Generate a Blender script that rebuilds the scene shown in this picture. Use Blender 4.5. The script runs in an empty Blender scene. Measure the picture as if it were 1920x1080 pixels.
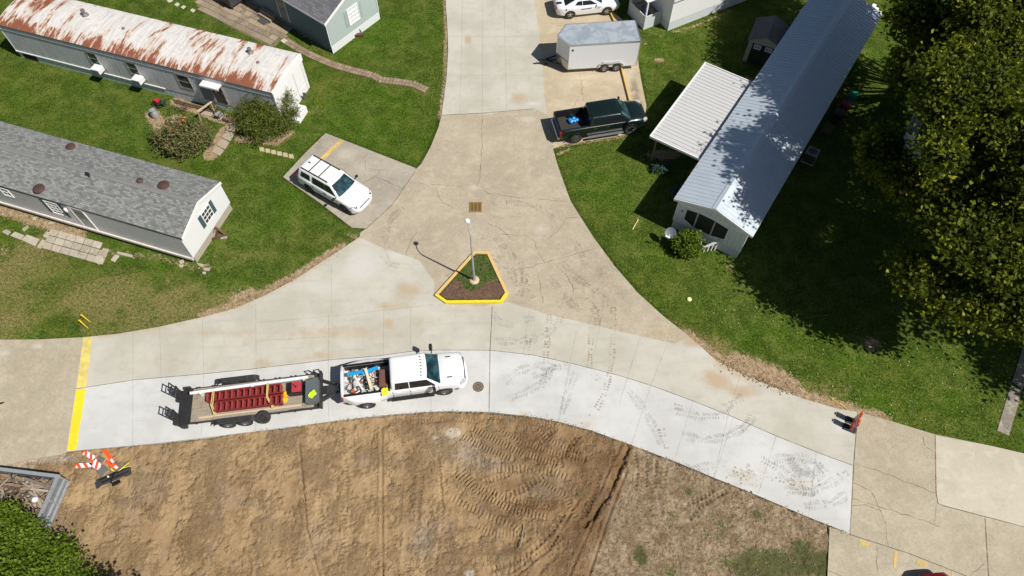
import bpy, bmesh, math, random
import numpy as np
from mathutils import Vector, Matrix, geometry
random.seed(7)
RNG = np.random.default_rng(11)
sc = bpy.context.scene
COL = sc.collection
R = math.radians

# ------------------------------------------------------------------ camera (drone, 36.5 m up, 59 degrees down)
F_PX, TH, CH = 1340.0, R(59.0), 36.5
ST, CT = math.sin(TH), math.cos(TH)
def P(x, y, h=0.0):
    u = (x-960)/F_PX; v = (y-540)/F_PX; t = (CH-h)/(ST+v*CT)
    return Vector((t*u, t*(CT-v*ST), h))
cd = bpy.data.cameras.new('camera'); cam = bpy.data.objects.new('camera', cd); COL.objects.link(cam)
cam.location = (0, 0, CH); cam.rotation_euler = (R(90)-TH, 0, 0)
cd.sensor_width = 36; cd.lens = F_PX/1920*36; cd.clip_end = 3000; cd.clip_start = 0.5
sc.camera = cam

# ------------------------------------------------------------------ light
SUN = Vector((0.69, -0.40, 1.0)).normalized()
ld = bpy.data.lights.new('sun', 'SUN'); ld.energy = 4.9; ld.angle = R(0.5); ld.color = (1.0, 0.96, 0.89)
lo = bpy.data.objects.new('sun', ld); COL.objects.link(lo)
lo.rotation_euler = (-SUN).to_track_quat('-Z', 'Y').to_euler(); lo.location = (30, -20, 60)
w = bpy.data.worlds.new('World'); sc.world = w; w.use_nodes = True
nt = w.node_tree; nt.nodes.clear()
sky = nt.nodes.new('ShaderNodeTexSky'); sky.sky_type = 'NISHITA'; sky.sun_disc = False
sky.sun_elevation = math.asin(SUN.z); sky.sun_rotation = math.atan2(SUN.x, SUN.y)
bg = nt.nodes.new('ShaderNodeBackground'); bg.inputs[1].default_value = 0.05
wo = nt.nodes.new('ShaderNodeOutputWorld')
nt.links.new(sky.outputs[0], bg.inputs[0]); nt.links.new(bg.outputs[0], wo.inputs[0])
sc.view_settings.view_transform = 'Standard'; sc.view_settings.look = 'None'
sc.view_settings.exposure = 0.15; sc.view_settings.gamma = 1

# ------------------------------------------------------------------ material helpers
class NT:
    def __init__(s, name):
        s.m = bpy.data.materials.new(name); s.m.use_nodes = True
        s.t = s.m.node_tree; s.n = s.t.nodes; s.b = s.n['Principled BSDF']
        s.tc = None
    def node(s, typ, **kw):
        n = s.n.new(typ)
        for k, v in kw.items(): setattr(n, k, v)
        return n
    def set(s, sock, v):
        if isinstance(v, bpy.types.NodeSocket): s.t.links.new(v, sock)
        elif v is not None:
            if isinstance(v, (tuple, list)) and len(v) == 3 and sock.type == 'RGBA': v = (*v, 1)
            sock.default_value = v
    def obj(s, scale=None, rot=None):
        if s.tc is None: s.tc = s.node('ShaderNodeTexCoord')
        o = s.tc.outputs['Object']
        if scale or rot:
            mp = s.node('ShaderNodeMapping')
            s.t.links.new(o, mp.inputs[0])
            if scale: mp.inputs['Scale'].default_value = scale
            if rot: mp.inputs['Rotation'].default_value = rot
            o = mp.outputs[0]
        return o
    def noise(s, scale, detail=4, rough=.55, vec=None, dist=0):
        n = s.node('ShaderNodeTexNoise'); s.set(n.inputs['Vector'], vec or s.obj())
        n.inputs['Scale'].default_value = scale; n.inputs['Detail'].default_value = detail
        n.inputs['Roughness'].default_value = rough; n.inputs['Distortion'].default_value = dist
        return n.outputs[0]
    def attr(s, name):
        a = s.node('ShaderNodeAttribute'); a.attribute_name = name; return a.outputs['Fac']
    def math(s, op, a, b=0.0, c=None, clamp=False):
        n = s.node('ShaderNodeMath', operation=op, use_clamp=clamp)
        s.set(n.inputs[0], a); s.set(n.inputs[1], b)
        if c is not None: s.set(n.inputs[2], c)
        return n.outputs[0]
    def ramp(s, x, lo, hi, a=0.0, b=1.0, smooth=True):
        n = s.node('ShaderNodeMapRange'); n.interpolation_type = 'SMOOTHSTEP' if smooth else 'LINEAR'
        s.set(n.inputs[0], x); n.inputs[1].default_value = lo; n.inputs[2].default_value = hi
        n.inputs[3].default_value = a; n.inputs[4].default_value = b
        return n.outputs[0]
    def mix(s, f, a, b, mode='MIX'):
        n = s.node('ShaderNodeMix', data_type='RGBA', blend_type=mode)
        s.set(n.inputs[0], f); s.set(n.inputs[6], a); s.set(n.inputs[7], b)
        return n.outputs[2]
    def bump(s, h, strength=.5, dist=.02):
        n = s.node('ShaderNodeBump'); s.set(n.inputs['Height'], h)
        n.inputs['Strength'].default_value = strength; n.inputs['Distance'].default_value = dist
        if s.b.inputs['Normal'].links: s.set(n.inputs['Normal'], s.b.inputs['Normal'].links[0].from_socket)
        s.t.links.new(n.outputs[0], s.b.inputs['Normal'])
    def col(s, c): s.set(s.b.inputs['Base Color'], c)
    def fin(s, rough=.7, metal=0.0, spec=None, coat=None):
        s.set(s.b.inputs['Roughness'], rough); s.b.inputs['Metallic'].default_value = metal
        if spec is not None: s.b.inputs['Specular IOR Level'].default_value = spec
        if coat: s.b.inputs['Coat Weight'].default_value = coat; s.b.inputs['Coat Roughness'].default_value = .05
        return s.m
_mc = {}
def mat(name, c, rough=.6, metal=0.0, var=.12, nscale=3.0, dirt=None, dirt_amt=.3, coat=None, bump=0, bscale=40, spec=None):
    """general painted / plain surface with a little real wear"""
    if name in _mc: return _mc[name]
    t = NT(name)
    dk = tuple(max(0, x*(1-var)) for x in c); lt = tuple(min(1, x*(1+var)) for x in c)
    col = t.mix(t.noise(nscale, 4, .6), dk, lt)
    if dirt:
        d = t.ramp(t.noise(nscale*1.7, 6, .7), .5, .75, 0, dirt_amt)
        col = t.mix(d, col, dirt)
    t.col(col)
    if bump: t.bump(t.noise(bscale, 3), bump, .01)
    _mc[name] = t.fin(rough, metal, spec, coat)
    return _mc[name]

# ------------------------------------------------------------------ mesh helpers
class MB:
    def __init__(s): s.v = []; s.f = []
    def add(s, vs, fs):
        o = len(s.v); s.v += [tuple(v) for v in vs]; s.f += [tuple(i+o for i in f) for f in fs]; return s
    def box(s, c, d, rz=0, M=None, taper=1.0):
        hx, hy, hz = d[0]/2, d[1]/2, d[2]/2
        vs = []
        for z, k in ((-hz, 1), (hz, taper)):
            for x, y in ((-hx, -hy), (hx, -hy), (hx, hy), (-hx, hy)): vs.append(Vector((x*k, y*k, z)))
        if M is None: M = Matrix.Translation(c) @ Matrix.Rotation(rz, 4, 'Z')
        else: M = Matrix.Translation(c) @ M
        vs = [M @ v for v in vs]
        return s.add(vs, [(3, 2, 1, 0), (4, 5, 6, 7), (0, 1, 5, 4), (1, 2, 6, 5), (2, 3, 7, 6), (3, 0, 4, 7)])
    def bb(s, x0, x1, y0, y1, z0, z1):
        return s.box(((x0+x1)/2, (y0+y1)/2, (z0+z1)/2), (abs(x1-x0), abs(y1-y0), abs(z1-z0)))
    def bar(s, a, b, w, h=None, up=(0, 0, 1)):
        a = Vector(a); b = Vector(b); d = b-a; L = d.length; h = h or w
        x = d.normalized(); u = Vector(up)
        if abs(x.dot(u)) > .98: u = Vector((0, 1, 0))
        y = u.cross(x).normalized(); z = x.cross(y)
        M = Matrix((x, y, z)).transposed().to_4x4()
        return s.box((a+b)/2, (L, w, h), M=M)
    def tube(s, a, b, r0, r1=None, n=10, cap=True):
        a = Vector(a); b = Vector(b); r1 = r0 if r1 is None else r1
        x = (b-a).normalized(); u = Vector((0, 0, 1)) if abs(x.z) < .9 else Vector((0, 1, 0))
        y = u.cross(x).normalized(); z = x.cross(y); vs = []
        for p, r in ((a, r0), (b, r1)):
            for i in range(n):
                t = 2*math.pi*i/n; vs.append(p+y*(r*math.cos(t))+z*(r*math.sin(t)))
        fs = [(i, (i+1) % n, n+(i+1) % n, n+i) for i in range(n)]
        if cap: fs += [tuple(range(n-1, -1, -1)), tuple(range(n, 2*n))]
        return s.add(vs, fs)
    def path(s, pts, r, n=6):
        for i in range(len(pts)-1):
            rr = r if not isinstance(r, (list, tuple)) else r[i]; r2 = r if not isinstance(r, (list, tuple)) else r[i+1]
            s.tube(pts[i], pts[i+1], rr, r2, n)
        return s
    def lathe(s, prof, n=20, c=(0, 0, 0), axis='Z', cap=True):
        vs = []; k = len(prof); c = Vector(c)
        for r, z in prof:
            for i in range(n):
                t = 2*math.pi*i/n; x, y = r*math.cos(t), r*math.sin(t)
                p = (x, y, z) if axis == 'Z' else ((x, z, y) if axis == 'Y' else (z, x, y))
                vs.append(c+Vector(p))
        fs = []
        for j in range(k-1):
            for i in range(n):
                f = (j*n+i, j*n+(i+1) % n, (j+1)*n+(i+1) % n, (j+1)*n+i)
                fs.append(f if axis != 'Y' else f[::-1])
        if cap: fs += [tuple(range(n-1, -1, -1)), tuple(range((k-1)*n, k*n))]
        return s.add(vs, fs)
    def prism(s, poly, z0, z1):
        n = len(poly); a = sum(poly[i][0]*poly[(i+1) % n][1]-poly[(i+1) % n][0]*poly[i][1] for i in range(n))
        if a < 0: poly = poly[::-1]
        return s.add([(p[0], p[1], z0) for p in poly]+[(p[0], p[1], z1) for p in poly],
                     [tuple(range(n-1, -1, -1)), tuple(range(n, 2*n))]+[(i, (i+1) % n, n+(i+1) % n, n+i) for i in range(n)])
    def plate(s, pts, nrm, t):
        """flat polygon given thickness t along nrm"""
        nrm = Vector(nrm).normalized(); pts = [Vector(p) for p in pts]; n = len(pts)
        c = Vector((0, 0, 0))
        for i in range(n): c += pts[i].cross(pts[(i+1) % n])
        if c.dot(nrm) < 0: pts = pts[::-1]
        return s.add(pts+[p+nrm*t for p in pts], [tuple(range(n-1, -1, -1)), tuple(range(n, 2*n))]+[(i, (i+1) % n, n+(i+1) % n, n+i) for i in range(n)])
    def build(s, name, m, parent=None, smooth=False, bevel=0, ang=35, loc=None, rz=0, fix=False):
        me = bpy.data.meshes.new(name); me.from_pydata(s.v, [], s.f); me.update()
        if fix:
            bm = bmesh.new(); bm.from_mesh(me); bmesh.ops.recalc_face_normals(bm, faces=bm.faces); bm.to_mesh(me); bm.free()
        if bevel:
            bm = bmesh.new(); bm.from_mesh(me)
            es = [e for e in bm.edges if len(e.link_faces) == 2 and e.calc_face_angle(0) > R(30)]
            bmesh.ops.bevel(bm, geom=es, offset=bevel, segments=2, affect='EDGES', profile=.5, clamp_overlap=True)
            bm.to_mesh(me); bm.free()
        if smooth:
            me.shade_smooth(); me.set_sharp_from_angle(angle=R(ang))
        for x in (m if isinstance(m, (list, tuple)) else [m]): me.materials.append(x)
        o = bpy.data.objects.new(name, me); COL.objects.link(o)
        if parent: o.parent = parent
        if loc is not None: o.location = loc
        if rz: o.rotation_euler.z = rz
        return o
def tag(o, label=None, cat=None, group=None, kind=None):
    if label: o['label'] = label
    if cat: o['category'] = cat
    if group: o['group'] = group
    if kind: o['kind'] = kind
    return o
def thing(name, label, cat, loc=(0, 0, 0), rz=0, group=None):
    o = bpy.data.objects.new(name, None); COL.objects.link(o); o.empty_display_size = .3
    o.location = loc; o.rotation_euler.z = rz
    return tag(o, label, cat, group)
def struct(o): o['kind'] = 'structure'; return o
def copy_tree(o, parent=None):
    c = o.copy(); COL.objects.link(c)
    if parent: c.parent = parent
    for ch in [x for x in o.children]: copy_tree(ch, c)
    return c

# ------------------------------------------------------------------ numpy noise and masks
def vnoise(X, Y, sx, sy=None, seed=0, oct=3):
    sy = sy or sx; out = np.zeros_like(X); amp = 1; tot = 0
    for o in range(oct):
        r = np.random.default_rng(seed*31+o); G = r.random((256, 256))
        x = X/sx*(2**o)+1000.3; y = Y/sy*(2**o)+1000.7
        xi = np.floor(x).astype(int); yi = np.floor(y).astype(int); fx = x-xi; fy = y-yi
        fx = fx*fx*(3-2*fx); fy = fy*fy*(3-2*fy)
        a = G[xi % 256, yi % 256]; b = G[(xi+1) % 256, yi % 256]; c = G[xi % 256, (yi+1) % 256]; d = G[(xi+1) % 256, (yi+1) % 256]
        out += amp*((a*(1-fx)+b*fx)*(1-fy)+(c*(1-fx)+d*fx)*fy); tot += amp; amp *= .5
    return out/tot*2-1
def W(pts, h=0): return [(P(x, y, h).x, P(x, y, h).y) for x, y in pts]
def seg_dist(X, Y, pl):
    """distance to a world polyline, arc length at nearest point, signed side"""
    D = np.full(X.shape, 1e9); S = np.zeros(X.shape); G = np.zeros(X.shape); s0 = 0
    for (x0, y0), (x1, y1) in zip(pl[:-1], pl[1:]):
        dx, dy = x1-x0, y1-y0; L = math.hypot(dx, dy)+1e-9
        t = np.clip(((X-x0)*dx+(Y-y0)*dy)/(L*L), 0, 1)
        ex = X-x0-t*dx; ey = Y-y0-t*dy; d = np.hypot(ex, ey); k = d < D
        D = np.where(k, d, D); S = np.where(k, s0+t*L, S); G = np.where(k, np.sign(dx*ey-dy*ex), G); s0 += L
    return D, S, G
def seg_mask(X, Y, px, wid, soft=None, h=0):
    D, _, _ = seg_dist(X, Y, W(px, h)); soft = soft or wid*.6
    return np.clip((wid+soft-D)/(2*soft), 0, 1)
def blob(X, Y, lst):
    m = np.zeros_like(X)
    for x, y, r, s in lst:
        p = P(x, y); rx, ry = (r if isinstance(r, tuple) else (r, r))
        m = np.maximum(m, s*np.exp(-(((X-p.x)/rx)**2+((Y-p.y)/ry)**2)))
    return m
def inside(X, Y, poly):
    c = np.zeros(X.shape, bool); n = len(poly)
    for i in range(n):
        x0, y0 = poly[i]; x1, y1 = poly[(i+1) % n]
        if y0 == y1: continue
        k = ((y0 > Y) != (y1 > Y)) & (X < (x1-x0)*(Y-y0)/(y1-y0)+x0)
        c ^= k
    return c
def add_attr(me, name, vals):
    a = me.attributes.new(name, 'FLOAT', 'POINT'); a.data.foreach_set('value', np.asarray(vals, dtype=np.float32).ravel())
def grid_mesh(name, xs, ys, Z, m, attrs):
    nx, ny = len(xs), len(ys); X, Y = np.meshgrid(xs, ys, indexing='ij')
    co = np.stack([X, Y, Z], -1).reshape(-1, 3).astype(np.float32)
    i, j = np.meshgrid(np.arange(nx-1), np.arange(ny-1), indexing='ij'); a = (i*ny+j).ravel()
    F = np.stack([a, a+ny, a+ny+1, a+1], -1).astype(np.int32)
    me = bpy.data.meshes.new(name); me.vertices.add(len(co)); me.vertices.foreach_set('co', co.ravel())
    me.loops.add(F.size); me.loops.foreach_set('vertex_index', F.ravel())
    me.polygons.add(len(F)); me.polygons.foreach_set('loop_start', np.arange(0, F.size, 4, dtype=np.int32))
    me.update(); me.validate(); me.shade_smooth()
    for k, v in attrs.items(): add_attr(me, k, v)
    me.materials.append(m); o = bpy.data.objects.new(name, me); COL.objects.link(o); return o
def resample(pl, d):
    out = []
    for (x0, y0), (x1, y1) in zip(pl[:-1], pl[1:]):
        L = math.hypot(x1-x0, y1-y0); n = max(1, int(L/d))
        out += [(x0+(x1-x0)*k/n, y0+(y1-y0)*k/n) for k in range(n)]
    return out+[pl[-1]]
def sheet(name, poly, z, m, attrs=None, d=.3, thick=.25, jag=0.0):
    """slab cut to a world polygon, with interior points so that wear masks can vary over it"""
    b = resample(poly+[poly[0]], d)[:-1]
    if jag: b = [(x+random.uniform(-jag, jag), y+random.uniform(-jag, jag)) for x, y in b]
    xs = [p[0] for p in b]; ys = [p[1] for p in b]
    X, Y = np.meshgrid(np.arange(min(xs), max(xs), d), np.arange(min(ys), max(ys), d), indexing='ij')
    X = X.ravel(); Y = Y.ravel(); k = inside(X, Y, b); X = X[k]; Y = Y[k]
    D, _, _ = seg_dist(X, Y, b+[b[0]]); k = D > d*.45; X = X[k]; Y = Y[k]
    V = [Vector(p) for p in b]+[Vector(p) for p in zip(X.tolist(), Y.tolist())]; nb = len(b)
    vo, eo, fo, *_ = geometry.delaunay_2d_cdt(V, [], [list(range(nb))], 1, 1e-5)
    nv = len(vo); verts = [(v.x, v.y, z) for v in vo]; faces = []
    for f in fo:
        a, b_, c = (vo[i] for i in f[:3])
        faces.append(tuple(f) if (b_-a).cross(c-a) > 0 else tuple(f[::-1]))
    cnt = {}
    for f in faces:
        for i in range(3):
            e = (f[i], f[(i+1) % 3]); cnt[e] = 1
    bd = [e for e in cnt if (e[1], e[0]) not in cnt]; low = {}
    for e in bd:
        for i in e:
            if i not in low: low[i] = len(verts); verts.append((vo[i].x, vo[i].y, z-thick))
    for a, b_ in bd: faces.append((b_, a, low[a], low[b_]))
    me = bpy.data.meshes.new(name); me.from_pydata(verts, [], faces); me.update()
    A = np.array(verts)
    if attrs:
        for kk, v in attrs(A[:, 0], A[:, 1]).items(): add_attr(me, kk, v)
    me.materials.append(m); o = bpy.data.objects.new(name, me); COL.objects.link(o)
    return struct(o)
# ================================================================== GROUND, ROADS, DIRT
# --- grass
def mk_grass():
    t = NT('lawn_grass')
    n1 = t.noise(.30, 4, .65); n2 = t.noise(1.3, 6, .75); n5 = t.noise(4, 6, .85); n6 = t.noise(7.5, 3, .9); n4 = t.noise(13, 2, .9)
    dry = t.attr('dry'); bare = t.attr('bare'); lush = t.attr('lush')
    g = t.mix(t.ramp(n2, .36, .64), (.042, .076, .010), (.104, .142, .024)); g = t.mix(t.ramp(t.noise(.16, 5, .7), .46, .60, 0, .55), g, (.100, .118, .018))
    g = t.mix(t.ramp(t.math('ADD', n1, t.math('MULTIPLY', lush, .25)), .45, .72, 0, .65), g, (.050, .118, .004))
    n8 = t.noise(.75, 5, .75, None, .4); g = t.mix(t.ramp(n8, .50, .40, 0, .6), g, (.030, .060, .006)); g = t.mix(t.ramp(n8, .52, .62, 0, .65), g, (.150, .165, .036))
    g = t.mix(t.ramp(n6, .53, .66, 0, .85), g, (.160, .210, .038))
    g = t.mix(t.ramp(n4, .55, .70, 0, .6), g, (.150, .185, .050))
    g = t.mix(t.ramp(n6, .47, .36, 0, .9), g, (.014, .034, .001))
    g = t.mix(t.ramp(n4, .46, .34, 0, .6), g, (.012, .028, .001))
    dm = t.ramp(t.math('ADD', dry, t.math('ADD', t.math('MULTIPLY', t.math('SUBTRACT', n5, .5), 1.4), t.math('MULTIPLY', t.math('SUBTRACT', n2, .5), .9))), .38, .95)
    g = t.mix(t.math('MULTIPLY', dm, .8), g, t.mix(t.ramp(n6, .38, .62), (.125, .100, .032), (.30, .25, .105)))
    soil = t.mix(t.ramp(n5, .35, .65), (.24, .165, .09), (.48, .36, .23)); soil = t.mix(t.ramp(n6, .52, .60), soil, (.20, .135, .08))
    sm = t.ramp(t.math('ADD', bare, t.math('ADD', t.math('MULTIPLY', t.math('SUBTRACT', n5, .5), 1.5), t.math('MULTIPLY', t.math('SUBTRACT', n6, .5), .9))), .45, .60)
    t.col(t.mix(sm, g, soil))
    t.bump(t.math('ADD', n6, n4), .9, .05)
    return t.fin(.95, spec=.05)
GRASS = mk_grass()
# --- dirt lot
def mk_dirt():
    t = NT('bare_dirt')
    n1 = t.noise(.45, 5, .7); n2 = t.noise(1.8, 6, .75); n3 = t.noise(5.5, 5, .85); n6 = t.noise(9, 4, .9); n4 = t.noise(16, 2, .9)
    st = t.noise(1.0, 6, .75, t.obj((.85, .12, 1), (0, 0, -.06))); st2 = None
    c = t.mix(t.ramp(n2, .34, .64), (.255, .165, .084), (.37, .255, .138))
    c = t.mix(t.ramp(st, .50, .64, 0, .6), c, (.44, .31, .175)); c = t.mix(t.ramp(st, .46, .35, 0, .65), c, (.205, .132, .072)); c = t.mix(t.ramp(n1, .50, .40, 0, .5), c, (.41, .285, .155))
    c = t.mix(t.ramp(n1, .50, .62, 0, .55), c, (.30, .215, .145))
    c = t.mix(t.attr('wet'), c, t.mix(n2, (.145, .084, .040), (.225, .136, .070)))
    c = t.mix(t.attr('gray'), c, t.mix(t.ramp(n3, .4, .6), (.23, .19, .15), (.38, .32, .26)))
    c = t.mix(t.attr('sand'), c, (.42, .31, .175))
    pale = t.ramp(t.math('ADD', t.attr('pale'), t.math('MULTIPLY', t.math('SUBTRACT', n3, .5), 1.1)), .35, .75)
    c = t.mix(pale, c, t.mix(n3, (.36, .30, .22), (.54, .47, .37)))
    scr = t.ramp(t.math('ADD', t.attr('scrub'), t.math('MULTIPLY', t.math('SUBTRACT', n2, .5), 1.3)), .42, .75)
    c = t.mix(scr, c, t.mix(t.ramp(n2, .36, .62), t.mix(t.ramp(n3, .4, .6), (.13, .088, .052), (.30, .21, .13)), t.mix(t.ramp(n3, .4, .6), (.30, .22, .135), (.50, .385, .26))))
    gm = t.ramp(t.math('ADD', t.attr('weeds'), t.math('ADD', t.math('MULTIPLY', t.math('SUBTRACT', n2, .5), 1.3), t.math('MULTIPLY', t.math('SUBTRACT', n6, .5), 1.2))), .48, .68)
    c = t.mix(t.math('MULTIPLY', gm, .85), c, t.mix(t.ramp(n6, .4, .6), (.028, .050, .010), (.10, .125, .035)))
    rg_ = t.math('ADD', t.ramp(t.noise(.55, 4, .7), .42, .58, .25, 1.0), t.math('MULTIPLY', t.attr('scrub'), .5), clamp=True); M_ = lambda x: t.math('MULTIPLY', x, rg_)
    c = t.mix(M_(t.ramp(n3, .55, .68, 0, .6)), c, (.14, .085, .042)); c = t.mix(M_(t.ramp(n6, .57, .67, 0, .7)), c, (.10, .058, .028))
    c = t.mix(M_(t.ramp(n6, .43, .34, 0, .4)), c, (.54, .40, .24)); c = t.mix(M_(t.ramp(n4, .60, .70, 0, .45)), c, (.10, .06, .03))
    t.col(c)
    t.bump(t.math('MULTIPLY', t.math('ADD', t.math('ADD', n3, n6), t.math('MULTIPLY', n2, .8)), rg_), 1.0, .09)
    return t.fin(.95, spec=.05)
DIRT = mk_dirt()
# --- concrete
def mk_conc(name, a, b, speck, stain, pale, agg=0.0, rough=.8):
    t = NT(name)
    n1 = t.noise(.28, 5, .65); n2 = t.noise(1.4, 6, .72); n3 = t.noise(6, 4, .85); n4 = t.noise(11, 3, .9); sw = t.noise(1.0, 5, .7, t.obj((.35, 2.2, 1), (0, 0, .12)))
    c = t.mix(t.ramp(n1, .38, .62), a, b); c = t.mix(t.ramp(sw, .52, .68, 0, .35), c, speck)
    c = t.mix(t.ramp(n2, .48, .78, 0, .45), c, speck)
    br = t.ramp(t.math('ADD', t.attr('brown'), t.math('MULTIPLY', t.math('SUBTRACT', n2, .5), .9)), .25, 1.0)
    c = t.mix(t.math('MULTIPLY', br, .85), c, stain)
    dk = t.ramp(t.math('ADD', t.attr('dark'), t.math('ADD', t.math('MULTIPLY', t.math('SUBTRACT', n2, .5), .7), t.math('MULTIPLY', t.math('SUBTRACT', n3, .5), .6))), .35, .95)
    c = t.mix(t.math('MULTIPLY', dk, .8), c, tuple(x*.55 for x in speck))
    pl = t.ramp(t.math('ADD', t.attr('pale'), t.math('MULTIPLY', t.math('SUBTRACT', n2, .5), .7)), .3, .9)
    c = t.mix(pl, c, pale)
    if agg:
        c = t.mix(t.ramp(n4, .52, .64, 0, agg), c, tuple(x*.5 for x in a))
        c = t.mix(t.ramp(n3, .52, .64, 0, agg), c, tuple(x*.66 for x in b)); c = t.mix(t.ramp(n2, .48, .36, 0, .5), c, tuple(min(.6, x*1.12) for x in b))
        c = t.mix(t.ramp(n4, .36, .47, agg*.9, 0), c, pale)
    else:
        c = t.mix(t.ramp(n3, .55, .75, 0, .3), c, speck); c = t.mix(t.ramp(n4, .66, .74, 0, .5), c, tuple(x*.6 for x in speck))
    t.col(c); t.bump(t.math('ADD', n4, n3), .25 if agg else .1, .015)
    return t.fin(rough, spec=.25)
C_NEW = mk_conc('fresh_white_concrete', (.49, .49, .468), (.565, .565, .545), (.43, .42, .39), (.46, .38, .27), (.60, .60, .595))
C_MID = mk_conc('dusty_new_concrete', (.435, .410, .345), (.505, .48, .415), (.37, .345, .285), (.42, .32, .20), (.53, .515, .475))
C_OLD = mk_conc('worn_tan_concrete', (.38, .322, .236), (.44, .38, .282), (.31, .265, .205), (.42, .33, .21), (.50, .46, .385), agg=.36)
C_OLD2 = mk_conc('old_tan_concrete', (.375, .325, .235), (.435, .38, .28), (.33, .285, .22), (.44, .35, .22), (.52, .48, .40), agg=.36)
C_PAD = mk_conc('parking_pad_concrete', (.43, .355, .245), (.50, .42, .30), (.36, .29, .20), (.46, .35, .21), (.57, .50, .39), agg=.25)
C_GREY = mk_conc('weathered_grey_concrete', (.33, .29, .235), (.40, .355, .285), (.25, .22, .18), (.36, .28, .18), (.46, .42, .35), agg=.35)

NORTH = [(831, -120), (835.6, 0), (839.4, 60), (840.4, 96), (837.5, 144), (833, 180), (828, 216), (905, 212), (920, 216), (935, 210), (1000, 204), (1026, 216), (1021, 180), (1017, 125), (1007.6, 41), (1000.4, 0), (990, -120)]
EDGE_R = [(1026, 216), (1035, 250), (1037, 280), (1046, 312), (1061.5, 355), (1070, 378), (1090, 410), (1113, 446), (1152, 499), (1196, 550), (1241, 591), (1288, 628)]
OLD = [(828, 216), (822, 240), (808, 275), (790, 308), (778, 320), (735, 385), (686.7, 429), (676, 437), (673.7, 445.7), (715.6, 464.7), (764, 481), (786, 489), (815, 530), (812, 556), (840, 572), (905, 575), (953, 567), (1024.4, 589.6), (1125, 613), (1166.7, 623.7), (1263, 645), (1284, 636)] + EDGE_R[::-1] + [(1000, 204), (935, 210), (920, 216), (905, 212)]
JOINT = [(143.5, 730), (150, 729), (252, 713), (380, 702), (474, 692.6), (615, 676), (710, 668), (767, 660), (818.6, 657), (919, 657.5), (1000, 666.5), (1070, 681.6), (1159.5, 704.4), (1220, 723.4), (1290, 749), (1364.5, 778.4), (1455.6, 818.3), (1530, 848), (1598, 873.4)]
LOW = [(126, 847), (300, 831), (400, 819), (480, 809), (560, 799), (640, 788), (700, 781), (770, 774.5), (840, 771), (920, 773), (1000, 782), (1049, 791.7), (1110, 808), (1174.6, 831.6), (1265.8, 865.8), (1338, 896), (1400, 921), (1457.5, 945.5), (1520, 972), (1593, 1001)]
TOPC = [(157, 633), (219, 627), (296, 614), (382, 595), (444, 578.5), (500, 553), (547.7, 528), (602, 493), (640, 468), (673.7, 445.7)]
NEARI = [(673.7, 445.7), (715.6, 464.7), (764, 481), (786, 489), (815, 530), (812, 556), (840, 572), (905, 575), (953, 567), (1024.4, 589.6), (1125, 613), (1166.7, 623.7), (1263, 645), (1284, 636), (1288, 628)]
TOPR = [(1288, 628), (1343.6, 677.8), (1380, 696), (1417.6, 713.9), (1505, 748), (1569.5, 767), (1607.4, 772.7)]
MIDLANE = TOPC+NEARI[1:]+TOPR[1:]+[(1598, 873.4)]+JOINT[::-1][1:-1]+[(143.5, 730)]
LOWLANE = JOINT+LOW[::-1]
WEST = [(-900, 600), (-150, 640), (0, 637.5), (75, 637), (157, 633), (143.5, 730), (126.5, 847), (120, 852), (60, 862), (0, 876), (-200, 900), (-900, 900)]
EAST = [(1607.4, 772.7), (1680, 793), (1752, 815), (1855, 836), (1920, 851), (2100, 900), (2700, 1060), (2500, 1750), (1551, 1750), (1552, 1200), (1551, 1080), (1555, 988), (1593, 1001), (1598, 873.4)]
DRIVE = [(610.7, 250), (780, 316), (778.5, 320.6), (735, 385), (686.7, 429), (659, 427), (600, 381), (531, 332.6), (570, 290)]
PAD = [(990, -120), (1000.4, 0), (1007.6, 41), (1017, 125), (1021, 180), (1026, 216), (1035, 250), (1037, 279), (1060, 270), (1120, 262), (1172, 253), (1206, 235), (1212, 199), (1201.6, 148.5), (1197, 120), (1192, 60), (1150, 23), (1135, -20), (1120, -120)]

def a_mid(X, Y):
    return {'brown': np.clip(.12+blob(X, Y, [(640, 625, (4.5, .5), .6), (300, 680, (4, .5), .35), (1100, 660, (3, .6), .3), (420, 625, (4, .4), .5), (540, 640, (4, .4), .35), (765, 545, (.9, .7), .75), (735, 575, (1.6, .35), .6), (600, 668, (1.6, .35), .6), (490, 684, (.9, .35), .6), (1345, 715, (.9, .6), .9), (1390, 735, (1.0, .5), .8), (1330, 700, .5, .7), (730, 607, .4, .8), (1300, 640, .7, .7), (1355, 690, .6, .6), (800, 600, (2.5, .5), .35), (1380, 705, (1.6, .4), .5)])
                     + .55*seg_mask(X, Y, TOPC, .25, .35)+.35*seg_mask(X, Y, TOPR, .1, .35), 0, 1),
            'dark': blob(X, Y, [(925, 625, (.4, 1.2), .35), (1020, 640, (.8, 1), .3), (1480, 780, (2.5, .5), .2), (1250, 680, (1.5, .8), .25), (600, 610, (6, .3), .3), (420, 640, (7, .35), .25), (1385, 730, .6, .2)]),
            'pale': blob(X, Y, [(680, 500, (1.6, 1.6), .8), (610, 540, (2.5, .7), .6), (740, 480, (.9, .5), .7), (760, 590, (1, .4), .5), (720, 520, (2, .8), .5), (1310, 660, (1.2, .5), .8), (1320, 690, (1.4, .4), .6), (1580, 800, (.8, .6), .9), (1050, 620, (1.5, .4), .5), (1120, 640, (1.3, .6), .4), (1430, 735, (1.6, .3), .4), (1225, 655, (1.5, .4), .4)])}
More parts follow.
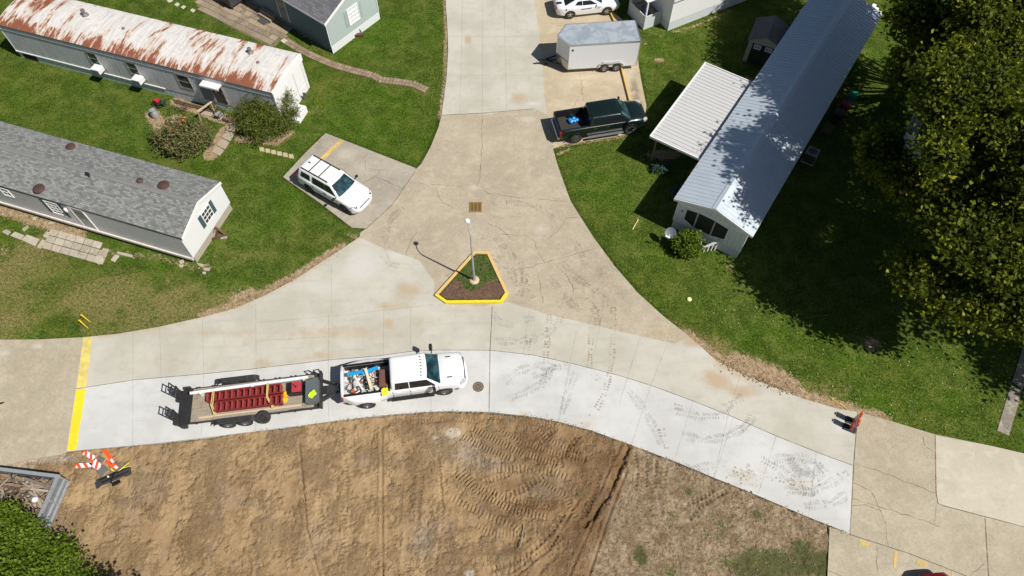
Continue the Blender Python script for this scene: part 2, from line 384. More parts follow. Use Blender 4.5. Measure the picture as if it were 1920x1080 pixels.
LOWMARK = [[(1270, 773), (1310, 782), (1345, 781), (1370, 776)], [(1280, 818), (1320, 827), (1360, 820), (1395, 802), (1412, 785)], [(1450, 862), (1490, 856), (1530, 866), (1545, 880)], [(1480, 862), (1500, 885), (1530, 895)], [(1475, 920), (1520, 922), (1560, 905), (1590, 885)], [(1510, 950), (1560, 945), (1590, 925)], [(955, 748), (990, 735), (1020, 715), (1035, 690)], [(948, 715), (975, 695), (1010, 685)], [(1180, 735), (1205, 765), (1225, 800), (1240, 835)]]
def a_low(X, Y):
    mk = np.zeros_like(X)
    for q in LOWMARK: mk = np.maximum(mk, .42*seg_mask(X, Y, q, .12, .22))
    return {'brown': np.clip(blob(X, Y, [(985, 690, (.6, .6), .3), (1130, 720, (.4, 1.4), .3), (1165, 800, (.9, .7), .4), (1395, 895, (1.1, .6), .65), (1430, 880, .6, .55), (1500, 910, (1.5, .7), .5), (530, 686, (.5, .3), .5), (345, 705, (.6, .3), .5), (1480, 850, 1, .35), (1100, 795, (.7, .3), .6), (985, 775, (.6, .2), .8)])
                     + .35*seg_mask(X, Y, LOW, .02, .2), 0, 1),
            'dark': blob(X, Y, [(1240, 790, (.6, 1.3), .18), (1340, 840, (.7, 1.3), .22), (1500, 880, (1.3, .8), .45), (1470, 910, (.8, .5), .35), (1420, 860, (.7, .9), .3), (1090, 720, (.9, .6), .22), (1520, 930, .9, .3), (290, 780, (.3, 1.2), .18), (1280, 820, 1.0, .25)])+mk,
            'pale': blob(X, Y, [(1270, 790, (.7, 1.0), .9), (1290, 840, (.8, .5), .9), (1380, 830, (.8, 1.0), .8), (1560, 930, (.6, 1.2), .9), (1440, 930, (1.0, .6), .8), (1550, 860, .8, .7), (1500, 970, (.8, .4), .9), (950, 720, (2, 1), .3), (240, 760, (3, 1.4), .5), (760, 760, (3, .4), .4), (1090, 760, .8, .3)])*.6}
def a_old(X, Y):
    return {'brown': blob(X, Y, [(1240, 625, (1.6, .5), .9), (1200, 600, (.9, .5), .4), (760, 520, (1.2, .6), .4), (1040, 550, (.5, 2), .4), (900, 300, (2, 2), .35), (960, 260, (1, 2), .4), (850, 360, 1.6, .35), (1005, 470, (.5, 1.5), .3)]),
            'dark': np.clip(blob(X, Y, [(900, 388, (.5, .5), .3), (925, 380, (.4, 1.0), .6), (915, 355, .4, .4), (1130, 510, (.9, .9), .65), (1165, 550, (.8, .8), .6), (985, 400, (1.4, 1.4), .42), (990, 460, (1.4, 1), .4), (1060, 560, (1.2, 1.1), .45), (960, 500, (.7, 1.2), .45), (880, 240, (1, 2), .2), (840, 470, (.8, .8), .3), (1080, 470, (1, 1), .4), (1140, 590, (1, .5), .4)])
                    + .3*seg_mask(X, Y, EDGE_R, .15, .3), 0, 1),
            'pale': np.clip(blob(X, Y, [(1015, 430, (.9, .6), .7), (1110, 450, .4, .5), (890, 352, (.5, .35), .9), (1010, 350, .5, .4), (1120, 560, (.3, 1.2), .5), (1030, 520, (.25, 1.0), .5), (990, 225, (.8, .35), .9), (1100, 575, (.3, 1), .4)])
                     + .5*seg_mask(X, Y, [(905, 215), (905, 330)], .06, .25), 0, 1)}
def a_north(X, Y):
    return {'brown': blob(X, Y, [(878, 75, (.4, .7), .95), (975, 185, (.9, .8), .85), (968, 165, (.3, .7), .6), (1000, 190, .5, .5), (870, 120, (.3, 2), .3)]),
            'dark': blob(X, Y, [(878, 130, (.25, 3), .35), (900, 60, (.3, 3), .2), (985, 60, (.2, 4), .25), (860, 190, .5, .2), (930, 90, (3, .3), .2)]),
            'pale': blob(X, Y, [(900, 170, (2, .8), .4), (1000, 195, (.8, .3), .8), (930, 40, (1, 2), .3)])}
def a_none(X, Y):
    z = np.zeros_like(X)
    return {'brown': z+.1, 'dark': z+.05, 'pale': z}
def a_west(X, Y):
    return {'brown': blob(X, Y, [(60, 790, 2, .4), (30, 650, 2, .2)]), 'dark': seg_mask(X, Y, [(75, 637), (140, 634)], .1, .3)*.4, 'pale': blob(X, Y, [(70, 650, (.4, .3), .9), (100, 665, .5, .5), (50, 720, (2, 1), .4), (8, 665, .5, .8)])+.0}
def a_east(X, Y):
    return {'brown': blob(X, Y, [(1650, 960, 1.5, .2), (1600, 1040, 1.3, .35)]), 'dark': blob(X, Y, [(1850, 1000, (2.2, .8), .35), (1700, 1000, 2, .2), (1610, 1070, 1, .4)]) + .25*seg_mask(X, Y, [(1607, 773), (1752, 815), (1855, 836), (1920, 851)], .05, .2), 'pale': blob(X, Y, [(1650, 815, (.8, .4), .6), (1625, 830, .6, .5)])}
def a_drive(X, Y):
    return {'brown': blob(X, Y, [(640, 280, .3, .5)]), 'dark': blob(X, Y, [(600, 270, (.8, 1), .6), (575, 310, (.8, .9), .5), (735, 330, (1, .8), .3), (720, 370, 1.2, .3), (590, 370, .8, .4), (640, 410, .8, .2)]), 'pale': blob(X, Y, [(650, 290, (1, .8), .8), (680, 315, (.8, .7), .7), (690, 300, .6, .5)])}
def a_pad(X, Y):
    return {'brown': blob(X, Y, [(1100, 170, (2, 1), .3)]), 'dark': blob(X, Y, [(1190, 170, (.4, 1.6), 1.0), (1200, 200, (.4, .8), 1.0), (1090, 245, (2.5, .3), .3), (1040, 205, .5, .2)]), 'pale': blob(X, Y, [(1090, 148, (1.8, .25), .7), (1070, 155, (1.2, .2), .6), (1115, 142, (1.2, .2), .6), (1075, 50, (2.2, .2), .5), (1050, 165, (1, .5), .3)])}
ZR = .05
sheet('road_north', W(NORTH), ZR, C_MID, a_north, .22)
sheet('road', W(OLD), ZR-.006, C_OLD, a_old, .22)
sheet('road_new_lane', W(MIDLANE), ZR, C_MID, a_mid, .22)
sheet('road_fresh_lane', W(LOWLANE), ZR+.004, C_NEW, a_low, .22)
sheet('road_west', W(WEST), ZR-.004, C_OLD2, a_west, .4)
sheet('road_east', W(EAST), ZR-.004, C_OLD2, a_east, .4)
sheet('driveway', W(DRIVE), ZR-.01, C_GREY, a_drive, .25)
sheet('parking_pad', W(PAD), ZR-.012, C_PAD, a_pad, .25)
SLAB = [(1753, 817.8), (1855, 836), (1920, 851), (2100, 900), (2100, 1040), (1919.7, 988.4), (1772, 949.7), (1758, 944.5), (1754.4, 925)]
C_SLAB = mk_conc('replaced_slab_concrete', (.47, .425, .335), (.52, .47, .375), (.42, .37, .285), (.45, .36, .24), (.56, .52, .44), agg=.16)
sheet('road_slab', W(SLAB), ZR, C_SLAB, a_none, .5, .02)
# pavement strips on the far right
SW = [(1895, 722), (1916, 735), (1891, 817), (1869, 808)]
sheet('pavement', W(SW), .03, C_GREY, lambda X, Y: {'brown': X*0, 'dark': X*0+.75, 'pale': X*0}, .3)
sheet('pavement', W([(1897, 716), (1906, 690), (1945, 560), (1968, 566), (1917, 730)]), .03, C_GREY, lambda X, Y: {'brown': X*0, 'dark': X*0+.6, 'pale': X*0}, .4)

# --- the lawn: one sheet to the horizon
xs = np.concatenate([[-900, -300, -120, -70], np.arange(-50, 50, .2), [70, 120, 300, 900]])
ys = np.concatenate([[-900, -300, -60, -10], np.arange(-4, 56, .2), [75, 120, 300, 900]])
X, Y = np.meshgrid(xs, ys, indexing='ij')
dirt_poly = W([(-300, 885), (0, 862), (126, 848)]+LOW[1:]+[(1555, 990), (1551, 1080), (1551, 1750), (-600, 1750)])
dm = inside(X, Y, dirt_poly)
Z = vnoise(X, Y, 3, seed=3)*.012+vnoise(X, Y, .5, seed=4)*.008-.004
Dd, _, _ = seg_dist(X, Y, W(TOPC[:1]+TOPC))
Z = np.where(dm, -.6, Z)
for pl in (NORTH, OLD, MIDLANE, LOWLANE, WEST, EAST, DRIVE, PAD): Z = np.where(inside(X, Y, W(pl)), np.minimum(Z, -.02), Z)
# rough windrow of soil along the new road on the right
ridge = [(1350, 672), (1385, 690), (1420, 700), (1460, 722), (1500, 738)]
Z += seg_mask(X, Y, ridge, .25, .35)*(.10+.08*vnoise(X, Y, .35, seed=9))*(~dm)
bare = np.zeros_like(X)
def sm(px, wd, s, k): global bare; bare = np.maximum(bare, k*seg_mask(X, Y, px, wd, s))
sm([(833, -60), (834, 0), (836, 60), (835, 140), (828, 200), (824, 222)], .16, .28, .95)
sm([(815, 90), (820, 60), (812, 10)], .1, .5, .4)
sm([(640, 464), (600, 488), (547, 522), (500, 546), (444, 574), (382, 590)], .32, .4, 1.0)
sm([(440, 560), (470, 548)], .5, .5, .8)
sm([(382, 590), (296, 610), (215, 622), (170, 628)], .05, .25, .8)
sm([(655, 440), (668, 446)], .2, .3, .8)
sm([(1288, 630), (1345, 675), (1400, 695), (1460, 722), (1520, 748), (1600, 770)], .42, .42, 1.0)
sm([(1380, 678), (1440, 700), (1480, 722)], .7, .5, .9)
sm([(1580, 765), (1640, 776), (1660, 785)], .35, .45, .85)
sm([(1037, 282), (1050, 322), (1063, 356), (1082, 398), (1105, 434)], .0, .25, .62)
sm([(1113, 446), (1152, 499), (1196, 550), (1241, 591)], -.05, .16, .5)
sm([(1037, 278), (1060, 272), (1120, 264), (1170, 256)], .2, .3, .75)
sm([(1045, 290), (1068, 280)], .12, .2, .9)
sm([(0, 392), (60, 412), (150, 440)], .45, .5, .85)
sm([(200, 470), (255, 480), (300, 482), (360, 500), (395, 500)], .35, .5, .62)
sm([(430, 400), (400, 470)], .1, .35, .55)
sm([(0, 638), (60, 640), (130, 632)], .0, .25, .4)
sm([(285, 215), (300, 235), (330, 225)], .55, .4, .9)
sm([(330, 190), (450, 235)], .45, .3, .95)
sm([(425, 245), (395, 290)], .5, .2, 1.1)
sm([(450, 260), (520, 265), (540, 250)], .45, .35, .8)
sm([(1260, 60), (1300, 50), (1340, 33), (1370, 20)], .2, .3, .7)
sm([(1218, 57), (1245, 70)], .2, .3, .6)
sm([(560, 60), (600, 90)], .25, .3, .6)
bare = np.maximum(bare, blob(X, Y, [(1635, 645, (.75, .75), .72), (1236, 113, (.6, .35), .8), (1215, 124, (1.0, .15), .6), (1210, 82, .3, .6), (440, 300, .5, .45), (150, 175, .3, .4), (1370, 500, .5, .6), (1500, 230, .9, .7), (1390, 150, (1, .6), .9), (1545, 200, .8, .6), (1745, 315, 1.3, .6), (1700, 345, .7, .5), (5, 470, .8, .5), (110, 560, .3, .3), (1470, 350, .2, .2), (1245, 290, (1.5, .6), .9), (1300, 330, (.6, 1.2), .7), (1640, 780, .6, .8), (100, 425, .8, .5), (600, 170, .3, .4), (725, 25, .2, .3)]))
dry = np.clip(blob(X, Y, [(40, 520, (3.5, 4), .95), (0, 600, (4, 3), .9), (200, 560, (6, 2.2), .8), (330, 560, (4.5, 1.6), .75), (620, 200, (2.5, 1.5), .35), (1200, 300, (1.5, 1.5), .35), (1500, 700, (4, 1), .4), (540, 440, (3, 2), .45), (480, 480, (3, 1.2), .6), (600, 450, (2, 1.0), .5), (80, 490, 2, .5), (1330, 470, 2, .0), (1410, 690, (3, 1.0), .7), (1345, 650, (1.5, 1.0), .8), (1550, 730, (3, 1), .5), (670, 180, (2, 1), .4), (1240, 250, 2, .2), (1700, 780, (4, .5), .4), (1210, 100, 1.2, .5), (1150, 360, (1.5, 2), .3), (1450, 670, 1.5, .4), (350, 80, 1.5, .4), (190, 150, 2, .3)])
       + .35*seg_mask(X, Y, EDGE_R[2:], .4, .6)+.5*seg_mask(X, Y, TOPC, .7, .9)+.5*seg_mask(X, Y, TOPR, .9, .9)+.34*vnoise(X, Y, 3.5, seed=21)+.18*vnoise(X, Y, .9, seed=22), 0, 1)
lush = np.clip(blob(X, Y, [(700, 240, (4, 2.5), 1), (560, 300, 3, .8), (1600, 760, (4, 1), .8), (1130, 340, (2, 3), .5), (720, 60, (3, 3), .8), (250, 420, 1.5, .9), (70, 400, 1, .9), (240, 480, (1, .4), 1.2)]), 0, 1.2)
xs_l, ys_l, bare_l, dry_l = xs[4:-4], ys[4:-4], bare[4:-4, 4:-4], dry[4:-4, 4:-4]
grd = grid_mesh('ground', xs, ys, Z, GRASS, {'bare': bare, 'dry': dry, 'lush': lush}); struct(grd)

# --- the bulldozed lot
xs = np.arange(-31, 20.6, .055); ys = np.arange(-3.0, 20.2, .055)
X, Y = np.meshgrid(xs, ys, indexing='ij')
lowW = W([(-300, 882), (0, 864)]+LOW+[(1800, 1090)])
Ds, _, Gs = seg_dist(X, Y, lowW); out = Ds*np.where(Gs < 0, 1, -1)       # >0 on the dirt side
Z = -.05+vnoise(X, Y, 2.2, seed=5)*.05+vnoise(X, Y, .6, seed=6)*.030+vnoise(X, Y, .22, seed=7)*.026
clo = vnoise(X, Y, .13, seed=70, oct=2); Z += np.clip(clo-.25, 0, 1)*.09*np.clip(vnoise(X, Y, 1.6, seed=71)*1.6+.6, 0.1, 1)
leftm = np.clip(1-(X-P(900, 900).x)/4, 0, 1)
Z += leftm*(vnoise(X, Y, .30, 5.0, seed=8, oct=3)*.022+vnoise(X, Y, 1.1, 9, seed=10, oct=3)*.05)
right = seg_dist(X, Y, W([(1180, 838), (1160, 880), (1140, 935), (1100, 985), (1060, 1060), (1040, 1120)]))
scr = np.clip((X-np.interp(Y, *zip(*sorted((P(x, y).y, P(x, y).x) for x, y in [(1180, 838), (1160, 885), (1150, 935), (1130, 990), (1105, 1060), (1090, 1120)]))))/.5+.1, 0, 1)
Z += scr*(vnoise(X, Y, .30, seed=12)*.035*np.clip(vnoise(X, Y, 1.8, seed=99)*2+.8, .2, 1.5)+vnoise(X, Y, .9, seed=13)*.05+.03)
# torn bank between graded dirt and rough ground
bank = W([(1178, 838), (1166, 868), (1152, 900), (1138, 930), (1116, 965), (1096, 985)])
Db, _, Gb = seg_dist(X, Y, bank)
wob = vnoise(X, Y, .25, seed=14)*.12
Z -= .13*np.exp(-((Db+wob)/.10)**2); Z += .07*np.exp(-((Db-.25+wob)/.14)**2)
Z += (.05+.07*vnoise(X, Y, .2, seed=44))*np.clip(1-Ds/.45, 0, 1)*np.clip((X-8)/2, 0, 1)
grooves = np.zeros_like(X)
def track(px, half=.16, pitch=.30, depth=.045, two=None, sk=0.0):
    """machine or tyre track: pressed band with cleats standing up in it"""
    global Z, grooves
    D, S, G = seg_dist(X, Y, W(px)); sd = D*G
    for off in ([0] if two is None else [-two/2, two/2]):
        d = np.abs(sd-off); k = np.clip((half-d)/.05, 0, 1)
        ends = np.clip(S/.2, 0, 1)
        cle = np.abs(((S+sk*np.abs(sd-off)) / pitch) % 1-.5)*2
        depth_ = depth*1.6; Z -= k*ends*(Z+.05)*.6; Z += k*ends*(-depth_+depth_*1.5*np.clip((cle-.4)/.3, 0, 1))+np.clip(1-np.abs(d-half-.04)/.07, 0, 1)*ends*.02
        grooves = np.maximum(grooves, k*ends)
track([(1045, 800), (1000, 840), (975, 868), (950, 890), (905, 905)], .15, .2, .045)
track([(1085, 815), (1055, 850), (1020, 890), (985, 915), (950, 930), (915, 925)], .17, .24, .055)
track([(880, 800), (930, 825), (985, 852), (1050, 870)], .2, .17, .045)
track([(860, 812), (900, 835), (960, 860)], .18, .17, .045)
track([(920, 880), (980, 878), (1040, 885), (1065, 895)], .2, .2, .04)
track([(850, 885), (900, 925), (960, 955), (1025, 970)], .2, .18, .045)
track([(865, 880), (890, 910), (950, 935), (1035, 950)], .18, .18, .04)
track([(840, 930), (900, 960), (960, 985), (985, 1010)], .2, .2, .035)
track([(1127, 880), (1117, 915), (1105, 950), (1095, 970)], .14, .20, .055)
track([(915, 1070), (960, 1055), (1000, 1030), (1035, 995), (1060, 960)], .13, .30, .05)
track([(900, 1088), (960, 1070), (1010, 1040), (1050, 1000)], .10, .30, .04)
track([(790, 880), (787, 930), (783, 990)], .14, .15, .03)
track([(600, 905), (598, 960), (620, 1010)], .16, .2, .02)
track([(830, 1050), (900, 1052), (935, 1050)], .22, .13, .03)
track([(900, 780), (960, 782), (1040, 800)], .2, .15, .03)
track([(760, 792), (850, 782), (905, 790)], .2, .15, .03)
track([(660, 880), (640, 960), (650, 1040)], .14, .22, .02)
track([(590, 925), (640, 945), (700, 945)], .16, .12, .025)
for q_ in ([(700, 790), (705, 900), (690, 1070)], [(640, 800), (650, 900), (640, 1075)], [(820, 850), (830, 960), (815, 1070)]): track(q_, .10, .19, .022)
for q_ in ([(1000, 800), (1040, 830), (1090, 850)], [(930, 800), (980, 830), (1040, 850), (1100, 862)], [(1060, 1000), (1000, 1045), (930, 1065)], [(890, 985), (930, 1000), (985, 1000)], [(1010, 900), (1060, 930), (1080, 970)]): track(q_, .16, .17, .04)
for k in range(4):
    track([(1190+k*20, 842+k*8), (1195+k*17, 880+k*5), (1192+k*18, 915)], .11, .2, .05)
track([(1370, 915), (1310, 950), (1290, 975)], .14, .24, .05)
track([(1340, 920), (1290, 945)], .14, .24, .05)
track([(340, 870), (345, 960), (330, 1060)], .2, .3, .015)
for px in ([(1160, 860), (1120, 960), (1075, 1060), (1060, 1100)], [(1175, 880), (1135, 985), (1100, 1090)], [(715, 800), (716, 1090)], [(560, 830), (575, 1000), (600, 1090)], [(1085, 935), (1030, 1030), (960, 1085)]):
    D, S, G = seg_dist(X, Y, W(px)); Z -= .06*np.exp(-(D/.06)**2); Z += .03*np.exp(-((D-.13)/.06)**2)
# pit at the side
D, S, G = seg_dist(X, Y, W([(960, 1020), (915, 1035)])); Z -= .18*np.exp(-(D/.3)**2)*(.6+.5*vnoise(X, Y, .3, seed=55))
spill = np.clip((out+.10)/.16, 0, 1)
lim = vnoise(X, Y, .35, seed=15)*.07+vnoise(X, Y, 2.0, seed=16)*.05
Z = np.where(out+lim < .02, -.5, Z+.045*np.clip(1-(out)/.25, 0, 1))
# low against the old concrete on the left and right
Dr, _, Gr = seg_dist(X, Y, W([(1556, 985), (1551, 1080), (1551, 1300)]))
Z = np.where((X > P(1552, 1000).x) & (Y < 16), -.5, Z)
Dl, _, _ = seg_dist(X, Y, W([(-300, 882), (0, 864), (126, 850)]))
Z = np.where((X < -18) & (Dl < .35), np.minimum(Z, .045), Z)
wet = np.clip(.45*np.clip((X+3)/5, 0, 1)*(1-scr)+blob(X, Y, [(1000, 830, (.9, .6), .9), (965, 900, (.9, .5), .9), (1040, 865, (1.2, .6), .8), (1000, 950, (1.4, .35), .9), (1090, 880, (.8, 1.2), .5), (1105, 1000, (1.2, 2), .55), (1145, 860, (.5, .6), .6), (760, 920, (.35, 2.2), .35), (1150, 930, .6, .8), (830, 790, (1, .4), .5), (950, 970, .6, .5), (940, 1030, (.8, .5), .6), (1140, 1000, .4, .7)]) + .3*np.exp(-(Db/.3)**2), 0, 1)
gray = np.clip(blob(X, Y, [(880, 850, (.9, .7), .7), (920, 870, (1.0, .35), .6), (830, 820, .8, .4), (790, 1010, (.6, .9), .5), (1020, 920, (1, .3), .4), (1150, 985, (.3, 1.2), .6), (1125, 1040, .5, .5), (680, 860, (.4, .4), .3), (1050, 900, (.5, .3), .4)]), 0, 1)
pale = np.clip(blob(X, Y, [(850, 812, (.45, .3), 1.3), (50, 860, (3.5, .3), .9), (0, 872, (3, .4), .7), (130, 855, (1, .15), .6), (880, 1075, (.35, .2), 1.0), (815, 820, .2, .8)]), 0, 1)
sand = np.clip(grooves*.22*np.clip(vnoise(X, Y, 1.2, seed=90)*1.5+.5, 0, 1)+blob(X, Y, [(985, 890, (1.2, .4), .5), (1050, 880, (.7, .3), .5), (940, 1040, (.5, .8), .5), (600, 1000, (1, 1.4), .35), (430, 850, (3, .5), .35), (250, 900, (2, .8), .3), (1120, 1040, (.6, .6), .3)]), 0, .8)
weeds = np.clip(blob(X, Y, [(1290, 920, (.5, .5), .55), (1210, 935, (1.6, 1.0), .38), (1450, 1060, (3, 1.0), .85), (1260, 960, .6, .4), (1420, 965, (.6, .5), .62), (1200, 1040, (.5, .6), .7), (1250, 1070, 1, .4), (1360, 1000, 1.2, .3), (1500, 1040, (1.2, 1.0), .7), (1150, 900, .5, .3), (1235, 855, .3, .45), (1060, 1075, .6, .2), (1350, 960, 2, .3), (1540, 1060, .8, .9), (1400, 1020, (1.5, .8), .35), (1330, 1050, (1, .8), .4), (1480, 990, (.8, .5), .4)])+scr*(.13+.22*vnoise(X, Y, 1.5, seed=77)), 0, 1)
lot = grid_mesh('dirt_lot', xs, ys, Z, DIRT, {'wet': wet, 'gray': gray, 'pale': pale, 'weeds': weeds, 'sand': sand, 'scrub': scr*.75}); struct(lot)

# --- joints, cracks, paint, tyre marks
def ribbon(mb, px, w, z, jit=0, world=False, d=.25):
    pl = resample(px if world else W(px), d) if jit else (px if world else W(px))
    if jit: pl = [pl[0]]+[(x+random.uniform(-jit, jit), y+random.uniform(-jit, jit)) for x, y in pl[1:-1]]+[pl[-1]]
    n = len(pl); vs = []
    for i, (x, y) in enumerate(pl):
        a = pl[max(0, i-1)]; b = pl[min(n-1, i+1)]; dx, dy = b[0]-a[0], b[1]-a[1]; L = math.hypot(dx, dy)+1e-9
        ww = w*(random.uniform(.5, 1.3) if jit else 1)/2
        vs += [(x-dy/L*ww, y+dx/L*ww, z), (x+dy/L*ww, y-dx/L*ww, z)]
    mb.add(vs, [(2*i, 2*i+1, 2*i+3, 2*i+2) for i in range(n-1)])
def faded(name, c, a0, a1, sc1=2.0, c2=None, rough=.9, fine=18):
    t = NT(name); n = t.noise(sc1, 5, .7); n2 = t.noise(fine, 3, .7)
    t.col(t.mix(n2, c, c2 or tuple(x*1.25 for x in c)))
    al = t.ramp(t.math('ADD', n, t.math('MULTIPLY', t.math('SUBTRACT', n2, .5), .5)), .35, .65, a0, a1)
    t.set(t.b.inputs['Alpha'], al); return t.fin(rough, spec=.2)
J_MAT = faded('joint_groove', (.11, .095, .075), .35, .85)
JL_MAT = faded('saw_cut', (.33, .31, .26), .15, .6)
CR_MAT = faded('crack_filler', (.15, .12, .085), .1, .8, 1.2)
j = MB()
ribbon(j, JOINT, .035, ZR+.009)
for px in ([(923, 575), (919, 657.5), (917, 773)], [(686.7, 430), (735, 386), (779, 322)], [(1607.4, 773), (1601, 860), (1593, 1001)], [(1592.6, 1002.5), (1700, 1037), (1817.7, 1083), (1900, 1115)], [(1752.6, 816), (1753.5, 870), (1754.4, 925), (1758, 944.5), (1772, 949.7), (1919.7, 988.4), (2000, 1010)], [(828, 217), (905, 213), (1000, 205)], [(658, 428), (687, 430)], [(659, 427), (600, 382), (532, 334)], [(1846, 971), (1850, 1040), (1853, 1085)]):
    ribbon(j, px, .04, ZR+.009)
struct(j.build('road_joints', J_MAT))
j = MB()
for px in ([(993, 582), (989, 610), (981, 664)], [(1125, 614), (1108, 690)], [(1081, 623), (1060, 720), (1047, 790)], [(1200, 634), (1160, 760)], [(1251, 646), (1220, 723), (1184, 833)], [(1389, 700), (1365, 778), (1338, 896)], [(1300, 750), (1265, 860)], [(1455, 818), (1420, 930)], [(1374, 785), (1339, 896)], [(1530, 848), (1515, 970)], [(810, 658), (808, 772)], [(617, 590), (616, 676), (617, 790)], [(480, 570), (481, 690), (480, 808)], [(720, 577), (719, 668)], [(380, 597), (383, 702), (378, 820)], [(300, 614), (303, 708)], [(250, 620), (250, 840)], [(622, 500), (622, 590)], [(480, 606), (640, 592), (760, 578), (812, 572)], [(480, 640), (620, 632)], [(770, 580), (770, 660)], [(838, 70), (1009, 70)], [(838, 142), (1019, 142)], [(905, 0), (905, 212)], [(868, -10), (862, 214)], [(945, 0), (950, 207)], [(1049, 787), (1070, 682)]):
    ribbon(j, px, .022, ZR+.0085)
struct(j.build('saw_cuts', JL_MAT))
j = MB()
for px in ([(905, 216), (903, 300), (899, 340), (893, 352)], [(768, 343), (830, 348), (868, 352)], [(905, 357), (918, 364), (985, 372), (1060, 378)], [(940, 440), (985, 442), (1003, 455), (1012, 480), (1022, 495)], [(953, 512), (1000, 500), (1050, 485), (1115, 467)], [(1038, 494), (1060, 515), (1072, 535), (1075, 548)], [(1010, 515), (1015, 550), (1018, 570)], [(1133, 555), (1130, 590), (1125, 612)], [(1025, 450), (1045, 435), (1060, 410), (1085, 408)], [(1075, 541), (1095, 543)], [(762, 477), (770, 455), (782, 435)], [(816, 352), (830, 380), (850, 392)], [(915, 420), (940, 430), (962, 452)], [(1600, 871), (1650, 885), (1700, 905), (1752, 925)], [(1598, 935), (1660, 955), (1720, 972), (1760, 988)], [(1600, 905), (1630, 920), (1645, 945), (1660, 980), (1665, 1024)], [(1596, 948), (1620, 946), (1650, 958)], [(1643, 1022), (1645, 1075)], [(1755, 945), (1752, 985)], [(1818, 1080), (1845, 1058)], [(1730, 820), (1735, 838), (1750, 848)], [(700, 332), (706, 330), (720, 312)], [(705, 332), (745, 350), (760, 356)], [(703, 333), (680, 345)], [(686, 318), (682, 298), (690, 290)], [(620, 300), (650, 325)], [(1035, 210), (1070, 212), (1090, 175)], [(1087, 140), (1095, 190)], [(1045, 50), (1090, 46)], [(1190, 140), (1200, 136)], [(1205, 800), (1206, 800)], [(1552, 1070), (1580, 1082)], [(755, 352), (766, 345)]):
    ribbon(j, px, .030, ZR+.008, .05)
struct(j.build('road_cracks', CR_MAT))
YEL = faded('yellow_road_paint', (.78, .62, .02), .85, 1.0, .8, (.85, .70, .04), .6)
YELF = faded('faded_yellow_paint', (.60, .42, .13), .55, .95, 1.5, (.72, .55, .2), .7)
y = MB()
a = W([(157, 634), (175, 632)])+W([(144, 845), (126.5, 846.5)])
def strip(px0, px1, n, z, mb):
    A0, A1 = px0; B0, B1 = px1
    for k in range(n):
        t0, t1 = k/n, (k+1)/n
        q = [(A0[0]+(A1[0]-A0[0])*t, A0[1]+(A1[1]-A0[1])*t) for t in (t0, t1)]; r = [(B0[0]+(B1[0]-B0[0])*t, B0[1]+(B1[1]-B0[1])*t) for t in (t0, t1)]
        p = W([q[0], r[0], r[1], q[1]]); mb.add([(x_, y_, z) for x_, y_ in p], [(3, 2, 1, 0)])
strip(((144, 731), (126.8, 846)), ((162, 729), (144, 844.5)), 8, ZR+.013, y)
struct(y.build('painted_line', YEL))
y = MB(); strip(((157, 634.5), (144.5, 729)), ((174.5, 632.5), (162.5, 727)), 8, ZR+.013, y)
struct(y.build('painted_line', faded('dusty_yellow_paint', (.76, .60, .10), .6, 1.0, 1.3, (.70, .60, .25), .7)))
y = MB()
for q in ([(1610.5, 1011), (1630, 1019), (1627, 1028), (1610.5, 1021)], [(1719, 1048), (1736.5, 1054.5), (1735, 1064.5), (1718, 1058)], [(1676, 1034), (1681.5, 1035.5), (1679, 1066), (1674, 1064)], [(1783, 1069), (1787, 1070), (1785, 1110), (1781, 1110)], [(1570, 1300), (1574, 1300), (1574, 1330), (1570, 1330)]):
    y.add([(*p, ZR+.008) for p in W(q)], [(3, 2, 1, 0)])
struct(y.build('parking_marks', YELF))
y = MB(); strip(((638.5, 262), (560, 334)), ((646, 265), (567, 338)), 6, ZR+.004, y)
struct(y.build('driveway_line', YELF))
# tyre marks
def tread(px, w, pitch, mb, ang=.6, gap=.25, dens=.9, cl=.09):
    pl = resample(W(px), pitch)
    for i in range(len(pl)-1):
        dx, dy = pl[i+1][0]-pl[i][0], pl[i+1][1]-pl[i][1]; L = math.hypot(dx, dy)+1e-9; tx, ty = dx/L, dy/L; nx, ny = -ty, tx
        wf = .72+.5*math.sin(i*.31+len(pl))**2; w_ = w; w = w_*wf
        for s in (-1, 1):
            if random.random() > dens: continue
            o0 = s*w*gap*.3; o1 = s*w/2; sh = ang*w/2*1
            q = [(o0, 0), (o1, -sh), (o1, -sh+cl), (o0, cl)]
            vs = [(pl[i][0]+nx*o+tx*l, pl[i][1]+ny*o+ty*l, ZR+.0115) for o, l in q]
            mb.add([(x_+random.gauss(0, .012), y_+random.gauss(0, .012), z_) for x_, y_, z_ in vs], [(0, 1, 2, 3) if s < 0 else (3, 2, 1, 0)])
        w = w_
TM = faded('rubber_smudge', (.25, .245, .235), .04, .29, 1.2, None, .9, 8)
TB = faded('mud_print', (.33, .25, .16), .0, .6, 1.5, None, .9, 8)
t1 = MB()
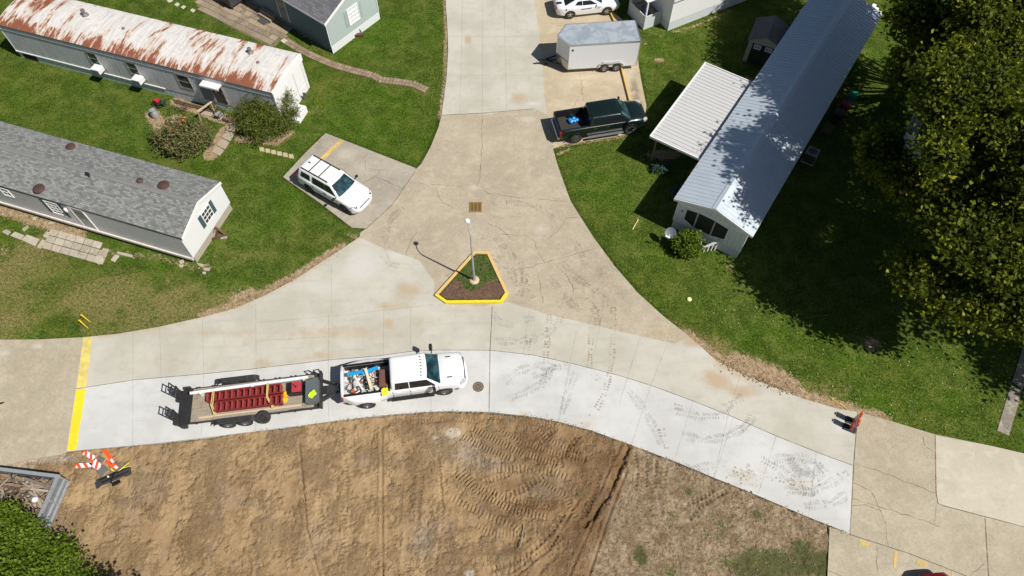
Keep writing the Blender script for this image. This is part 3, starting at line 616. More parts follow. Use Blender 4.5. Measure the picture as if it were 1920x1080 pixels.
for px in ([(955, 748), (990, 735), (1020, 715), (1035, 690)], [(948, 715), (975, 695), (1010, 685), (1045, 690)], [(1000, 640), (1030, 625), (1048, 605), (1052, 592)], [(930, 640), (970, 642), (1010, 632)], [(925, 590), (938, 605), (965, 612)], [(1000, 705), (1040, 690), (1070, 688)],
           [(1270, 773), (1310, 782), (1345, 781), (1370, 776)], [(1280, 818), (1320, 827), (1360, 820), (1395, 802), (1412, 785)], [(1360, 765), (1385, 750), (1395, 742)], [(1390, 806), (1405, 790), (1412, 778)], [(1450, 862), (1490, 856), (1530, 866), (1545, 880)], [(1480, 862), (1500, 885), (1530, 895), (1545, 885), (1530, 868)], [(1500, 870), (1520, 890), (1540, 880)], [(1475, 920), (1520, 922), (1560, 905), (1590, 885)], [(1510, 950), (1560, 945), (1590, 925)], [(1470, 872), (1500, 900)], [(1250, 865), (1300, 880), (1340, 873)], [(1180, 735), (1205, 765), (1225, 800), (1240, 835)], [(1080, 700), (1063, 745), (1052, 780)], [(720, 480), (730, 495), (750, 500)], [(985, 600), (1005, 598)], [(950, 790), (960, 780)], [(1425, 860), (1460, 880), (1500, 920), (1530, 925)]):
    tread(px, .45, .13, t1, .35)
struct(t1.build('tyre_marks', TM))
t2 = MB()
for px in ([(1150, 610), (1147, 680), (1135, 735), (1120, 765), (1105, 785)], [(1110, 615), (1105, 690)], [(1030, 590), (1028, 650)], [(1025, 640), (1022, 700), (1015, 730)], [(992, 635), (988, 670)], [(1110, 700), (1125, 715)], [(1240, 805), (1250, 845)], [(1280, 765), (1262, 762)], [(1375, 880), (1400, 890), (1420, 900)], [(1370, 895), (1410, 875)], [(1385, 905), (1415, 885)], [(1460, 900), (1500, 908), (1540, 905)], [(1120, 610), (1118, 575)], [(1152, 600), (1150, 575)], [(1000, 560), (985, 530), (975, 500)]):
    tread(px, .30, .16, t2, .1, .5, .8, .11)
struct(t2.build('muddy_tyre_prints', TB))
t3 = MB()
for px in ([(727, 470), (722, 440), (735, 410), (760, 385)], [(905, 445), (930, 450), (955, 470), (965, 490)], [(950, 380), (1000, 385), (1040, 410)], [(975, 555), (985, 520), (975, 490)], [(1070, 440), (1090, 475), (1100, 500)], [(1150, 585), (1135, 560), (1080, 520), (1050, 490)], [(840, 520), (870, 500), (885, 480)], [(890, 480), (930, 485), (960, 510), (968, 540)], [(1030, 520), (1060, 560), (1090, 585)], [(1100, 560), (1120, 590)]):
    tread(px, .42, .14, t3, .35)
struct(t3.build('tyre_marks', faded('rubber_smudge_old', (.20, .17, .13), .0, .32, 1.0, None, .9, 8)))
# ================================================================== HOUSES
def siding(name, c, pitch=.13, axis='Z', depth=.6, rough=.55, var=.06, streak=None, dark=None):
    t = NT(name); o = t.obj(); sx = t.node('ShaderNodeSeparateXYZ'); t.t.links.new(o, sx.inputs[0])
    s = sx.outputs['Z'] if axis == 'Z' else t.math('ADD', sx.outputs['X'], sx.outputs['Y'])
    fr = t.math('FRACT', t.math('DIVIDE', s, pitch))
    n = t.noise(2.0, 5, .65); n2 = t.noise(1.0, 5, .7, t.obj((1.5, 1.5, 5) if axis == 'Z' else (9, 9, .6)))
    col = t.mix(n, tuple(x*(1-var) for x in c), tuple(min(1, x*(1+var)) for x in c))
    if streak: col = t.mix(t.ramp(n2, .52, .75, 0, .5), col, streak)
    col = t.mix(t.ramp(fr, .90, .97, 0, .65), col, dark or tuple(x*.45 for x in c))
    t.col(col); t.bump(t.ramp(fr, .0, .92), depth, .03); return t.fin(rough, spec=.3)
def glass_mat():
    t = NT('window_glass'); n = t.noise(.8, 2)
    t.col(t.mix(n, (.018, .024, .030), (.05, .06, .07))); return t.fin(.06, spec=.6)
GLASS = glass_mat()
WHITE = mat('white_trim_paint', (.78, .78, .76), .45, var=.04, dirt=(.55, .52, .46), dirt_amt=.25)
WHITE2 = mat('bright_white_vinyl', (.80, .80, .79), .5, var=.03)
DARKTRIM = mat('dark_gutter_metal', (.045, .05, .055), .45)
BLACK = mat('black_plastic', (.018, .018, .019), .5, var=.2)
RUBBER = mat('tyre_rubber', (.028, .027, .026), .85, var=.25, dirt=(.16, .13, .10), dirt_amt=.35, bump=.2)
STEEL = mat('bare_steel', (.42, .42, .42), .35, .8, var=.15)
ALU = mat('bright_aluminium', (.70, .70, .70), .28, .85, var=.08)
GALV = mat('galvanised_steel', (.40, .42, .43), .5, .4, var=.15, dirt=(.25, .22, .18), dirt_amt=.4)
SHUT = mat('slate_blue_shutter', (.055, .090, .105), .6)
RUSTC = mat('rusty_brown_metal', (.13, .055, .04), .7, .1, var=.25, dirt=(.06, .035, .03), dirt_amt=.5)
WOOD_G = mat('weathered_grey_timber', (.30, .265, .22), .85, var=.22, nscale=8, dirt=(.16, .13, .10), dirt_amt=.5, bump=.2)
WOOD_N = mat('pale_new_timber', (.55, .42, .27), .75, var=.12, nscale=8, dirt=(.35, .26, .16), dirt_amt=.3)
WOOD_D = mat('dark_brown_timber', (.11, .07, .05), .8, var=.25, nscale=8)

def house(name, label, corner, ang, L, Wd, floor, eave, ridge, wall_m, skirt_m, roof_m, over=.25, over_end=.12, trim=WHITE, end_m=None, fascia_m=None, roof_thick=.10, bow=False, skirt_in=.03):
    t = thing(name, label, 'mobile home', (*corner, 0), R(ang)); t['_d'] = 0
    del t['_d']
    h = {'t': t, 'L': L, 'W': Wd, 'floor': floor, 'eave': eave}
    # walls as four boards butted together
    th = .09
    MB().bb(0, L, 0, th, floor, eave).build('long_wall', wall_m, t)
    MB().bb(0, L, Wd-th, Wd, floor, eave).build('long_wall', wall_m, t)
    def gable(x0, x1):
        pts = [(th, floor), (Wd-th, floor), (Wd-th, eave), (Wd/2, ridge-roof_thick*.7), (th, eave)]
        m = MB(); m.add([(x0, y, z) for y, z in pts]+[(x1, y, z) for y, z in pts], [(4, 3, 2, 1, 0), (5, 6, 7, 8, 9)]+[(i, (i+1) % 5, 5+(i+1) % 5, 5+i) for i in range(5)])
        return m
    e0 = gable(0, th).build('end_wall', end_m or wall_m, t); e1 = gable(L-th, L).build('end_wall', end_m or wall_m, t)
    s = MB(); k = skirt_in
    s.bb(k, L-k, k, k+.05, -.05, floor); s.bb(k, L-k, Wd-k-.05, Wd-k, -.05, floor); s.bb(k, k+.05, k+.05, Wd-k-.05, -.05, floor); s.bb(L-k-.05, L-k, k+.05, Wd-k-.05, -.05, floor)
    s.build('skirting', skirt_m, t)
    # roof
    slope = (ridge-eave)/(Wd/2)
    def rz(y): return eave+(min(y, Wd-y))*slope
    a, b = -over_end, L+over_end; ys = [-over, Wd/2, Wd+over]
    zs = [eave-over*slope, ridge, eave-over*slope]
    if bow:
        n = 12; ys = [-over+(Wd+2*over)*i/n for i in range(n+1)]; zs = [eave+(ridge-eave)*(1-((y-Wd/2)/(Wd/2+over))**2) for y in ys]
    nx = 2
    m = MB(); top = [(x, y, z+roof_thick) for x in (a, b) for y, z in zip(ys, zs)]; bot = [(x, y, z+.004) for x in (a, b) for y, z in zip(ys, zs)]
    k = len(ys); f = []
    for i in range(k-1):
        f.append((i, k+i, k+i+1, i+1)); f.append((2*k+i+1, 3*k+i+1, 3*k+i, 2*k+i))
    for i in range(k-1): f.append((i, i+1, 2*k+i+1, 2*k+i)); f.append((k+i+1, k+i, 3*k+i, 3*k+i+1))
    f.append((0, 2*k, 3*k, k)); f.append((k-1, 2*k-1, 4*k-1, 3*k-1))
    m.add(top+bot, f)
    h['roof'] = m.build('roof', roof_m, t, smooth=bow)
    h['rz'] = lambda y: float(np.interp(y, ys, zs))+roof_thick
    for x in (a-.025, b+.002):
        fm = MB()
        for i in range(k-1):
            z0, z1 = zs[i], zs[i+1]
            fm.add([(x, ys[i], z0-.10), (x, ys[i+1], z1-.10), (x, ys[i+1], z1+roof_thick+.01), (x, ys[i], z0+roof_thick+.01), (x+.023, ys[i], z0-.10), (x+.023, ys[i+1], z1-.10), (x+.023, ys[i+1], z1+roof_thick+.01), (x+.023, ys[i], z0+roof_thick+.01)],
                   [(3, 2, 1, 0), (4, 5, 6, 7), (0, 1, 5, 4), (1, 2, 6, 5), (2, 3, 7, 6), (3, 0, 4, 7)])
        fm.build('fascia', trim, t)
    for y in (ys[0]-.02, ys[-1]+.002): MB().bb(a, b, y, y+.018, zs[0]-.06, zs[0]+roof_thick-.01).build('gutter', fascia_m or trim, t)
    for x in (-.018, L-.045):
        for y in (-.018, Wd-.045): MB().bb(x, x+.063, y, y+.063, floor, eave-.01).build('corner_trim', trim, t)
    return h
def side_fn(h, side):
    L, Wd = h['L'], h['W']
    return {'S': lambda u, d, z: (u, -d, z), 'N': lambda u, d, z: (u, Wd+d, z), 'E': lambda u, d, z: (L+d, u, z), 'W': lambda u, d, z: (-d, u, z)}[side]
def sbox(mb, fn, u0, u1, d0, d1, z0, z1):
    p, q = fn(u0, d0, z0), fn(u1, d1, z1)
    mb.bb(min(p[0], q[0]), max(p[0], q[0]), min(p[1], q[1]), max(p[1], q[1]), z0, z1)
def window(h, side, u, z, w, ht, nx=2, ny=2, shutters=None, frame=WHITE2, pane=GLASS, fw=.055):
    fn = side_fn(h, side); f = MB()
    u0, u1, z0, z1 = u-w/2, u+w/2, z, z+ht
    sbox(f, fn, u0-fw, u0, .002, .05, z0-fw, z1+fw); sbox(f, fn, u1, u1+fw, .002, .05, z0-fw, z1+fw)
    sbox(f, fn, u0, u1, .002, .05, z0-fw, z0); sbox(f, fn, u0, u1, .002, .05, z1, z1+fw)
    for i in range(1, nx): x = u0+w*i/nx; sbox(f, fn, x-.015, x+.015, .012, .035, z0, z1)
    for i in range(1, ny): zz = z0+ht*i/ny; sbox(f, fn, u0, u1, .010, .037, zz-.018, zz+.018)
    o = f.build('window', frame, h['t']); p = MB(); sbox(p, fn, u0, u1, .002, .008, z0, z1); p.build('pane', pane, o)
    if shutters:
        for s in (-1, 1):
            m = MB(); a = u+s*(w/2+fw+.16); sbox(m, fn, a-.14, a+.14, .002, .028, z0-.05, z1+.05)
            for k in range(2):
                zc = z0+ht*(k*.5+.25); sbox(m, fn, a-.10, a+.10, .028, .035, zc-ht*.19, zc+ht*.19)
            m.build('shutter', shutters, h['t'])
    return o
def door(h, side, u, z, w, ht, m, win=None, frame=WHITE2):
    fn = side_fn(h, side); f = MB()
    sbox(f, fn, u-w/2-.07, u-w/2, .002, .05, z, z+ht+.07); sbox(f, fn, u+w/2, u+w/2+.07, .002, .05, z, z+ht+.07); sbox(f, fn, u-w/2, u+w/2, .002, .05, z+ht, z+ht+.07)
    d = MB(); sbox(d, fn, u-w/2, u+w/2, .002, .03, z, z+ht); o = d.build('door', m, h['t']); f.build('door_frame', frame, o)
    k = MB(); sbox(k, fn, u+w/2-.12, u+w/2-.07, .03, .075, z+.95, z+1.0); k.build('handle', STEEL, o)
    if win:
        p = MB(); sbox(p, fn, u-win/2, u+win/2, .031, .036, z+ht*.48, z+ht*.9); p.build('pane', GLASS, o)
    return o
def org(pnt, ang, L): return (pnt.x-L*math.cos(R(ang)), pnt.y-L*math.sin(R(ang)))

# ---------- rusty roofed home, top left
def rust_roof():
    t = NT('rusted_white_roof_coating')
    st = t.noise(1.0, 6, .72, t.obj((1.7, .34, 1), (0, 0, .22)), .35); st2 = t.noise(1.0, 5, .75, t.obj((7.5, .7, 1), (0, 0, .22)), .4); n = t.noise(.45, 3, .6); n3 = t.noise(12, 5, .75); n4 = t.noise(3, 5, .7, None, .6)
    sx = t.node('ShaderNodeSeparateXYZ'); t.t.links.new(t.obj(), sx.inputs[0])
    edge = t.ramp(sx.outputs['Y'], -.1, 1.5, .115, -.02); edge2 = t.ramp(sx.outputs['Y'], 3.5, 4.1, 0, .06)
    xx = t.math('ADD', t.ramp(sx.outputs['X'], 1.0, 7.5, .08, 0), t.ramp(sx.outputs['X'], 9, 14, 0, .03))
    base = t.mix(t.ramp(st2, .35, .65), (.52, .50, .48), (.72, .69, .66)); base = t.mix(t.ramp(n4, .52, .68, 0, .7), base, (.44, .43, .42))
    base = t.mix(t.ramp(st2, .58, .72, 0, .55), base, (.33, .29, .27))
    s = t.math('ADD', t.math('ADD', t.math('MULTIPLY', st, .75), t.math('MULTIPLY', st2, .42)), t.math('ADD', edge, t.math('ADD', edge2, xx)))
    s = t.math('ADD', s, t.math('MULTIPLY', t.math('SUBTRACT', n, .5), .35))
    c = t.mix(t.ramp(s, .615, .68, 0, .75), base, (.52, .33, .20)); c = t.mix(t.ramp(s, .66, .71), c, t.mix(n3, (.17, .055, .03), (.30, .11, .06)))
    c = t.mix(t.ramp(t.math('ADD', st2, t.math('MULTIPLY', n3, .3)), .80, .86, 0, .8), c, (.74, .71, .67))
    t.col(c); t.bump(t.math('ADD', st2, n3), .4, .03); return t.fin(.75, spec=.2)
def panel_siding():
    t = NT('ribbed_aluminium_siding'); sx = t.node('ShaderNodeSeparateXYZ'); t.t.links.new(t.obj(), sx.inputs[0]); s = t.math('ADD', sx.outputs['X'], sx.outputs['Y'])
    f1 = t.math('FRACT', t.math('DIVIDE', s, .13)); f2 = t.math('FRACT', t.math('DIVIDE', s, .78)); i2 = t.math('FLOOR', t.math('DIVIDE', s, .78))
    wn = t.node('ShaderNodeTexWhiteNoise', noise_dimensions='1D'); t.set(wn.inputs['W'], i2); n2 = t.noise(1.0, 6, .75, t.obj((5, 5, .5)))
    c = t.mix(wn.outputs[0], (.78, .75, .80), (.86, .83, .88)); c = t.mix(t.ramp(n2, .45, .65, 0, .55), c, (.40, .385, .375))
    c = t.mix(t.ramp(f1, .35, .55, 0, .35), c, (.36, .37, .39)); c = t.mix(t.ramp(f1, .85, .95, 0, .3), c, (.8, .8, .8)); c = t.mix(t.ramp(f2, .90, .93), c, (.82, .83, .84)); c = t.mix(t.ramp(f2, .97, .985), c, (.20, .20, .21))
    t.col(c); t.bump(f1, .6, .02); return t.fin(.5)
ALSIDE = panel_siding()
ALSK = siding('pale_blue_skirting_panels', (.60, .70, .73), .42, 'X', .8, .5, .06, (.5, .56, .56))
ENDW = siding('painted_white_end_siding', (.76, .75, .75), 1.1, 'X', .5, .6, .03, (.66, .60, .58))
L1 = 21.6; a1 = -18.2; c1 = P(510, 175, 2.95)
h1 = house('mobile_home', 'long mobile home with a rust streaked white roof and ribbed grey siding', (0, 0), a1, L1, 3.9, .65, 2.95, 3.22, ALSIDE, ALSK, rust_roof(), over=.015, over_end=.03, end_m=ENDW, fascia_m=mat('tarnished_roof_edge', (.16, .17, .18), .6, .3), bow=True, roof_thick=.06)
h1['t'].location = (*org(c1, a1, L1), 0)
t = h1['t']
band = MB(); band.bb(0, L1, -.03, -.002, 2.52, 2.60); band.build('trim_band', mat('grey_band', (.14, .15, .16), .5), t)
MB().bb(L1-.028, L1+.012, 0, 3.9, -.04, .63).build('skirting', ENDW, t)
fw = MB(); fw.bb(L1+.03, L1+.10, -.05, 3.95, 2.45, 3.0); fw.build('gable_board', WHITE2, t)
for u in (7.35, 10.55): window(h1, 'S', u, 1.45, .75, 1.0, 1, 2, frame=ALU)
window(h1, 'S', 14.6, 1.35, .95, 1.15, 1, 2, frame=ALU)
AC = mat('white_air_conditioner_case', (.74, .74, .72), .5, dirt=(.5, .48, .42))
for u in (7.55, 10.85):
    m = MB(); m.bb(u-.33, u+.33, -.62, -.052, 1.12, 1.50); o = m.build('air_conditioner', AC, t, bevel=.02)
    g = MB()
    for k in range(5): g.bb(u-.28, u+.28, -.632, -.62, 1.17+k*.06, 1.19+k*.06)
    g.build('grille', DARKTRIM, o)
o = door(h1, 'S', 17.1, .70, .86, 1.85, mat('dark_storm_door', (.045, .04, .04), .35), .6, ALU)
m = MB(); m.bb(16.35, 17.75, -.55, -.052, 2.56, 2.62); m.bb(16.35, 17.75, -.55, -.50, 2.48, 2.56); m.build('door_awning', WHITE2, t)
m = MB(); m.add([(15.75, -.09, .75), (16.6, -.09, .75), (16.6, -.06, 2.6), (15.75, -.06, 2.6), (15.75, -.053, .75), (16.6, -.053, .75), (16.6, -.052, 2.6), (15.75, -.052, 2.6)], [(3, 2, 1, 0)[::-1], (4, 5, 6, 7)[::-1], (0, 1, 5, 4), (1, 2, 6, 5), (2, 3, 7, 6), (3, 0, 4, 7)]); m.build('storm_panel', mat('slate_storm_panel', (.16, .18, .22), .5), t)
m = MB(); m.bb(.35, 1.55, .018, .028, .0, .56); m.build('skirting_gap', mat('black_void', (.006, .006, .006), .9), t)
m = MB(); m.bb(0, 12.5, -.05, -.002, .62, .70); m.build('sill_rail', WHITE, t)
def roof_vent(h, x, y, r, hgt, m, cone=True, name='roof_vent'):
    z = h['rz'](y)-.01; b = MB()
    if cone: b.lathe([(r*1.25, 0), (r*1.1, hgt*.2), (r*.55, hgt*.35), (r*.5, hgt*.7), (r*.75, hgt*.72), (r*.7, hgt*.95), (.01, hgt)], 16, (x, y, z))
    else: b.lathe([(r*.8, 0), (r, hgt*.35), (r*.92, hgt*.7), (r*.6, hgt*.95), (.01, hgt)], 20, (x, y, z))
    return b.build(name, m, h['t'], smooth=True)
OLDV = mat('aged_vent_metal', (.22, .20, .18), .6, .4, var=.3)
roof_vent(h1, 5.7, 2.5, .2, .5, OLDV); roof_vent(h1, 18.6, 2.75, .18, .42, OLDV); roof_vent(h1, 9.1, 2.1, .12, .12, OLDV, False); roof_vent(h1, 19.6, 2.0, .12, .1, OLDV, False)
m = MB(); m.bb(-.02, 1.1, .1, 3.8, 3.24, 3.29)
# ---------- grey shingled home, left
def shingles(name, a, b, dark, patch=None, sc=1.0):
    t = NT(name); br = t.node('ShaderNodeTexBrick'); br.offset = .5
    t.set(br.inputs['Vector'], t.obj((sc, sc*1.3, 1))); br.inputs['Scale'].default_value = 1.0
    br.inputs['Brick Width'].default_value = .33; br.inputs['Row Height'].default_value = .19; br.inputs['Mortar Size'].default_value = .012; br.inputs['Bias'].default_value = -.1
    for i, c in (('Color1', a), ('Color2', b), ('Mortar', dark)): br.inputs[i].default_value = (*c, 1)
    n = t.noise(16, 4, .8); n2 = t.noise(.6, 4, .6); n3 = t.noise(5, 4, .8)
    c = t.mix(t.ramp(n3, .50, .66, 0, .4), br.outputs[0], b); c = t.mix(t.ramp(n, .52, .7, 0, .35), c, dark)
    c = t.mix(t.ramp(n2, .45, .7, 0, .3), c, patch or tuple(x*1.25 for x in b))
    t.col(c); t.bump(t.math('ADD', br.outputs[0], n), .5, .02); return t.fin(.9, spec=.15)
SH2 = shingles('grey_asphalt_shingles', (.15, .152, .15), (.305, .31, .30), (.10, .10, .095), (.20, .225, .20), 1.3)
SID2 = siding('pale_blue_lap_siding', (.84, .82, .90), .21, 'Z', 1.0, .5, .08, (.52, .54, .60), (.34, .36, .42))
END2 = siding('white_end_lap_siding', (.78, .785, .79), .12, 'Z', .3, .5, .02, None, (.70, .71, .72))
SK2 = siding('beige_ribbed_skirting', (.42, .38, .31), .18, 'X', 1.0, .7, .1, (.24, .21, .17))
L2 = 23.0; a2 = -18.1; W2 = 4.36
h2 = house('mobile_home', 'mobile home with grey shingle roof, white end wall and pale blue lap siding', (0, 0), a2, L2, W2, .6, 2.62, 3.30, SID2, SK2, SH2, over=.02, over_end=.14, end_m=END2, trim=WHITE2, fascia_m=DARKTRIM)
c2 = P(372, 490, 0)+Vector((math.sin(R(a2))*.14, -math.cos(R(a2))*.14, 0)); h2['t'].location = (*org(c2, a2, L2), 0); t = h2['t']
rcap = MB(); rcap.add([(-.14, W2/2-.16, 3.385), (L2+.14, W2/2-.16, 3.385), (L2+.14, W2/2, 3.43), (-.14, W2/2, 3.43), (L2+.14, W2/2+.16, 3.385), (-.14, W2/2+.16, 3.385)], [(0, 1, 2, 3), (3, 2, 4, 5)]); rcap.build('ridge_cap', mat('ridge_shingle', (.19, .19, .185), .9, var=.2, nscale=12), t)
m = MB(); m.bb(L2+.142, L2+.30, -.18, W2+.18, 2.5, 2.55)
window(h2, 'E', 2.45, 1.35, .78, .95, 3, 3, SHUT)
window(h2, 'S', 14.0, 1.25, .85, 1.15, 3, 4, SHUT); window(h2, 'S', 10.6, 1.7, .6, .7, 2, 2)
STORM = mat('grey_storm_door', (.34, .35, .36), .4, var=.1)
door(h2, 'S', 15.85, .62, .86, 1.9, STORM, .6)
m = MB(); m.lathe([(.05, 0), (.05, .1), (.09, .12), (.09, .3), (.05, .34)], 12, (15.1, -.12, 2.05)); m.build('wall_light', WHITE2, t)
m = MB(); m.bb(-.02, L2, -.13, -.02, .42, .60); m.build('sill_board', mat('mildewed_sill_board', (.62, .57, .50), .85, var=.2, dirt=(.30, .23, .17), dirt_amt=.7), t)
VENT = mat('brown_roof_vent', (.085, .045, .038), .55, .1, var=.2)
for px, r in (((1230, 78), .36), ((1057, 47), .2), ((270, 72), .36)):
    q = P(px[0]/4, 330+px[1]/4, 3.2); v = (q-t.location); ca, sa = math.cos(-R(a2)), math.sin(-R(a2)); x, y = v.x*ca-v.y*sa, v.x*sa+v.y*ca
    roof_vent(h2, x, y, r, .2, VENT, False)
q = P(128, 270, 3.2); v = q-t.location; x, y = v.x*ca-v.y*sa, v.x*sa+v.y*ca; roof_vent(h2, x, y, .3, .18, VENT, False)
q = P(168, 331, 3.3); v = q-t.location; x, y = v.x*ca-v.y*sa, v.x*sa+v.y*ca
m = MB(); m.tube((x, y, 3.3), (x, y, 3.62), .06); m.bb(x-.12, x+.12, y-.06, y+.06, 3.55, 3.64); m.build('vent_pipe', BLACK, t)
# ---------- metal roofed home, right
def metal_roof(name, c, rough=.32, metal=.35):
    t = NT(name); n = t.noise(1.2, 4, .6); n2 = t.noise(7, 4, .7)
    t.col(t.mix(t.ramp(n2, .5, .8, 0, .25), t.mix(n, tuple(x*.93 for x in c), tuple(min(1, x*1.05) for x in c)), tuple(x*.75 for x in c)))
    return t.fin(t.ramp(n, .3, .7, rough, rough+.15), metal, spec=.5)
MR = metal_roof('galvalume_roof_sheet', (.56, .625, .69), .42, .25)
W3w = siding('white_vertical_siding', (.66, .68, .69), .30, 'X', .5, .6, .05, (.55, .57, .57))
SK3 = siding('white_skirting_panel', (.58, .60, .61), .16, 'X', .9, .6, .05, (.45, .47, .46))
a3 = 56.9; cE = P(1411, 444, 2.72); W3 = 4.45; L3 = 22.9
ca, sa = math.cos(R(a3)), math.sin(R(a3)); ov = .28
o3 = (cE.x+.12*ca-ov*sa*1, cE.y+.12*sa+ov*ca)
h3 = house('mobile_home', 'mobile home under a dappled silver metal roof with three dark front windows', o3, a3, L3, W3, .75, 2.80, 3.48, W3w, SK3, MR, over=ov, over_end=.14, trim=WHITE, roof_thick=.06)
t = h3['t']; m = MB(); sl = (3.48-2.80)/(W3/2)
x = -.05
while x < L3+.1:
    for s in (0, 1):
        y0, y1 = (-ov, W3/2-.12) if s == 0 else (W3+ov, W3/2+.12); z0 = 2.80-ov*sl+.06; z1 = 2.80+(W3/2-.12)*sl+.06
        for k, wd in ((0, .035),): m.bar((x, y0, z0+.008), (x, y1, z1+.008), wd, .034, up=(0, 0, 1))
    x += .305
m.build('roof_ribs', MR, t)
m = MB(); zc = 3.48+.06
m.add([(-.15, W3/2-.24, zc-.24*sl+.03), (L3+.15, W3/2-.24, zc-.24*sl+.03), (L3+.15, W3/2, zc+.035), (-.15, W3/2, zc+.035), (L3+.15, W3/2+.24, zc-.24*sl+.03), (-.15, W3/2+.24, zc-.24*sl+.03), (-.15, W3/2-.24, zc-.24*sl+.005), (L3+.15, W3/2-.24, zc-.24*sl+.005), (L3+.15, W3/2+.24, zc-.24*sl+.005), (-.15, W3/2+.24, zc-.24*sl+.005)], [(0, 1, 2, 3), (3, 2, 4, 5), (7, 1, 0, 6), (4, 8, 9, 5)]); m.build('ridge_cap', MR, t)
SCREEN = mat('dark_window_screen', (.010, .009, .009), .7, var=.2)
fn = side_fn(h3, 'W')
for i, (ua, ub, z0l, z0r, z1l, z1r) in enumerate([(1.15, 1.95, 1.25, 1.0, 2.25, 2.4), (2.05, 3.05, 1.0, 1.0, 2.42, 2.42), (3.15, 3.8, 1.0, 1.35, 2.4, 2.25)]):
    m = MB(); pts = [fn(ua, .004, z0l), fn(ub, .004, z0r), fn(ub, .004, z1r), fn(ua, .004, z1l)]; m.plate(pts, (-1, 0, 0), .02); w_ = m.build('window', SCREEN, t)
    f = MB(); pp = [fn(ua-.05, 0, z0l-.05), fn(ub+.05, 0, z0r-.05), fn(ub+.05, 0, z1r+.05), fn(ua-.05, 0, z1l+.05)]
    for a, b in zip(pp, pp[1:]+pp[:1]): f.bar(Vector(a)+Vector((-.02, 0, 0)), Vector(b)+Vector((-.02, 0, 0)), .06, .04, up=(1, 0, 0))
    f.build('frame', WHITE, w_)
for x in (-.0,):
    m = MB(); m.bb(-.012, -.001, .0, W3, 2.45, 2.62); m.build('trim_board', WHITE, t)
m = MB(); m.bb(-.05, -.003, 4.0, 4.12, 1.9, 1.98); m.build('number_plate', BLACK, t)
for u in (5, 9.5, 14, 18.5): window(h3, 'N', u, 1.4, 1.0, .95, 2, 2)
for u in (4, 10, 16): window(h3, 'S', u, 1.4, 1.0, .95, 2, 2)
door(h3, 'N', 7.2, .78, .86, 1.9, WHITE2, .5)
# ---------- blue home, top
BLUE = siding('slate_blue_lap_siding', (.155, .225, .270), .13, 'Z', .3, .6, .03, None, (.11, .165, .20))
SAGE = siding('pale_sage_lap_siding', (.43, .50, .485), .13, 'Z', .35, .55, .03, None, (.37, .43, .42))
SH4 = shingles('charcoal_shingles', (.125, .125, .135), (.19, .19, .20), (.085, .085, .09), (.17, .17, .18), .85)
SKW = siding('white_brick_skirting', (.72, .73, .73), .25, 'Z', .3, .6, .02)
c4 = P(624.6, 100.5, 0); a4 = -38.5; L4 = 17; W4 = 5.0
h4 = house('mobile_home', 'slate blue mobile home with charcoal shingles and a pale sage end wall', (0, 0), a4, L4, W4, .62, 2.75, 3.75, BLUE, mat('blue_grey_skirting', (.13, .185, .215), .6, var=.06), SH4, over=.15, over_end=.12, end_m=SAGE, trim=WHITE2)
h4['t'].location = (*org(c4, a4, L4), 0); t = h4['t']
m = MB(); m.bb(L4-.025, L4+.012, .0, W4, -.04, .60); m.build('skirting', SKW, t)
TAN = mat('tan_shutter', (.40, .36, .22), .6)
window(h4, 'E', 2.6, 1.25, 1.0, 1.25, 3, 4, mat('sage_shutter', (.33, .40, .39), .6), WHITE2, mat('white_window_blind', (.70, .72, .74), .3))
door(h4, 'S', 12.1, .62, .9, 1.95, mat('grey_blue_door', (.16, .19, .22), .4), .6)
roof_vent(h4, 15.3, 1.4, .12, .18, BLACK, False)
# ---------- white home, top right
c5 = P(1251.6, 58.5, 0); a5 = 28.5; L5 = 19; W5 = 4.6
LAPW = siding('white_vinyl_lap_siding', (.80, .80, .80), .12, 'Z', .25, .5, .02, None, (.72, .72, .72))
h5 = house('mobile_home', 'white vinyl sided mobile home with white ribbed skirting', (c5.x, c5.y), a5, L5, W5, .75, 2.85, 3.6, LAPW, siding('white_ribbed_skirting', (.62, .66, .68), .2, 'X', .9, .6, .03, (.5, .53, .55)), SH2, over=.2, over_end=.15, trim=WHITE2)
t = h5['t']
for u in (6, 12): window(h5, 'S', u, 1.5, .9, .9, 2, 2)
# porch box at its front
pb = thing('porch', 'small white panelled porch box on the near end of the white home', 'porch', (c5.x, c5.y, 0), R(a5))
SKP = bpy.data.materials['white_ribbed_skirting']
m = MB(); m.bb(-1.55, -.03, 1.0, 1.06, -.04, 1.15); m.bb(-1.55, -1.49, 1.06, 3.2, -.04, 1.15); m.bb(-1.55, -.03, 3.14, 3.2, -.04, 1.15); m.build('side_panel', SKP, pb)
m = MB(); m.bb(-1.49, -.06, 1.06, 3.14, .62, .70); m.build('deck', WOOD_G, pb)
for x, y in ((-1.5, 1.05), (-1.5, 3.1)): MB().bb(x-.05, x+.05, y-.05, y+.05, 1.15, 2.5).build('post', WHITE2, pb)
m = MB(); m.prism([(-1.7, .9), (-.06, .9), (-.06, 3.35), (-1.7, 3.35)], 2.5, 2.58); m.build('porch_roof', WHITE2, pb)
m = MB(); m.bb(-1.2, -.8, 1.5, 2.1, .71, 1.0); m.bb(-1.2, -1.1, 1.5, 2.1, 1.0, 1.4); o = m.build('chair', mat('blue_fabric', (.03, .06, .13), .8), None, loc=(c5.x, c5.y, 0), rz=R(a5), bevel=.03)
tag(o, 'dark blue chair inside the white porch box', 'chair')
# ---------- pale home under the trees on the right
c6 = P(1790, 352, 0)
h6 = house('mobile_home', 'pale roofed mobile home mostly hidden under the tall trees at the right', (c6.x, c6.y), 57, 16, 4.2, .7, 2.6, 3.1, W3w, SK3, metal_roof('shade_darkened_roof', (.20, .22, .23), .7, .0), trim=WHITE)  # pale roof's colour darkened to stand for the shade under the trees
window(h6, 'W', 2.1, 1.4, 1.0, .9, 2, 2)

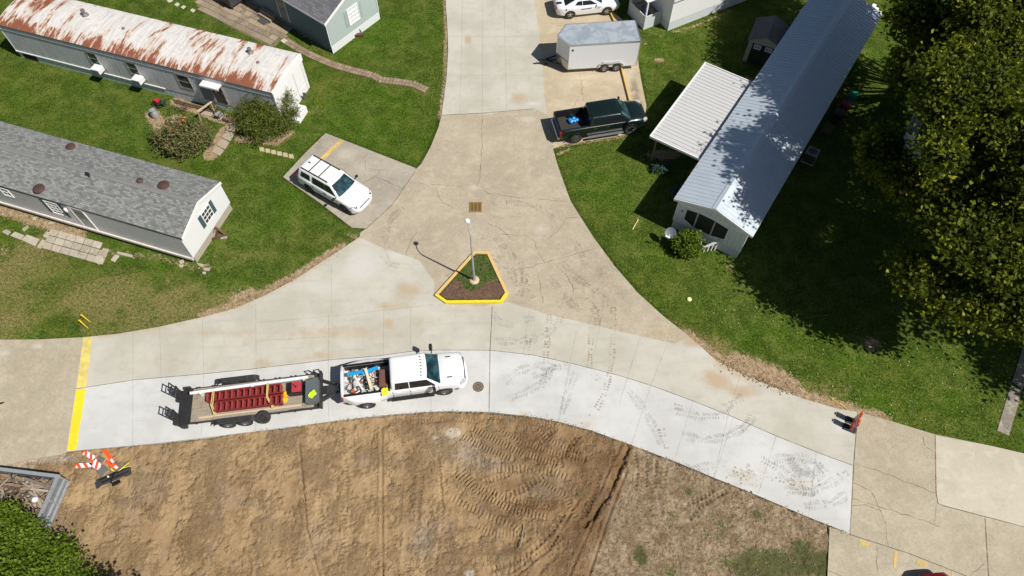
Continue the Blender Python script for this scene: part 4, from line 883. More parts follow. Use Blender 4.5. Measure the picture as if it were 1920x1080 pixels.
# ---------- carport
CPW = mat('cream_carport_panel', (.52, .52, .515), .45, var=.03, dirt=(.52, .50, .45), dirt_amt=.3)
A = P(1220, 256, 2.45); B = P(1323, 117, 2.55); ang = math.atan2(B.y-A.y, B.x-A.x); LC = (B-A).length; WC = 3.75
cp = thing('carport', 'cream ribbed panel carport roof on brown posts beside the metal roofed home', 'carport', (A.x, A.y, 0), ang)
m = MB(); m.prism([(0, 0), (LC, 0), (LC, -WC), (0, -WC)], 2.42, 2.46); 
x = 0.0
while x <= LC+.01: m.bb(x-.015, x+.015, -WC, 0, 2.462, 2.492); x += LC/26
m.build('roof_panel', CPW, cp)
m = MB(); m.bb(-.05, LC+.05, 0.0, .06, 2.36, 2.54); m.bb(-.06, -.0, -WC, 0, 2.36, 2.53); m.bb(LC, LC+.06, -WC, 0, 2.36, 2.53); m.build('edge_trim', WHITE, cp)
for x in (.35, LC/2, LC-.35):
    m = MB(); m.bb(x-.06, x+.06, -.40, -.28, -.02, 2.42); m.build('post', mat('brown_stained_post', (.20, .13, .075), .8, var=.2), cp)
m = MB(); m.bb(.1, LC-.1, -.38, -.30, 2.30, 2.42); m.build('beam', WOOD_D, cp)
# ---------- shed
S0 = P(1392, 113, 0)
sh = thing('garden_shed', 'small beige resin shed with dark doors behind the metal roofed home', 'shed', (S0.x, S0.y, 0), R(-24))
SHW = mat('beige_resin_wall', (.42, .39, .33), .7, var=.06); SHR = shingles('brown_shed_shingle', (.16, .14, .13), (.21, .19, .175), (.09, .08, .075), None, 1.4); SHD = mat('dark_brown_resin_door', (.035, .028, .025), .6)
m = MB(); m.bb(0, .06, 0, 2.3, 0, 1.95); m.bb(2.14, 2.2, 0, 2.3, 0, 1.95); m.bb(.06, 2.14, 2.24, 2.3, 0, 1.95); m.build('side_wall', SHW, sh)
m = MB(); pts = [(0, 0), (.3, 0), (.3, 1.75), (1.9, 1.75), (1.9, 0), (2.2, 0), (2.2, 1.95), (1.1, 2.45), (0, 1.95)]
m.add([(x, 0.0, z) for x, z in pts]+[(x, -.06, z) for x, z in pts], [tuple(range(9)), tuple(range(17, 8, -1))]+[(i, (i+1) % 9, 9+(i+1) % 9, 9+i)[::-1] for i in range(9)]); m.build('front_wall', SHW, sh)
for s in (0, 1):
    x0 = .3+.8*s; m = MB(); m.bb(x0+.01, x0+.79, -.03, -.01, .02, 1.73); o = m.build('door', SHD, sh)
    f = MB(); f.bb(x0+.15, x0+.65, -.075, -.031, 1.3, 1.36); f.bb(x0+.15, x0+.65, -.075, -.031, 1.6, 1.66); f.bb(x0+.15, x0+.21, -.075, -.031, 1.36, 1.6); f.bb(x0+.59, x0+.65, -.075, -.031, 1.36, 1.6); f.bb(x0+.38, x0+.42, -.072, -.031, 1.36, 1.6); f.bb(x0+.21, x0+.59, -.070, -.031, 1.46, 1.50); f.build('window', WHITE2, o)
m = MB(); m.add([(-.12, -.15, 1.92), (1.1, -.15, 2.50), (2.32, -.15, 1.92), (-.12, 2.4, 1.92), (1.1, 2.4, 2.50), (2.32, 2.4, 1.92), (-.12, -.15, 1.98), (1.1, -.15, 2.56), (2.32, -.15, 1.98), (-.12, 2.4, 1.98), (1.1, 2.4, 2.56), (2.32, 2.4, 1.98)], [(6, 7, 10, 9), (7, 8, 11, 10), (3, 4, 1, 0), (4, 5, 2, 1), (0, 1, 7, 6), (1, 2, 8, 7), (4, 3, 9, 10), (5, 4, 10, 11), (3, 0, 6, 9), (2, 5, 11, 8)]); m.build('roof', SHR, sh)
# ================================================================== VEHICLES
def car_paint(name, c, rough=.28, metal=0.0, dust=None):
    t = NT(name); n = t.noise(1.5, 5, .65)
    t.col(t.mix(t.ramp(n, .5, .8, 0, .35), c, dust or tuple(x*.8+.03 for x in c)))
    return t.fin(t.ramp(n, .3, .7, rough, rough+.12), metal, spec=.5, coat=.5)
PW = car_paint('white_car_paint', (.76, .765, .77), .3, 0, (.66, .64, .60)); PG = car_paint('dark_green_car_paint', (.005, .014, .012), .25, .2, (.02, .024, .022)); PM = car_paint('maroon_car_paint', (.16, .012, .014), .25, .2)
CG = NT('car_window_glass'); CG.col((.012, .016, .018)); CG = CG.fin(.04, spec=.7)
WS = NT('windshield_glass'); _n = WS.noise(2.5, 4, .7); WS.col(WS.mix(WS.ramp(_n, .45, .6), (.010, .028, .036), (.03, .085, .105))); WS = WS.fin(.05, spec=.7)
HL = NT('headlight_lens'); HL.col((.45, .47, .48)); HL = HL.fin(.12, spec=.8)
TL = mat('red_tail_light', (.35, .01, .01), .2); CHR = mat('chrome', (.75, .75, .75), .12, 1.0, var=.03)
BLKP = mat('satin_black_trim', (.012, .012, .013), .45); WELL = mat('wheel_well_black', (.004, .004, .004), .95)

def apply_bool(o, cutter):
    md = o.modifiers.new('cut', 'BOOLEAN'); md.object = cutter; md.solver = 'EXACT'; md.operation = 'DIFFERENCE'
    bpy.context.view_layer.update()
    dg = bpy.context.evaluated_depsgraph_get(); me = bpy.data.meshes.new_from_object(o.evaluated_get(dg))
    o.modifiers.clear(); o.data = me
    bpy.data.objects.remove(cutter, do_unlink=True)
def loft_body(stations, crown=.03):
    """stations: x, half width, z bottom, z shoulder, z top centre, half width of top plane"""
    prof = []
    for x, w, zb, zs, zt, wt in stations:
        zm = zb+(zs-zb)*.5
        prof.append([(x, 0, zb), (x, w*.80, zb), (x, w*.955, zb+.05), (x, w, zm), (x, w*.985, zs-.10), (x, w*.955, zs-.025), (x, wt, zs+(zt-zs)*.55), (x, wt*.55, zt), (x, 0, zt+crown*.3)])
    m = MB(); k = len(prof[0]); N = 2*k-2; vs = []
    for p in prof: vs += p+[(x, -y, z) for x, y, z in p[-2:0:-1]]
    fs = []
    for j in range(len(prof)-1):
        for i in range(N): fs.append((j*N+i, j*N+(i+1) % N, (j+1)*N+(i+1) % N, (j+1)*N+i))
    fs.append(tuple(range(N))[::-1]); fs.append(tuple(range((len(prof)-1)*N, len(prof)*N)))
    m.add(vs, fs); return m
def ring(xf, xr, w, z, r=.12, n=4, xfn=0.0):
    pts = []
    for cx, cy, a0 in ((xf-r, w-r, 0), (xr+r, w-r, 90), (xr+r, -w+r, 180), (xf-r, -w+r, 270)):
        for i in range(n+1):
            a = R(a0+90*i/n); pts.append((cx+r*math.cos(a)+(xfn*(1-(abs(cy)/w)**2) if cx > (xf+xr)/2 else 0), cy+r*math.sin(a), z))
    return pts
def wheel(par, x, y, r, w, side, rim_m=ALU, spokes=5, dish=.03, name='wheel'):
    # built about the wheel's own centre, side = +1 when the outer face looks to +y
    m = MB(); hw = w/2
    prof = [(r*.58, -hw*.8), (r*.80, -hw), (r*.95, -hw*.9), (r, -hw*.6), (r, hw*.6), (r*.95, hw*.9), (r*.80, hw), (r*.58, hw*.8)]
    m.lathe([(a, b) for a, b in prof], 26, (0, 0, 0), 'Y', cap=False)
    for k in range(26):
        a = 2*math.pi*k/26
        m.box((r*1.0*math.cos(a), 0, r*1.0*math.sin(a)), (.02, w*.7, r*.10), M=Matrix.Rotation(-a, 4, 'Y'))
    o = m.build(name, RUBBER, par, smooth=True); o.location = (x, y, r)
    q = MB(); yo = side*(hw*.72)
    q.lathe([(r*.60, yo-side*.10), (r*.60, yo), (r*.54, yo+side*.015), (r*.50, yo-side*.02), (r*.46, yo-side*.09)], 26, (0, 0, 0), 'Y', cap=False)
    for k in range(spokes):
        a = 2*math.pi*(k+.25)/spokes
        for da in (-.11, .11): q.bar((r*.12*math.cos(a), yo-side*dish, r*.12*math.sin(a)), (r*.53*math.cos(a+da), yo-side*.015, r*.53*math.sin(a+da)), r*.11, .03, up=(0, 1, 0))
    q.lathe([(.001, yo-side*dish*.3), (r*.16, yo-side*dish*.5), (r*.17, yo-side*.06)], 14, (0, 0, 0), 'Y', cap=False)
    ri = q.build('rim', rim_m, o, smooth=True)
    d = MB(); d.lathe([(.001, yo-side*.08), (r*.47, yo-side*.08)], 20, (0, 0, 0), 'Y', cap=False); d.build('brake_disc', mat('brake_grey', (.06, .06, .06), .6, .4), o)
    return o
def curved_bumper(par, x, hw, z0, z1, m, back=.42, depth=.16, name='front_bumper', s=1):
    n = 14; out = []; inn = []
    for i in range(n+1):
        v = -1+2*i/n; k = abs(v)**3.2; out.append((x-s*back*k, hw*v)); inn.append((x-s*(back*k+depth), hw*v*(1-.02)))
    b = MB(); zs = ((z0, .0), (z0+.05, .03), ((z0+z1)/2, .035), (z1-.04, .02), (z1, -.02)); N = 2*(n+1); vs = []
    for z, o in zs: vs += [(px+s*o, py, z) for px, py in out]+[(px, py, z) for px, py in inn[::-1]]
    fs = [tuple(range(N))[::-1], tuple(range(4*N, 5*N))]
    for j in range(4):
        for i in range(N): fs.append((j*N+i, j*N+(i+1) % N, (j+1)*N+(i+1) % N, (j+1)*N+i))
    b.add(vs, fs); return b.build(name, m, par, smooth=True, ang=50, fix=True)
class Cab:
    """greenhouse: belt ring to roof ring, with helpers that lay glass on its planes"""
    def __init__(s, xf0, xr0, wb, zb, xf1, xr1, wr, zr, nose=.06):
        s.__dict__.update(locals())
    def mesh(s):
        m = MB(); rings = [ring(s.xf0, s.xr0, s.wb, s.zb-.05, .10, 4, s.nose)]
        t = .93; l = lambda a, b: a+(b-a)*t
        rings.append(ring(l(s.xf0, s.xf1), l(s.xr0, s.xr1), l(s.wb, s.wr), l(s.zb, s.zr), .12, 4, s.nose*.9))
        rings.append(ring(s.xf1-.03, s.xr1+.03, s.wr-.03, s.zr, .13, 4, s.nose*.8))
        rings.append(ring(s.xf1-.12, s.xr1+.12, s.wr-.13, s.zr+.025, .13, 4, s.nose*.7))
        rings.append(ring(s.xf1-.35, s.xr1+.35, s.wr-.38, s.zr+.04, .1, 4, .02))
        N = len(rings[0]); vs = sum(rings, []); fs = []
        for j in range(len(rings)-1):
            for i in range(N): fs.append((j*N+i, j*N+(i+1) % N, (j+1)*N+(i+1) % N, (j+1)*N+i))
        fs.append(tuple(range((len(rings)-1)*N, len(rings)*N))); m.add(vs, fs); return m
    def side(s, x, z, sd):
        k = (z-s.zb)/(s.zr-s.zb); return Vector((x, sd*(s.wb+(s.wr-s.wb)*k), z))
    def side_glass(s, name, pts, par, sd, m=CG, t=.012):
        k = (s.wr-s.wb)/(s.zr-s.zb); n = Vector((0, sd, -sd*k*sd)).normalized(); n = Vector((0, sd, -k)).normalized()
        return MB().plate([s.side(x, z, sd)+n*.004 for x, z in pts], n, t).build(name, m, par)
    def end_glass(s, name, par, front=True, t0=.08, t1=.88, w0=.90, w1=.86, m=WS):
        xa, xb = (s.xf0, s.xf1) if front else (s.xr0, s.xr1); nf = s.nose if front else 0
        def pt(t, v):
            w = (s.wb+(s.wr-s.wb)*t)*(w0+(w1-w0)*t)
            return Vector((xa+(xb-xa)*t+nf*(1-(v*.95)**2)*(1-.2*t), v*w, s.zb+(s.zr-s.zb)*t))
        n = Vector(((s.zr-s.zb)*(1 if front else -1), 0, abs(xa-xb))).normalized(); nv = 8; nt_ = 3; mb = MB(); vs = []
        for off in (.006, .018):
            for i in range(nt_+1):
                for k in range(nv+1): vs.append(pt(t0+(t1-t0)*i/nt_, -1+2*k/nv)+n*off)
        q = nv+1; fs = []; base = (nt_+1)*q
        for i in range(nt_):
            for k in range(nv):
                f = (base+i*q+k, base+i*q+k+1, base+(i+1)*q+k+1, base+(i+1)*q+k); fs.append(f if front else f[::-1])
        rim = list(range(q))+[i*q+nv for i in range(1, nt_+1)]+[nt_*q+k for k in range(nv-1, -1, -1)]+[i*q for i in range(nt_-1, 0, -1)]
        for a, b in zip(rim, rim[1:]+rim[:1]): fs.append((a, b, base+b, base+a) if front else (b, a, base+a, base+b))
        mb.add(vs, fs); return mb.build(name, m, par, smooth=True)
def place(rear, front, side, half, xr, xf):
    """set a vehicle down by the ground contact of its two near wheels; side -1: its right side is near"""
    a, b = P(*rear), P(*front); ang = math.atan2(b.y-a.y, b.x-a.x); mx = (a+b)/2; xm = (xr+xf)/2
    n = Vector((-math.sin(ang), math.cos(ang), 0)); d = Vector((math.cos(ang), math.sin(ang), 0))
    c = mx-n*(side*half)-d*xm
    return (c.x, c.y, ZR+.005), ang
def seams(par, lst, m=None):
    for a, b in lst: MB().bar(a, b, .012, .012).build('door_seam', m or BLKP, par)
def mirror(par, x, y, z, sd, w=.2, h=.16, d=.12, m=BLKP, arm=.1):
    o = MB(); o.box((x, sd*(y+arm+w/2), z), (d, w, h), rz=sd*-.15); mm = o.build('mirror', m, par, bevel=.03)
    a = MB(); a.bar((x+.02, sd*(y-.05), z-.04), (x, sd*(y+arm+.05), z-.02), .05, .05); a.build('mirror_arm', BLKP, mm); return mm
def cut_wells(body, xs, r, half, w=.5, extra=None):
    c = MB()
    for x in xs:
        for s in (-1, 1): c.lathe([(r*1.16, -w/2), (r*1.16, w/2)], 24, (x, s*(half), r), 'Y')
    if extra: extra(c)
    co = c.build('cutter', WELL, body.parent, fix=True)
    bm = bmesh.new(); bm.from_mesh(body.data); bmesh.ops.recalc_face_normals(bm, faces=bm.faces); bm.to_mesh(body.data); bm.free(); apply_bool(body, co)

# ---------------- white SUV
loc, ang = place((584, 358.5), (652.4, 399), -1, .80, -1.46, 1.46)
ang = R(-33.5)
suv = thing('suv', 'white off-road SUV with black roof rails parked on the left driveway', 'suv', loc, ang)
S = [(-2.44, .80, .50, .88, 1.02, .70), (-2.38, .88, .42, 1.05, 1.14, .80), (-2.15, .94, .38, 1.12, 1.18, .86), (-1.4, .965, .36, 1.12, 1.18, .88), (0, .965, .36, 1.10, 1.16, .88), (.9, .965, .36, 1.08, 1.14, .86), (1.2, .96, .36, 1.06, 1.13, .80), (1.9, .95, .38, 1.00, 1.08, .74), (2.2, .92, .42, .95, 1.02, .68), (2.36, .80, .46, .88, .94, .58), (2.44, .62, .50, .78, .82, .46)]
b = loft_body(S).build('body', PW, suv, smooth=True, ang=50); cut_wells(b, (-1.46, 1.46), .40, .86)
cab = Cab(1.12, -2.36, .86, 1.13, .38, -2.18, .68, 1.76); cab.mesh().build('cab', PW, suv, smooth=True, ang=60)
cab.end_glass('windshield', suv, True, .04, .9); cab.end_glass('rear_window', suv, False, .12, .85, m=CG)
for sd in (1, -1):
    cab.side_glass('side_window', [(.88, 1.18), (-.02, 1.18), (-.02, 1.66), (.42, 1.66)], suv, sd); cab.side_glass('side_window', [(-.06, 1.18), (-1.02, 1.18), (-1.02, 1.66), (-.06, 1.66)], suv, sd)
    cab.side_glass('side_window', [(-1.24, 1.25), (-2.0, 1.25), (-1.92, 1.62), (-1.24, 1.64)], suv, sd); mirror(suv, .92, .92, 1.18, sd)
    m = MB(); m.bar((.15, sd*.60, 1.84), (-2.0, sd*.60, 1.84), .05, .05)
    for x in (.1, -.9, -1.95): m.bb(x-.06, x+.06, sd*.60-.035, sd*.60+.035, 1.75, 1.83)
    m.build('roof_rail', BLKP, suv)
    for x in (1.46, -1.46): wheel(suv, x, sd*.83, .40, .26, sd, mat('graphite_rim', (.05, .05, .055), .4, .6), 6)
    m = MB(); m.bar((.95, sd*.94, .42), (-.95, sd*.94, .42), .12, .06); m.build('side_step', BLKP, suv)
    m = MB(); m.box((2.20, sd*.745, .885), (.40, .17, .13), rz=-sd*.62); q_ = m.build('headlight', BLKP, suv, bevel=.03); m = MB(); m.box((2.235, sd*.745, .905), (.26, .12, .12), rz=-sd*.62); m.build('lens', HL, q_, bevel=.02)
    m = MB(); m.box((-2.36, sd*.80, 1.0), (.10, .16, .34)); m.build('tail_light', TL, suv, bevel=.02)
    for x in (.05, -.95): m = MB(); m.box((x, sd*.975, 1.0), (.18, .02, .04)); m.build('door_handle', BLKP, suv)
    seams(suv, [((.95, sd*.97, .48), (.95, sd*.955, 1.05)), ((-.04, sd*.975, .48), (-.04, sd*.96, 1.08)), ((-1.02, sd*.975, .8), (-1.02, sd*.96, 1.08))])
m = MB(); m.box((2.40, 0, .74), (.10, .95, .12)); m.build('grille', BLKP, suv, bevel=.02)
curved_bumper(suv, 2.50, .93, .40, .66, PW, .36); curved_bumper(suv, -2.52, .93, .42, .68, PW, .22, name='rear_bumper', s=-1)
for x in (-.55, -1.35): m = MB(); m.bar((x, -.6, 1.86), (x, .6, 1.86), .05, .03); m.build('roof_bar', BLKP, suv)
m = MB(); m.bar((2.36, -.34, .905), (2.36, .34, .905), .05, .03); m.build('hood_trim', BLKP, suv); m = MB(); m.bb(-1.9, -1.75, -.03, .03, 1.80, 1.87); m.build('antenna', BLKP, suv)

# ---------------- pickups
def pickup(name, label, loc, ang, paint, L, hw, wr, cabx, bedx, zsh, zroof, r, xw, rim, floor_m, flare=0, hood=.0):
    t = thing(name, label, 'pickup truck', loc, ang); hl = L/2; cf, rf, rr = cabx
    S = [(-hl, hw*.90, .62, zsh-.05, zsh, hw*.80), (-hl+.06, hw*.97, .58, zsh-.01, zsh+.02, hw*.88), (-hl+.4, hw, .52, zsh, zsh+.03, hw*.90), (bedx[1], hw, .50, zsh, zsh+.03, hw*.90), (bedx[1]+.06, hw*.995, .50, zsh, zsh+.02, hw*.90), (cf-.2, hw*.995, .50, zsh-.02, zsh+.01, hw*.90), (cf+.05, hw*.99, .50, zsh-.03, zsh+.06+hood, hw*.80), (hl-.65, hw*.98, .50, zsh-.08, zsh+.03+hood, hw*.78), (hl-.28, hw*.95, .50, zsh-.13, zsh-.03+hood, hw*.74), (hl-.12, hw*.86, .50, zsh-.20, zsh-.10+hood*.7, hw*.66), (hl-.03, hw*.72, .50, zsh-.27, zsh-.20+hood*.5, hw*.56), (hl+.03, hw*.50, .55, zsh-.36, zsh-.31, hw*.38)]
    b = loft_body(S).build('body', paint, t, smooth=True, ang=50)
    def ex(c): c.bb(bedx[0], bedx[1], -hw*.80, hw*.80, zsh-.50, zsh+.3)
    cut_wells(b, xw, r, hw-.14, .5, ex)
    m = MB(); m.bb(bedx[0]+.002, bedx[1]-.002, -hw*.80+.002, hw*.80-.002, zsh-.498, zsh-.485)
    for k in range(9): y = -hw*.7+k*hw*1.4/8; m.bb(bedx[0]+.02, bedx[1]-.02, y-.03, y+.03, zsh-.485, zsh-.468)
    m.build('bed_liner', floor_m, t)
    m = MB()
    for s in (-1, 1):
        m.bb(bedx[0], bedx[1], s*hw*.80, s*hw*.915, zsh+.015, zsh+.045)
        m.bb(bedx[0]+.02, bedx[1]-.02, s*(hw*.80-.008), s*(hw*.80-.003), zsh-.45, zsh)
    m.bb(bedx[1]-.012, bedx[1]-.004, -hw*.78, hw*.78, zsh-.45, zsh)
    m.build('bed_rail', BLKP, t)
    cab = Cab(cf, bedx[1]+.05, hw*.93, zsh-.02, rf, rr, hw*.74, zroof, .10); cab.mesh().build('cab', paint, t, smooth=True, ang=60)
    cab.end_glass('windshield', t, True, .03, .93, .93, .92); cab.end_glass('rear_window', t, False, .30, .88, .85, .85, m=CG)
    zw0, zw1 = zsh+.06, zsh+(zroof-zsh)*.86; dm = (rf+rr)/2+.02
    for sd in (1, -1):
        cab.side_glass('side_window', [(cf-.30, zw0), (dm+.03, zw0), (dm+.03, zw1), (rf-.02+(cf-rf)*.10, zw1)], t, sd); cab.side_glass('side_window', [(dm-.03, zw0), (rr+.16, zw0), (rr+.22, zw1), (dm-.03, zw1)], t, sd)
        m = MB(); m.box((hl-.20, sd*hw*.80, zsh-.20), (.32, .20, .20), rz=-sd*.45); m.build('headlight', HL, t, bevel=.03)
        m = MB(); m.box((-hl+.06, sd*hw*.90, zsh-.22), (.12, .14, .40)); m.build('tail_light', TL, t, bevel=.02)
        for x in (dm+.16, rr+.30): m = MB(); m.box((x, sd*(hw+.012), zsh-.14), (.20, .03, .045)); m.build('door_handle', CHR if paint is PG else paint, t)
        seams(t, [((cf-.12, sd*hw*1.0, .62), (cf-.14, sd*hw*.985, zsh-.03)), ((dm, sd*hw*1.003, .62), (dm, sd*hw*.99, zsh-.02)), ((rr+.02, sd*hw*1.003, .62), (rr+.02, sd*hw*.99, zsh-.02))])
    m = MB(); m.box((hl-.03, 0, zsh-.42), (.10, hw*1.25, .42)); g = m.build('grille', BLKP, t, bevel=.02)
    curved_bumper(t, hl+.10, hw*.97, .40, .68, CHR if paint is PG else paint, .34)
    m = MB(); m.box((-hl-.05, 0, .58), (.20, hw*1.80, .20)); m.build('rear_bumper', CHR, t, bevel=.04)
    m = MB(); m.bb(-hl-.008, -hl+.0, -hw*.78, hw*.78, zsh-.45, zsh-.04); m.build('tailgate', paint, t)
    seams(t, [((-hl-.012, -hw*.79, zsh-.46), (-hl-.012, -hw*.79, zsh-.02)), ((-hl-.012, hw*.79, zsh-.46), (-hl-.012, hw*.79, zsh-.02)), ((bedx[1]+.02, -hw*.97, zsh+.03), (bedx[1]+.02, hw*.97, zsh+.03))])
    return t, cab
loc, ang = place((691.7, 767.5), (840, 742), -1, 1.13, -2.05, 2.12); ang = R(8.2)
ram, cab = pickup('pickup_truck', 'white crew cab pickup with twin rear wheels and a bed full of scrap', loc, ang, PW, 6.6, 1.01, 0, (1.98, 1.22, -.60), (-3.14, -.72), 1.30, 1.93, .41, (-2.05, 2.12), None, mat('white_bed_paint', (.55, .55, .54), .5, dirt=(.3, .27, .22), dirt_amt=.5), hood=.06)
RIMG = mat('dull_steel_rim', (.16, .16, .165), .45, .6)
for sd in (1, -1):
    wheel(ram, 2.12, sd*.90, .41, .27, sd, RIMG, 8)
    w_ = wheel(ram, -2.05, sd*1.10, .41, .24, sd, RIMG, 8, .12); wheel(ram, -2.05, sd*.80, .41, .24, sd, RIMG, 8)
    # flared rear fender
    m = MB(); N = 14; vs = []; fs = []
    for i in range(N+1):
        x = -3.05+2.2*i/N; k = math.sin(math.pi*i/N)**.6; y0 = 1.0; y1 = 1.0+.245*k
        zlow = .62 if abs(x+2.05) > .50 else max(.62, .41+math.sqrt(max(0, .50**2-(x+2.05)**2)))
        prof = [(y0, 1.24), (y0+(y1-y0)*.55, 1.19), (y1, 1.06), (y1+.005, zlow+.02), (y1-.03, zlow)]
        vs += [(x, sd*y, z) for y, z in prof]
    for i in range(N):
        for j in range(4):
            f = (i*5+j, (i+1)*5+j, (i+1)*5+j+1, i*5+j+1); fs.append(f if sd < 0 else f[::-1])
    m.add(vs, fs); m.build('rear_fender', PW, ram, smooth=True, ang=60)
    mirror(ram, 1.62, .98, 1.45, sd, .26, .42, .16, BLKP, .16)
    m = MB(); m.bar((1.55, sd*1.08, .50), (-.75, sd*1.08, .50), .20, .07); m.build('running_board', BLKP, ram)
    m = MB(); m.bb(2.35, 2.62, sd*.60-.03, sd*.60+.03, 1.405, 1.415); m.build('hood_vent', BLKP, ram)
for k in range(7): m = MB(); m.bb(1.02-.012*abs(k-3), 1.09-.012*abs(k-3), -.54+k*.18-.025, -.54+k*.18+.025, 1.955, 1.985); m.build('marker_light', BLKP, ram)
m = MB(); m.path([(3.06, -.86, 1.12), (3.24, -.62, 1.13), (3.31, 0, 1.14), (3.24, .62, 1.13), (3.06, .86, 1.12)], .012, 5); m.build('hood_edge', BLKP, ram)
RM = Matrix.Translation(loc) @ Matrix.Rotation(ang, 4, 'Z')
loc, ang = place((1079.4, 268), (1180.8, 248.6), -1, .88, -1.90, 1.90); ang = R(12.0)
gr, cab = pickup('pickup_truck', 'dark green crew cab pickup with a black bed parked on the right pad', loc, ang, PG, 6.1, 1.02, 0, (1.85, 1.10, -.92), (-2.94, -1.06), 1.24, 1.86, .42, (-1.90, 1.90), None, mat('black_bed_liner', (.035, .033, .032), .8, var=.2))
for sd in (1, -1):
    for x in (-1.9, 1.9): wheel(gr, x, sd*.89, .42, .27, sd, CHR, 6)
    mirror(gr, 1.55, .98, 1.32, sd, .22, .22, .14, BLKP, .06)
    m = MB(); m.bar((1.35, sd*1.07, .42), (-1.1, sd*1.07, .42), .17, .06); m.build('running_board', mat('grey_step', (.25, .25, .26), .4, .5), gr)
    m = MB(); m.bar((1.50, sd*1.0, 1.245), (-1.0, sd*1.0, 1.245), .02, .03); m.build('window_trim', CHR, gr)
    for x in (-1.9, 1.9):
        m = MB(); pts = [(x+.50*math.cos(a), sd*1.025, .42+.50*math.sin(a)) for a in [math.pi*i/12 for i in range(13)]]
        for p, q in zip(pts[:-1], pts[1:]): m.bar(p, q, .05, .07, up=(0, 1, 0))
        m.build('fender_flare', BLKP, gr)
GM = Matrix.Translation(loc) @ Matrix.Rotation(ang, 4, 'Z')
m = MB()
for k in range(7): m.lathe([(.02, 0), (.13, .02), (.15, .12), (.08, .2), (.01, .22)], 8, (random.uniform(-.25, .25), random.uniform(-.12, .12), random.uniform(0, .06)))
BAG = mat('bright_blue_plastic', (.01, .22, .62), .3, var=.4, nscale=14)
o = m.build('bag', BAG, None, smooth=True, loc=GM @ Vector((-1.85, .25, .79)), rz=.3); tag(o, 'crumpled bright blue bag lying in the green pickup bed', 'bag')

# ---------------- white coupe at the top
loc, ang = place((1067, 36), (1139, 27), -1, .84, -1.42, 1.46); ang = R(8.5)
cp2 = thing('sports_coupe', 'white sports coupe with black stripes parked on the pad beyond the white cargo trailer', 'car', loc, ang)
S = [(-2.46, .72, .42, .86, .92, .60), (-2.38, .86, .34, .96, 1.02, .74), (-2.0, .95, .28, 1.00, 1.05, .80), (-1.42, .99, .26, 1.01, 1.04, .80), (-.6, .97, .24, .97, 1.0, .80), (.6, .95, .24, .94, .98, .80), (1.2, .96, .26, .92, .98, .76), (1.9, .95, .28, .86, .92, .70), (2.3, .86, .34, .76, .82, .60), (2.46, .66, .40, .66, .70, .48)]
b = loft_body(S).build('body', PW, cp2, smooth=True, ang=50); cut_wells(b, (-1.42, 1.46), .36, .88, .42)
cab = Cab(1.05, -1.95, .82, .98, .22, -.95, .60, 1.36, .1); cab.mesh().build('cab', PW, cp2, smooth=True, ang=60)
cab.end_glass('windshield', cp2, True, .04, .93); cab.end_glass('rear_window', cp2, False, .15, .9, m=CG)
for sd in (1, -1):
    cab.side_glass('side_window', [(.65, 1.02), (-.45, 1.02), (-.45, 1.29), (.14, 1.29)], cp2, sd); cab.side_glass('side_window', [(-.50, 1.02), (-1.05, 1.06), (-.85, 1.27), (-.50, 1.29)], cp2, sd)
    for x in (-1.42, 1.46): wheel(cp2, x, sd*.85, .36, .25, sd, CHR, 5)
    mirror(cp2, .62, .86, 1.02, sd, .18, .12, .1, PW, .03)
    m = MB(); m.bar((.25, sd*.985, .86), (-.6, sd*.99, .80), .02, .03); m.build('side_stripe', BLKP, cp2)
    for k in range(2): m = MB(); m.bar((.92-k*.14, sd*.97, .90), (.78-k*.14, sd*.985, .74), .015, .05, up=(0, 1, 0)); m.build('fender_stripe', BLKP, cp2)
    m = MB(); m.lathe([(.07, 0), (.07, .012)], 14, (-1.75, sd*.962, .86), 'Y'); m.build('fuel_cap', BLKP, cp2)
    m = MB(); m.bb(-2.40, -2.0, sd*.20, sd*.42, 1.045, 1.065); m.build('deck_stripe', BLKP, cp2)
    m = MB(); m.box((-2.44, sd*.55, .85), (.08, .34, .12)); m.build('tail_light', TL, cp2); m = MB(); m.box((2.34, sd*.62, .68), (.16, .3, .12), rz=-sd*.4); m.build('headlight', HL, cp2)
for k in range(6): m = MB(); m.bar((-1.05-.13*k, -.48, 1.36-.052*k), (-1.05-.13*k, .48, 1.36-.052*k), .07, .02); m.build('rear_louvre', BLKP, cp2)
m = MB(); m.box((2.42, 0, .5), (.08, 1.0, .22)); m.build('grille', BLKP, cp2)

# ---------------- maroon car at the bottom edge (only its tail reaches the frame)
q = P(1742, 1067, .5)
mc = thing('car', 'maroon car at the bottom edge with only its dark tail in view', 'car', (q.x+.20, q.y-2.45, ZR), R(95))
S = [(-2.25, .72, .40, .80, .88, .60), (-2.15, .84, .34, .92, 1.0, .74), (-1.3, .88, .26, .94, 1.0, .78), (1.0, .88, .26, .90, .98, .76), (1.9, .84, .28, .76, .84, .64), (2.25, .62, .38, .60, .66, .45)]
b = loft_body(S).build('body', PM, mc, smooth=True, ang=50); cut_wells(b, (-1.35, 1.35), .33, .80, .4)
cab = Cab(1.0, -1.8, .78, .96, .25, -1.2, .60, 1.42); cab.mesh().build('cab', PM, mc, smooth=True, ang=60); cab.end_glass('windshield', mc, True); cab.end_glass('rear_window', mc, False, m=CG)
for sd in (1, -1):
    cab.side_glass('side_window', [(.65, 1.0), (-1.2, 1.0), (-1.0, 1.34), (.2, 1.34)], mc, sd)
    for x in (-1.35, 1.35): wheel(mc, x, sd*.77, .33, .22, sd)
    m = MB(); m.box((-2.2, sd*.62, .80), (.1, .3, .16)); m.build('tail_light', TL, mc)
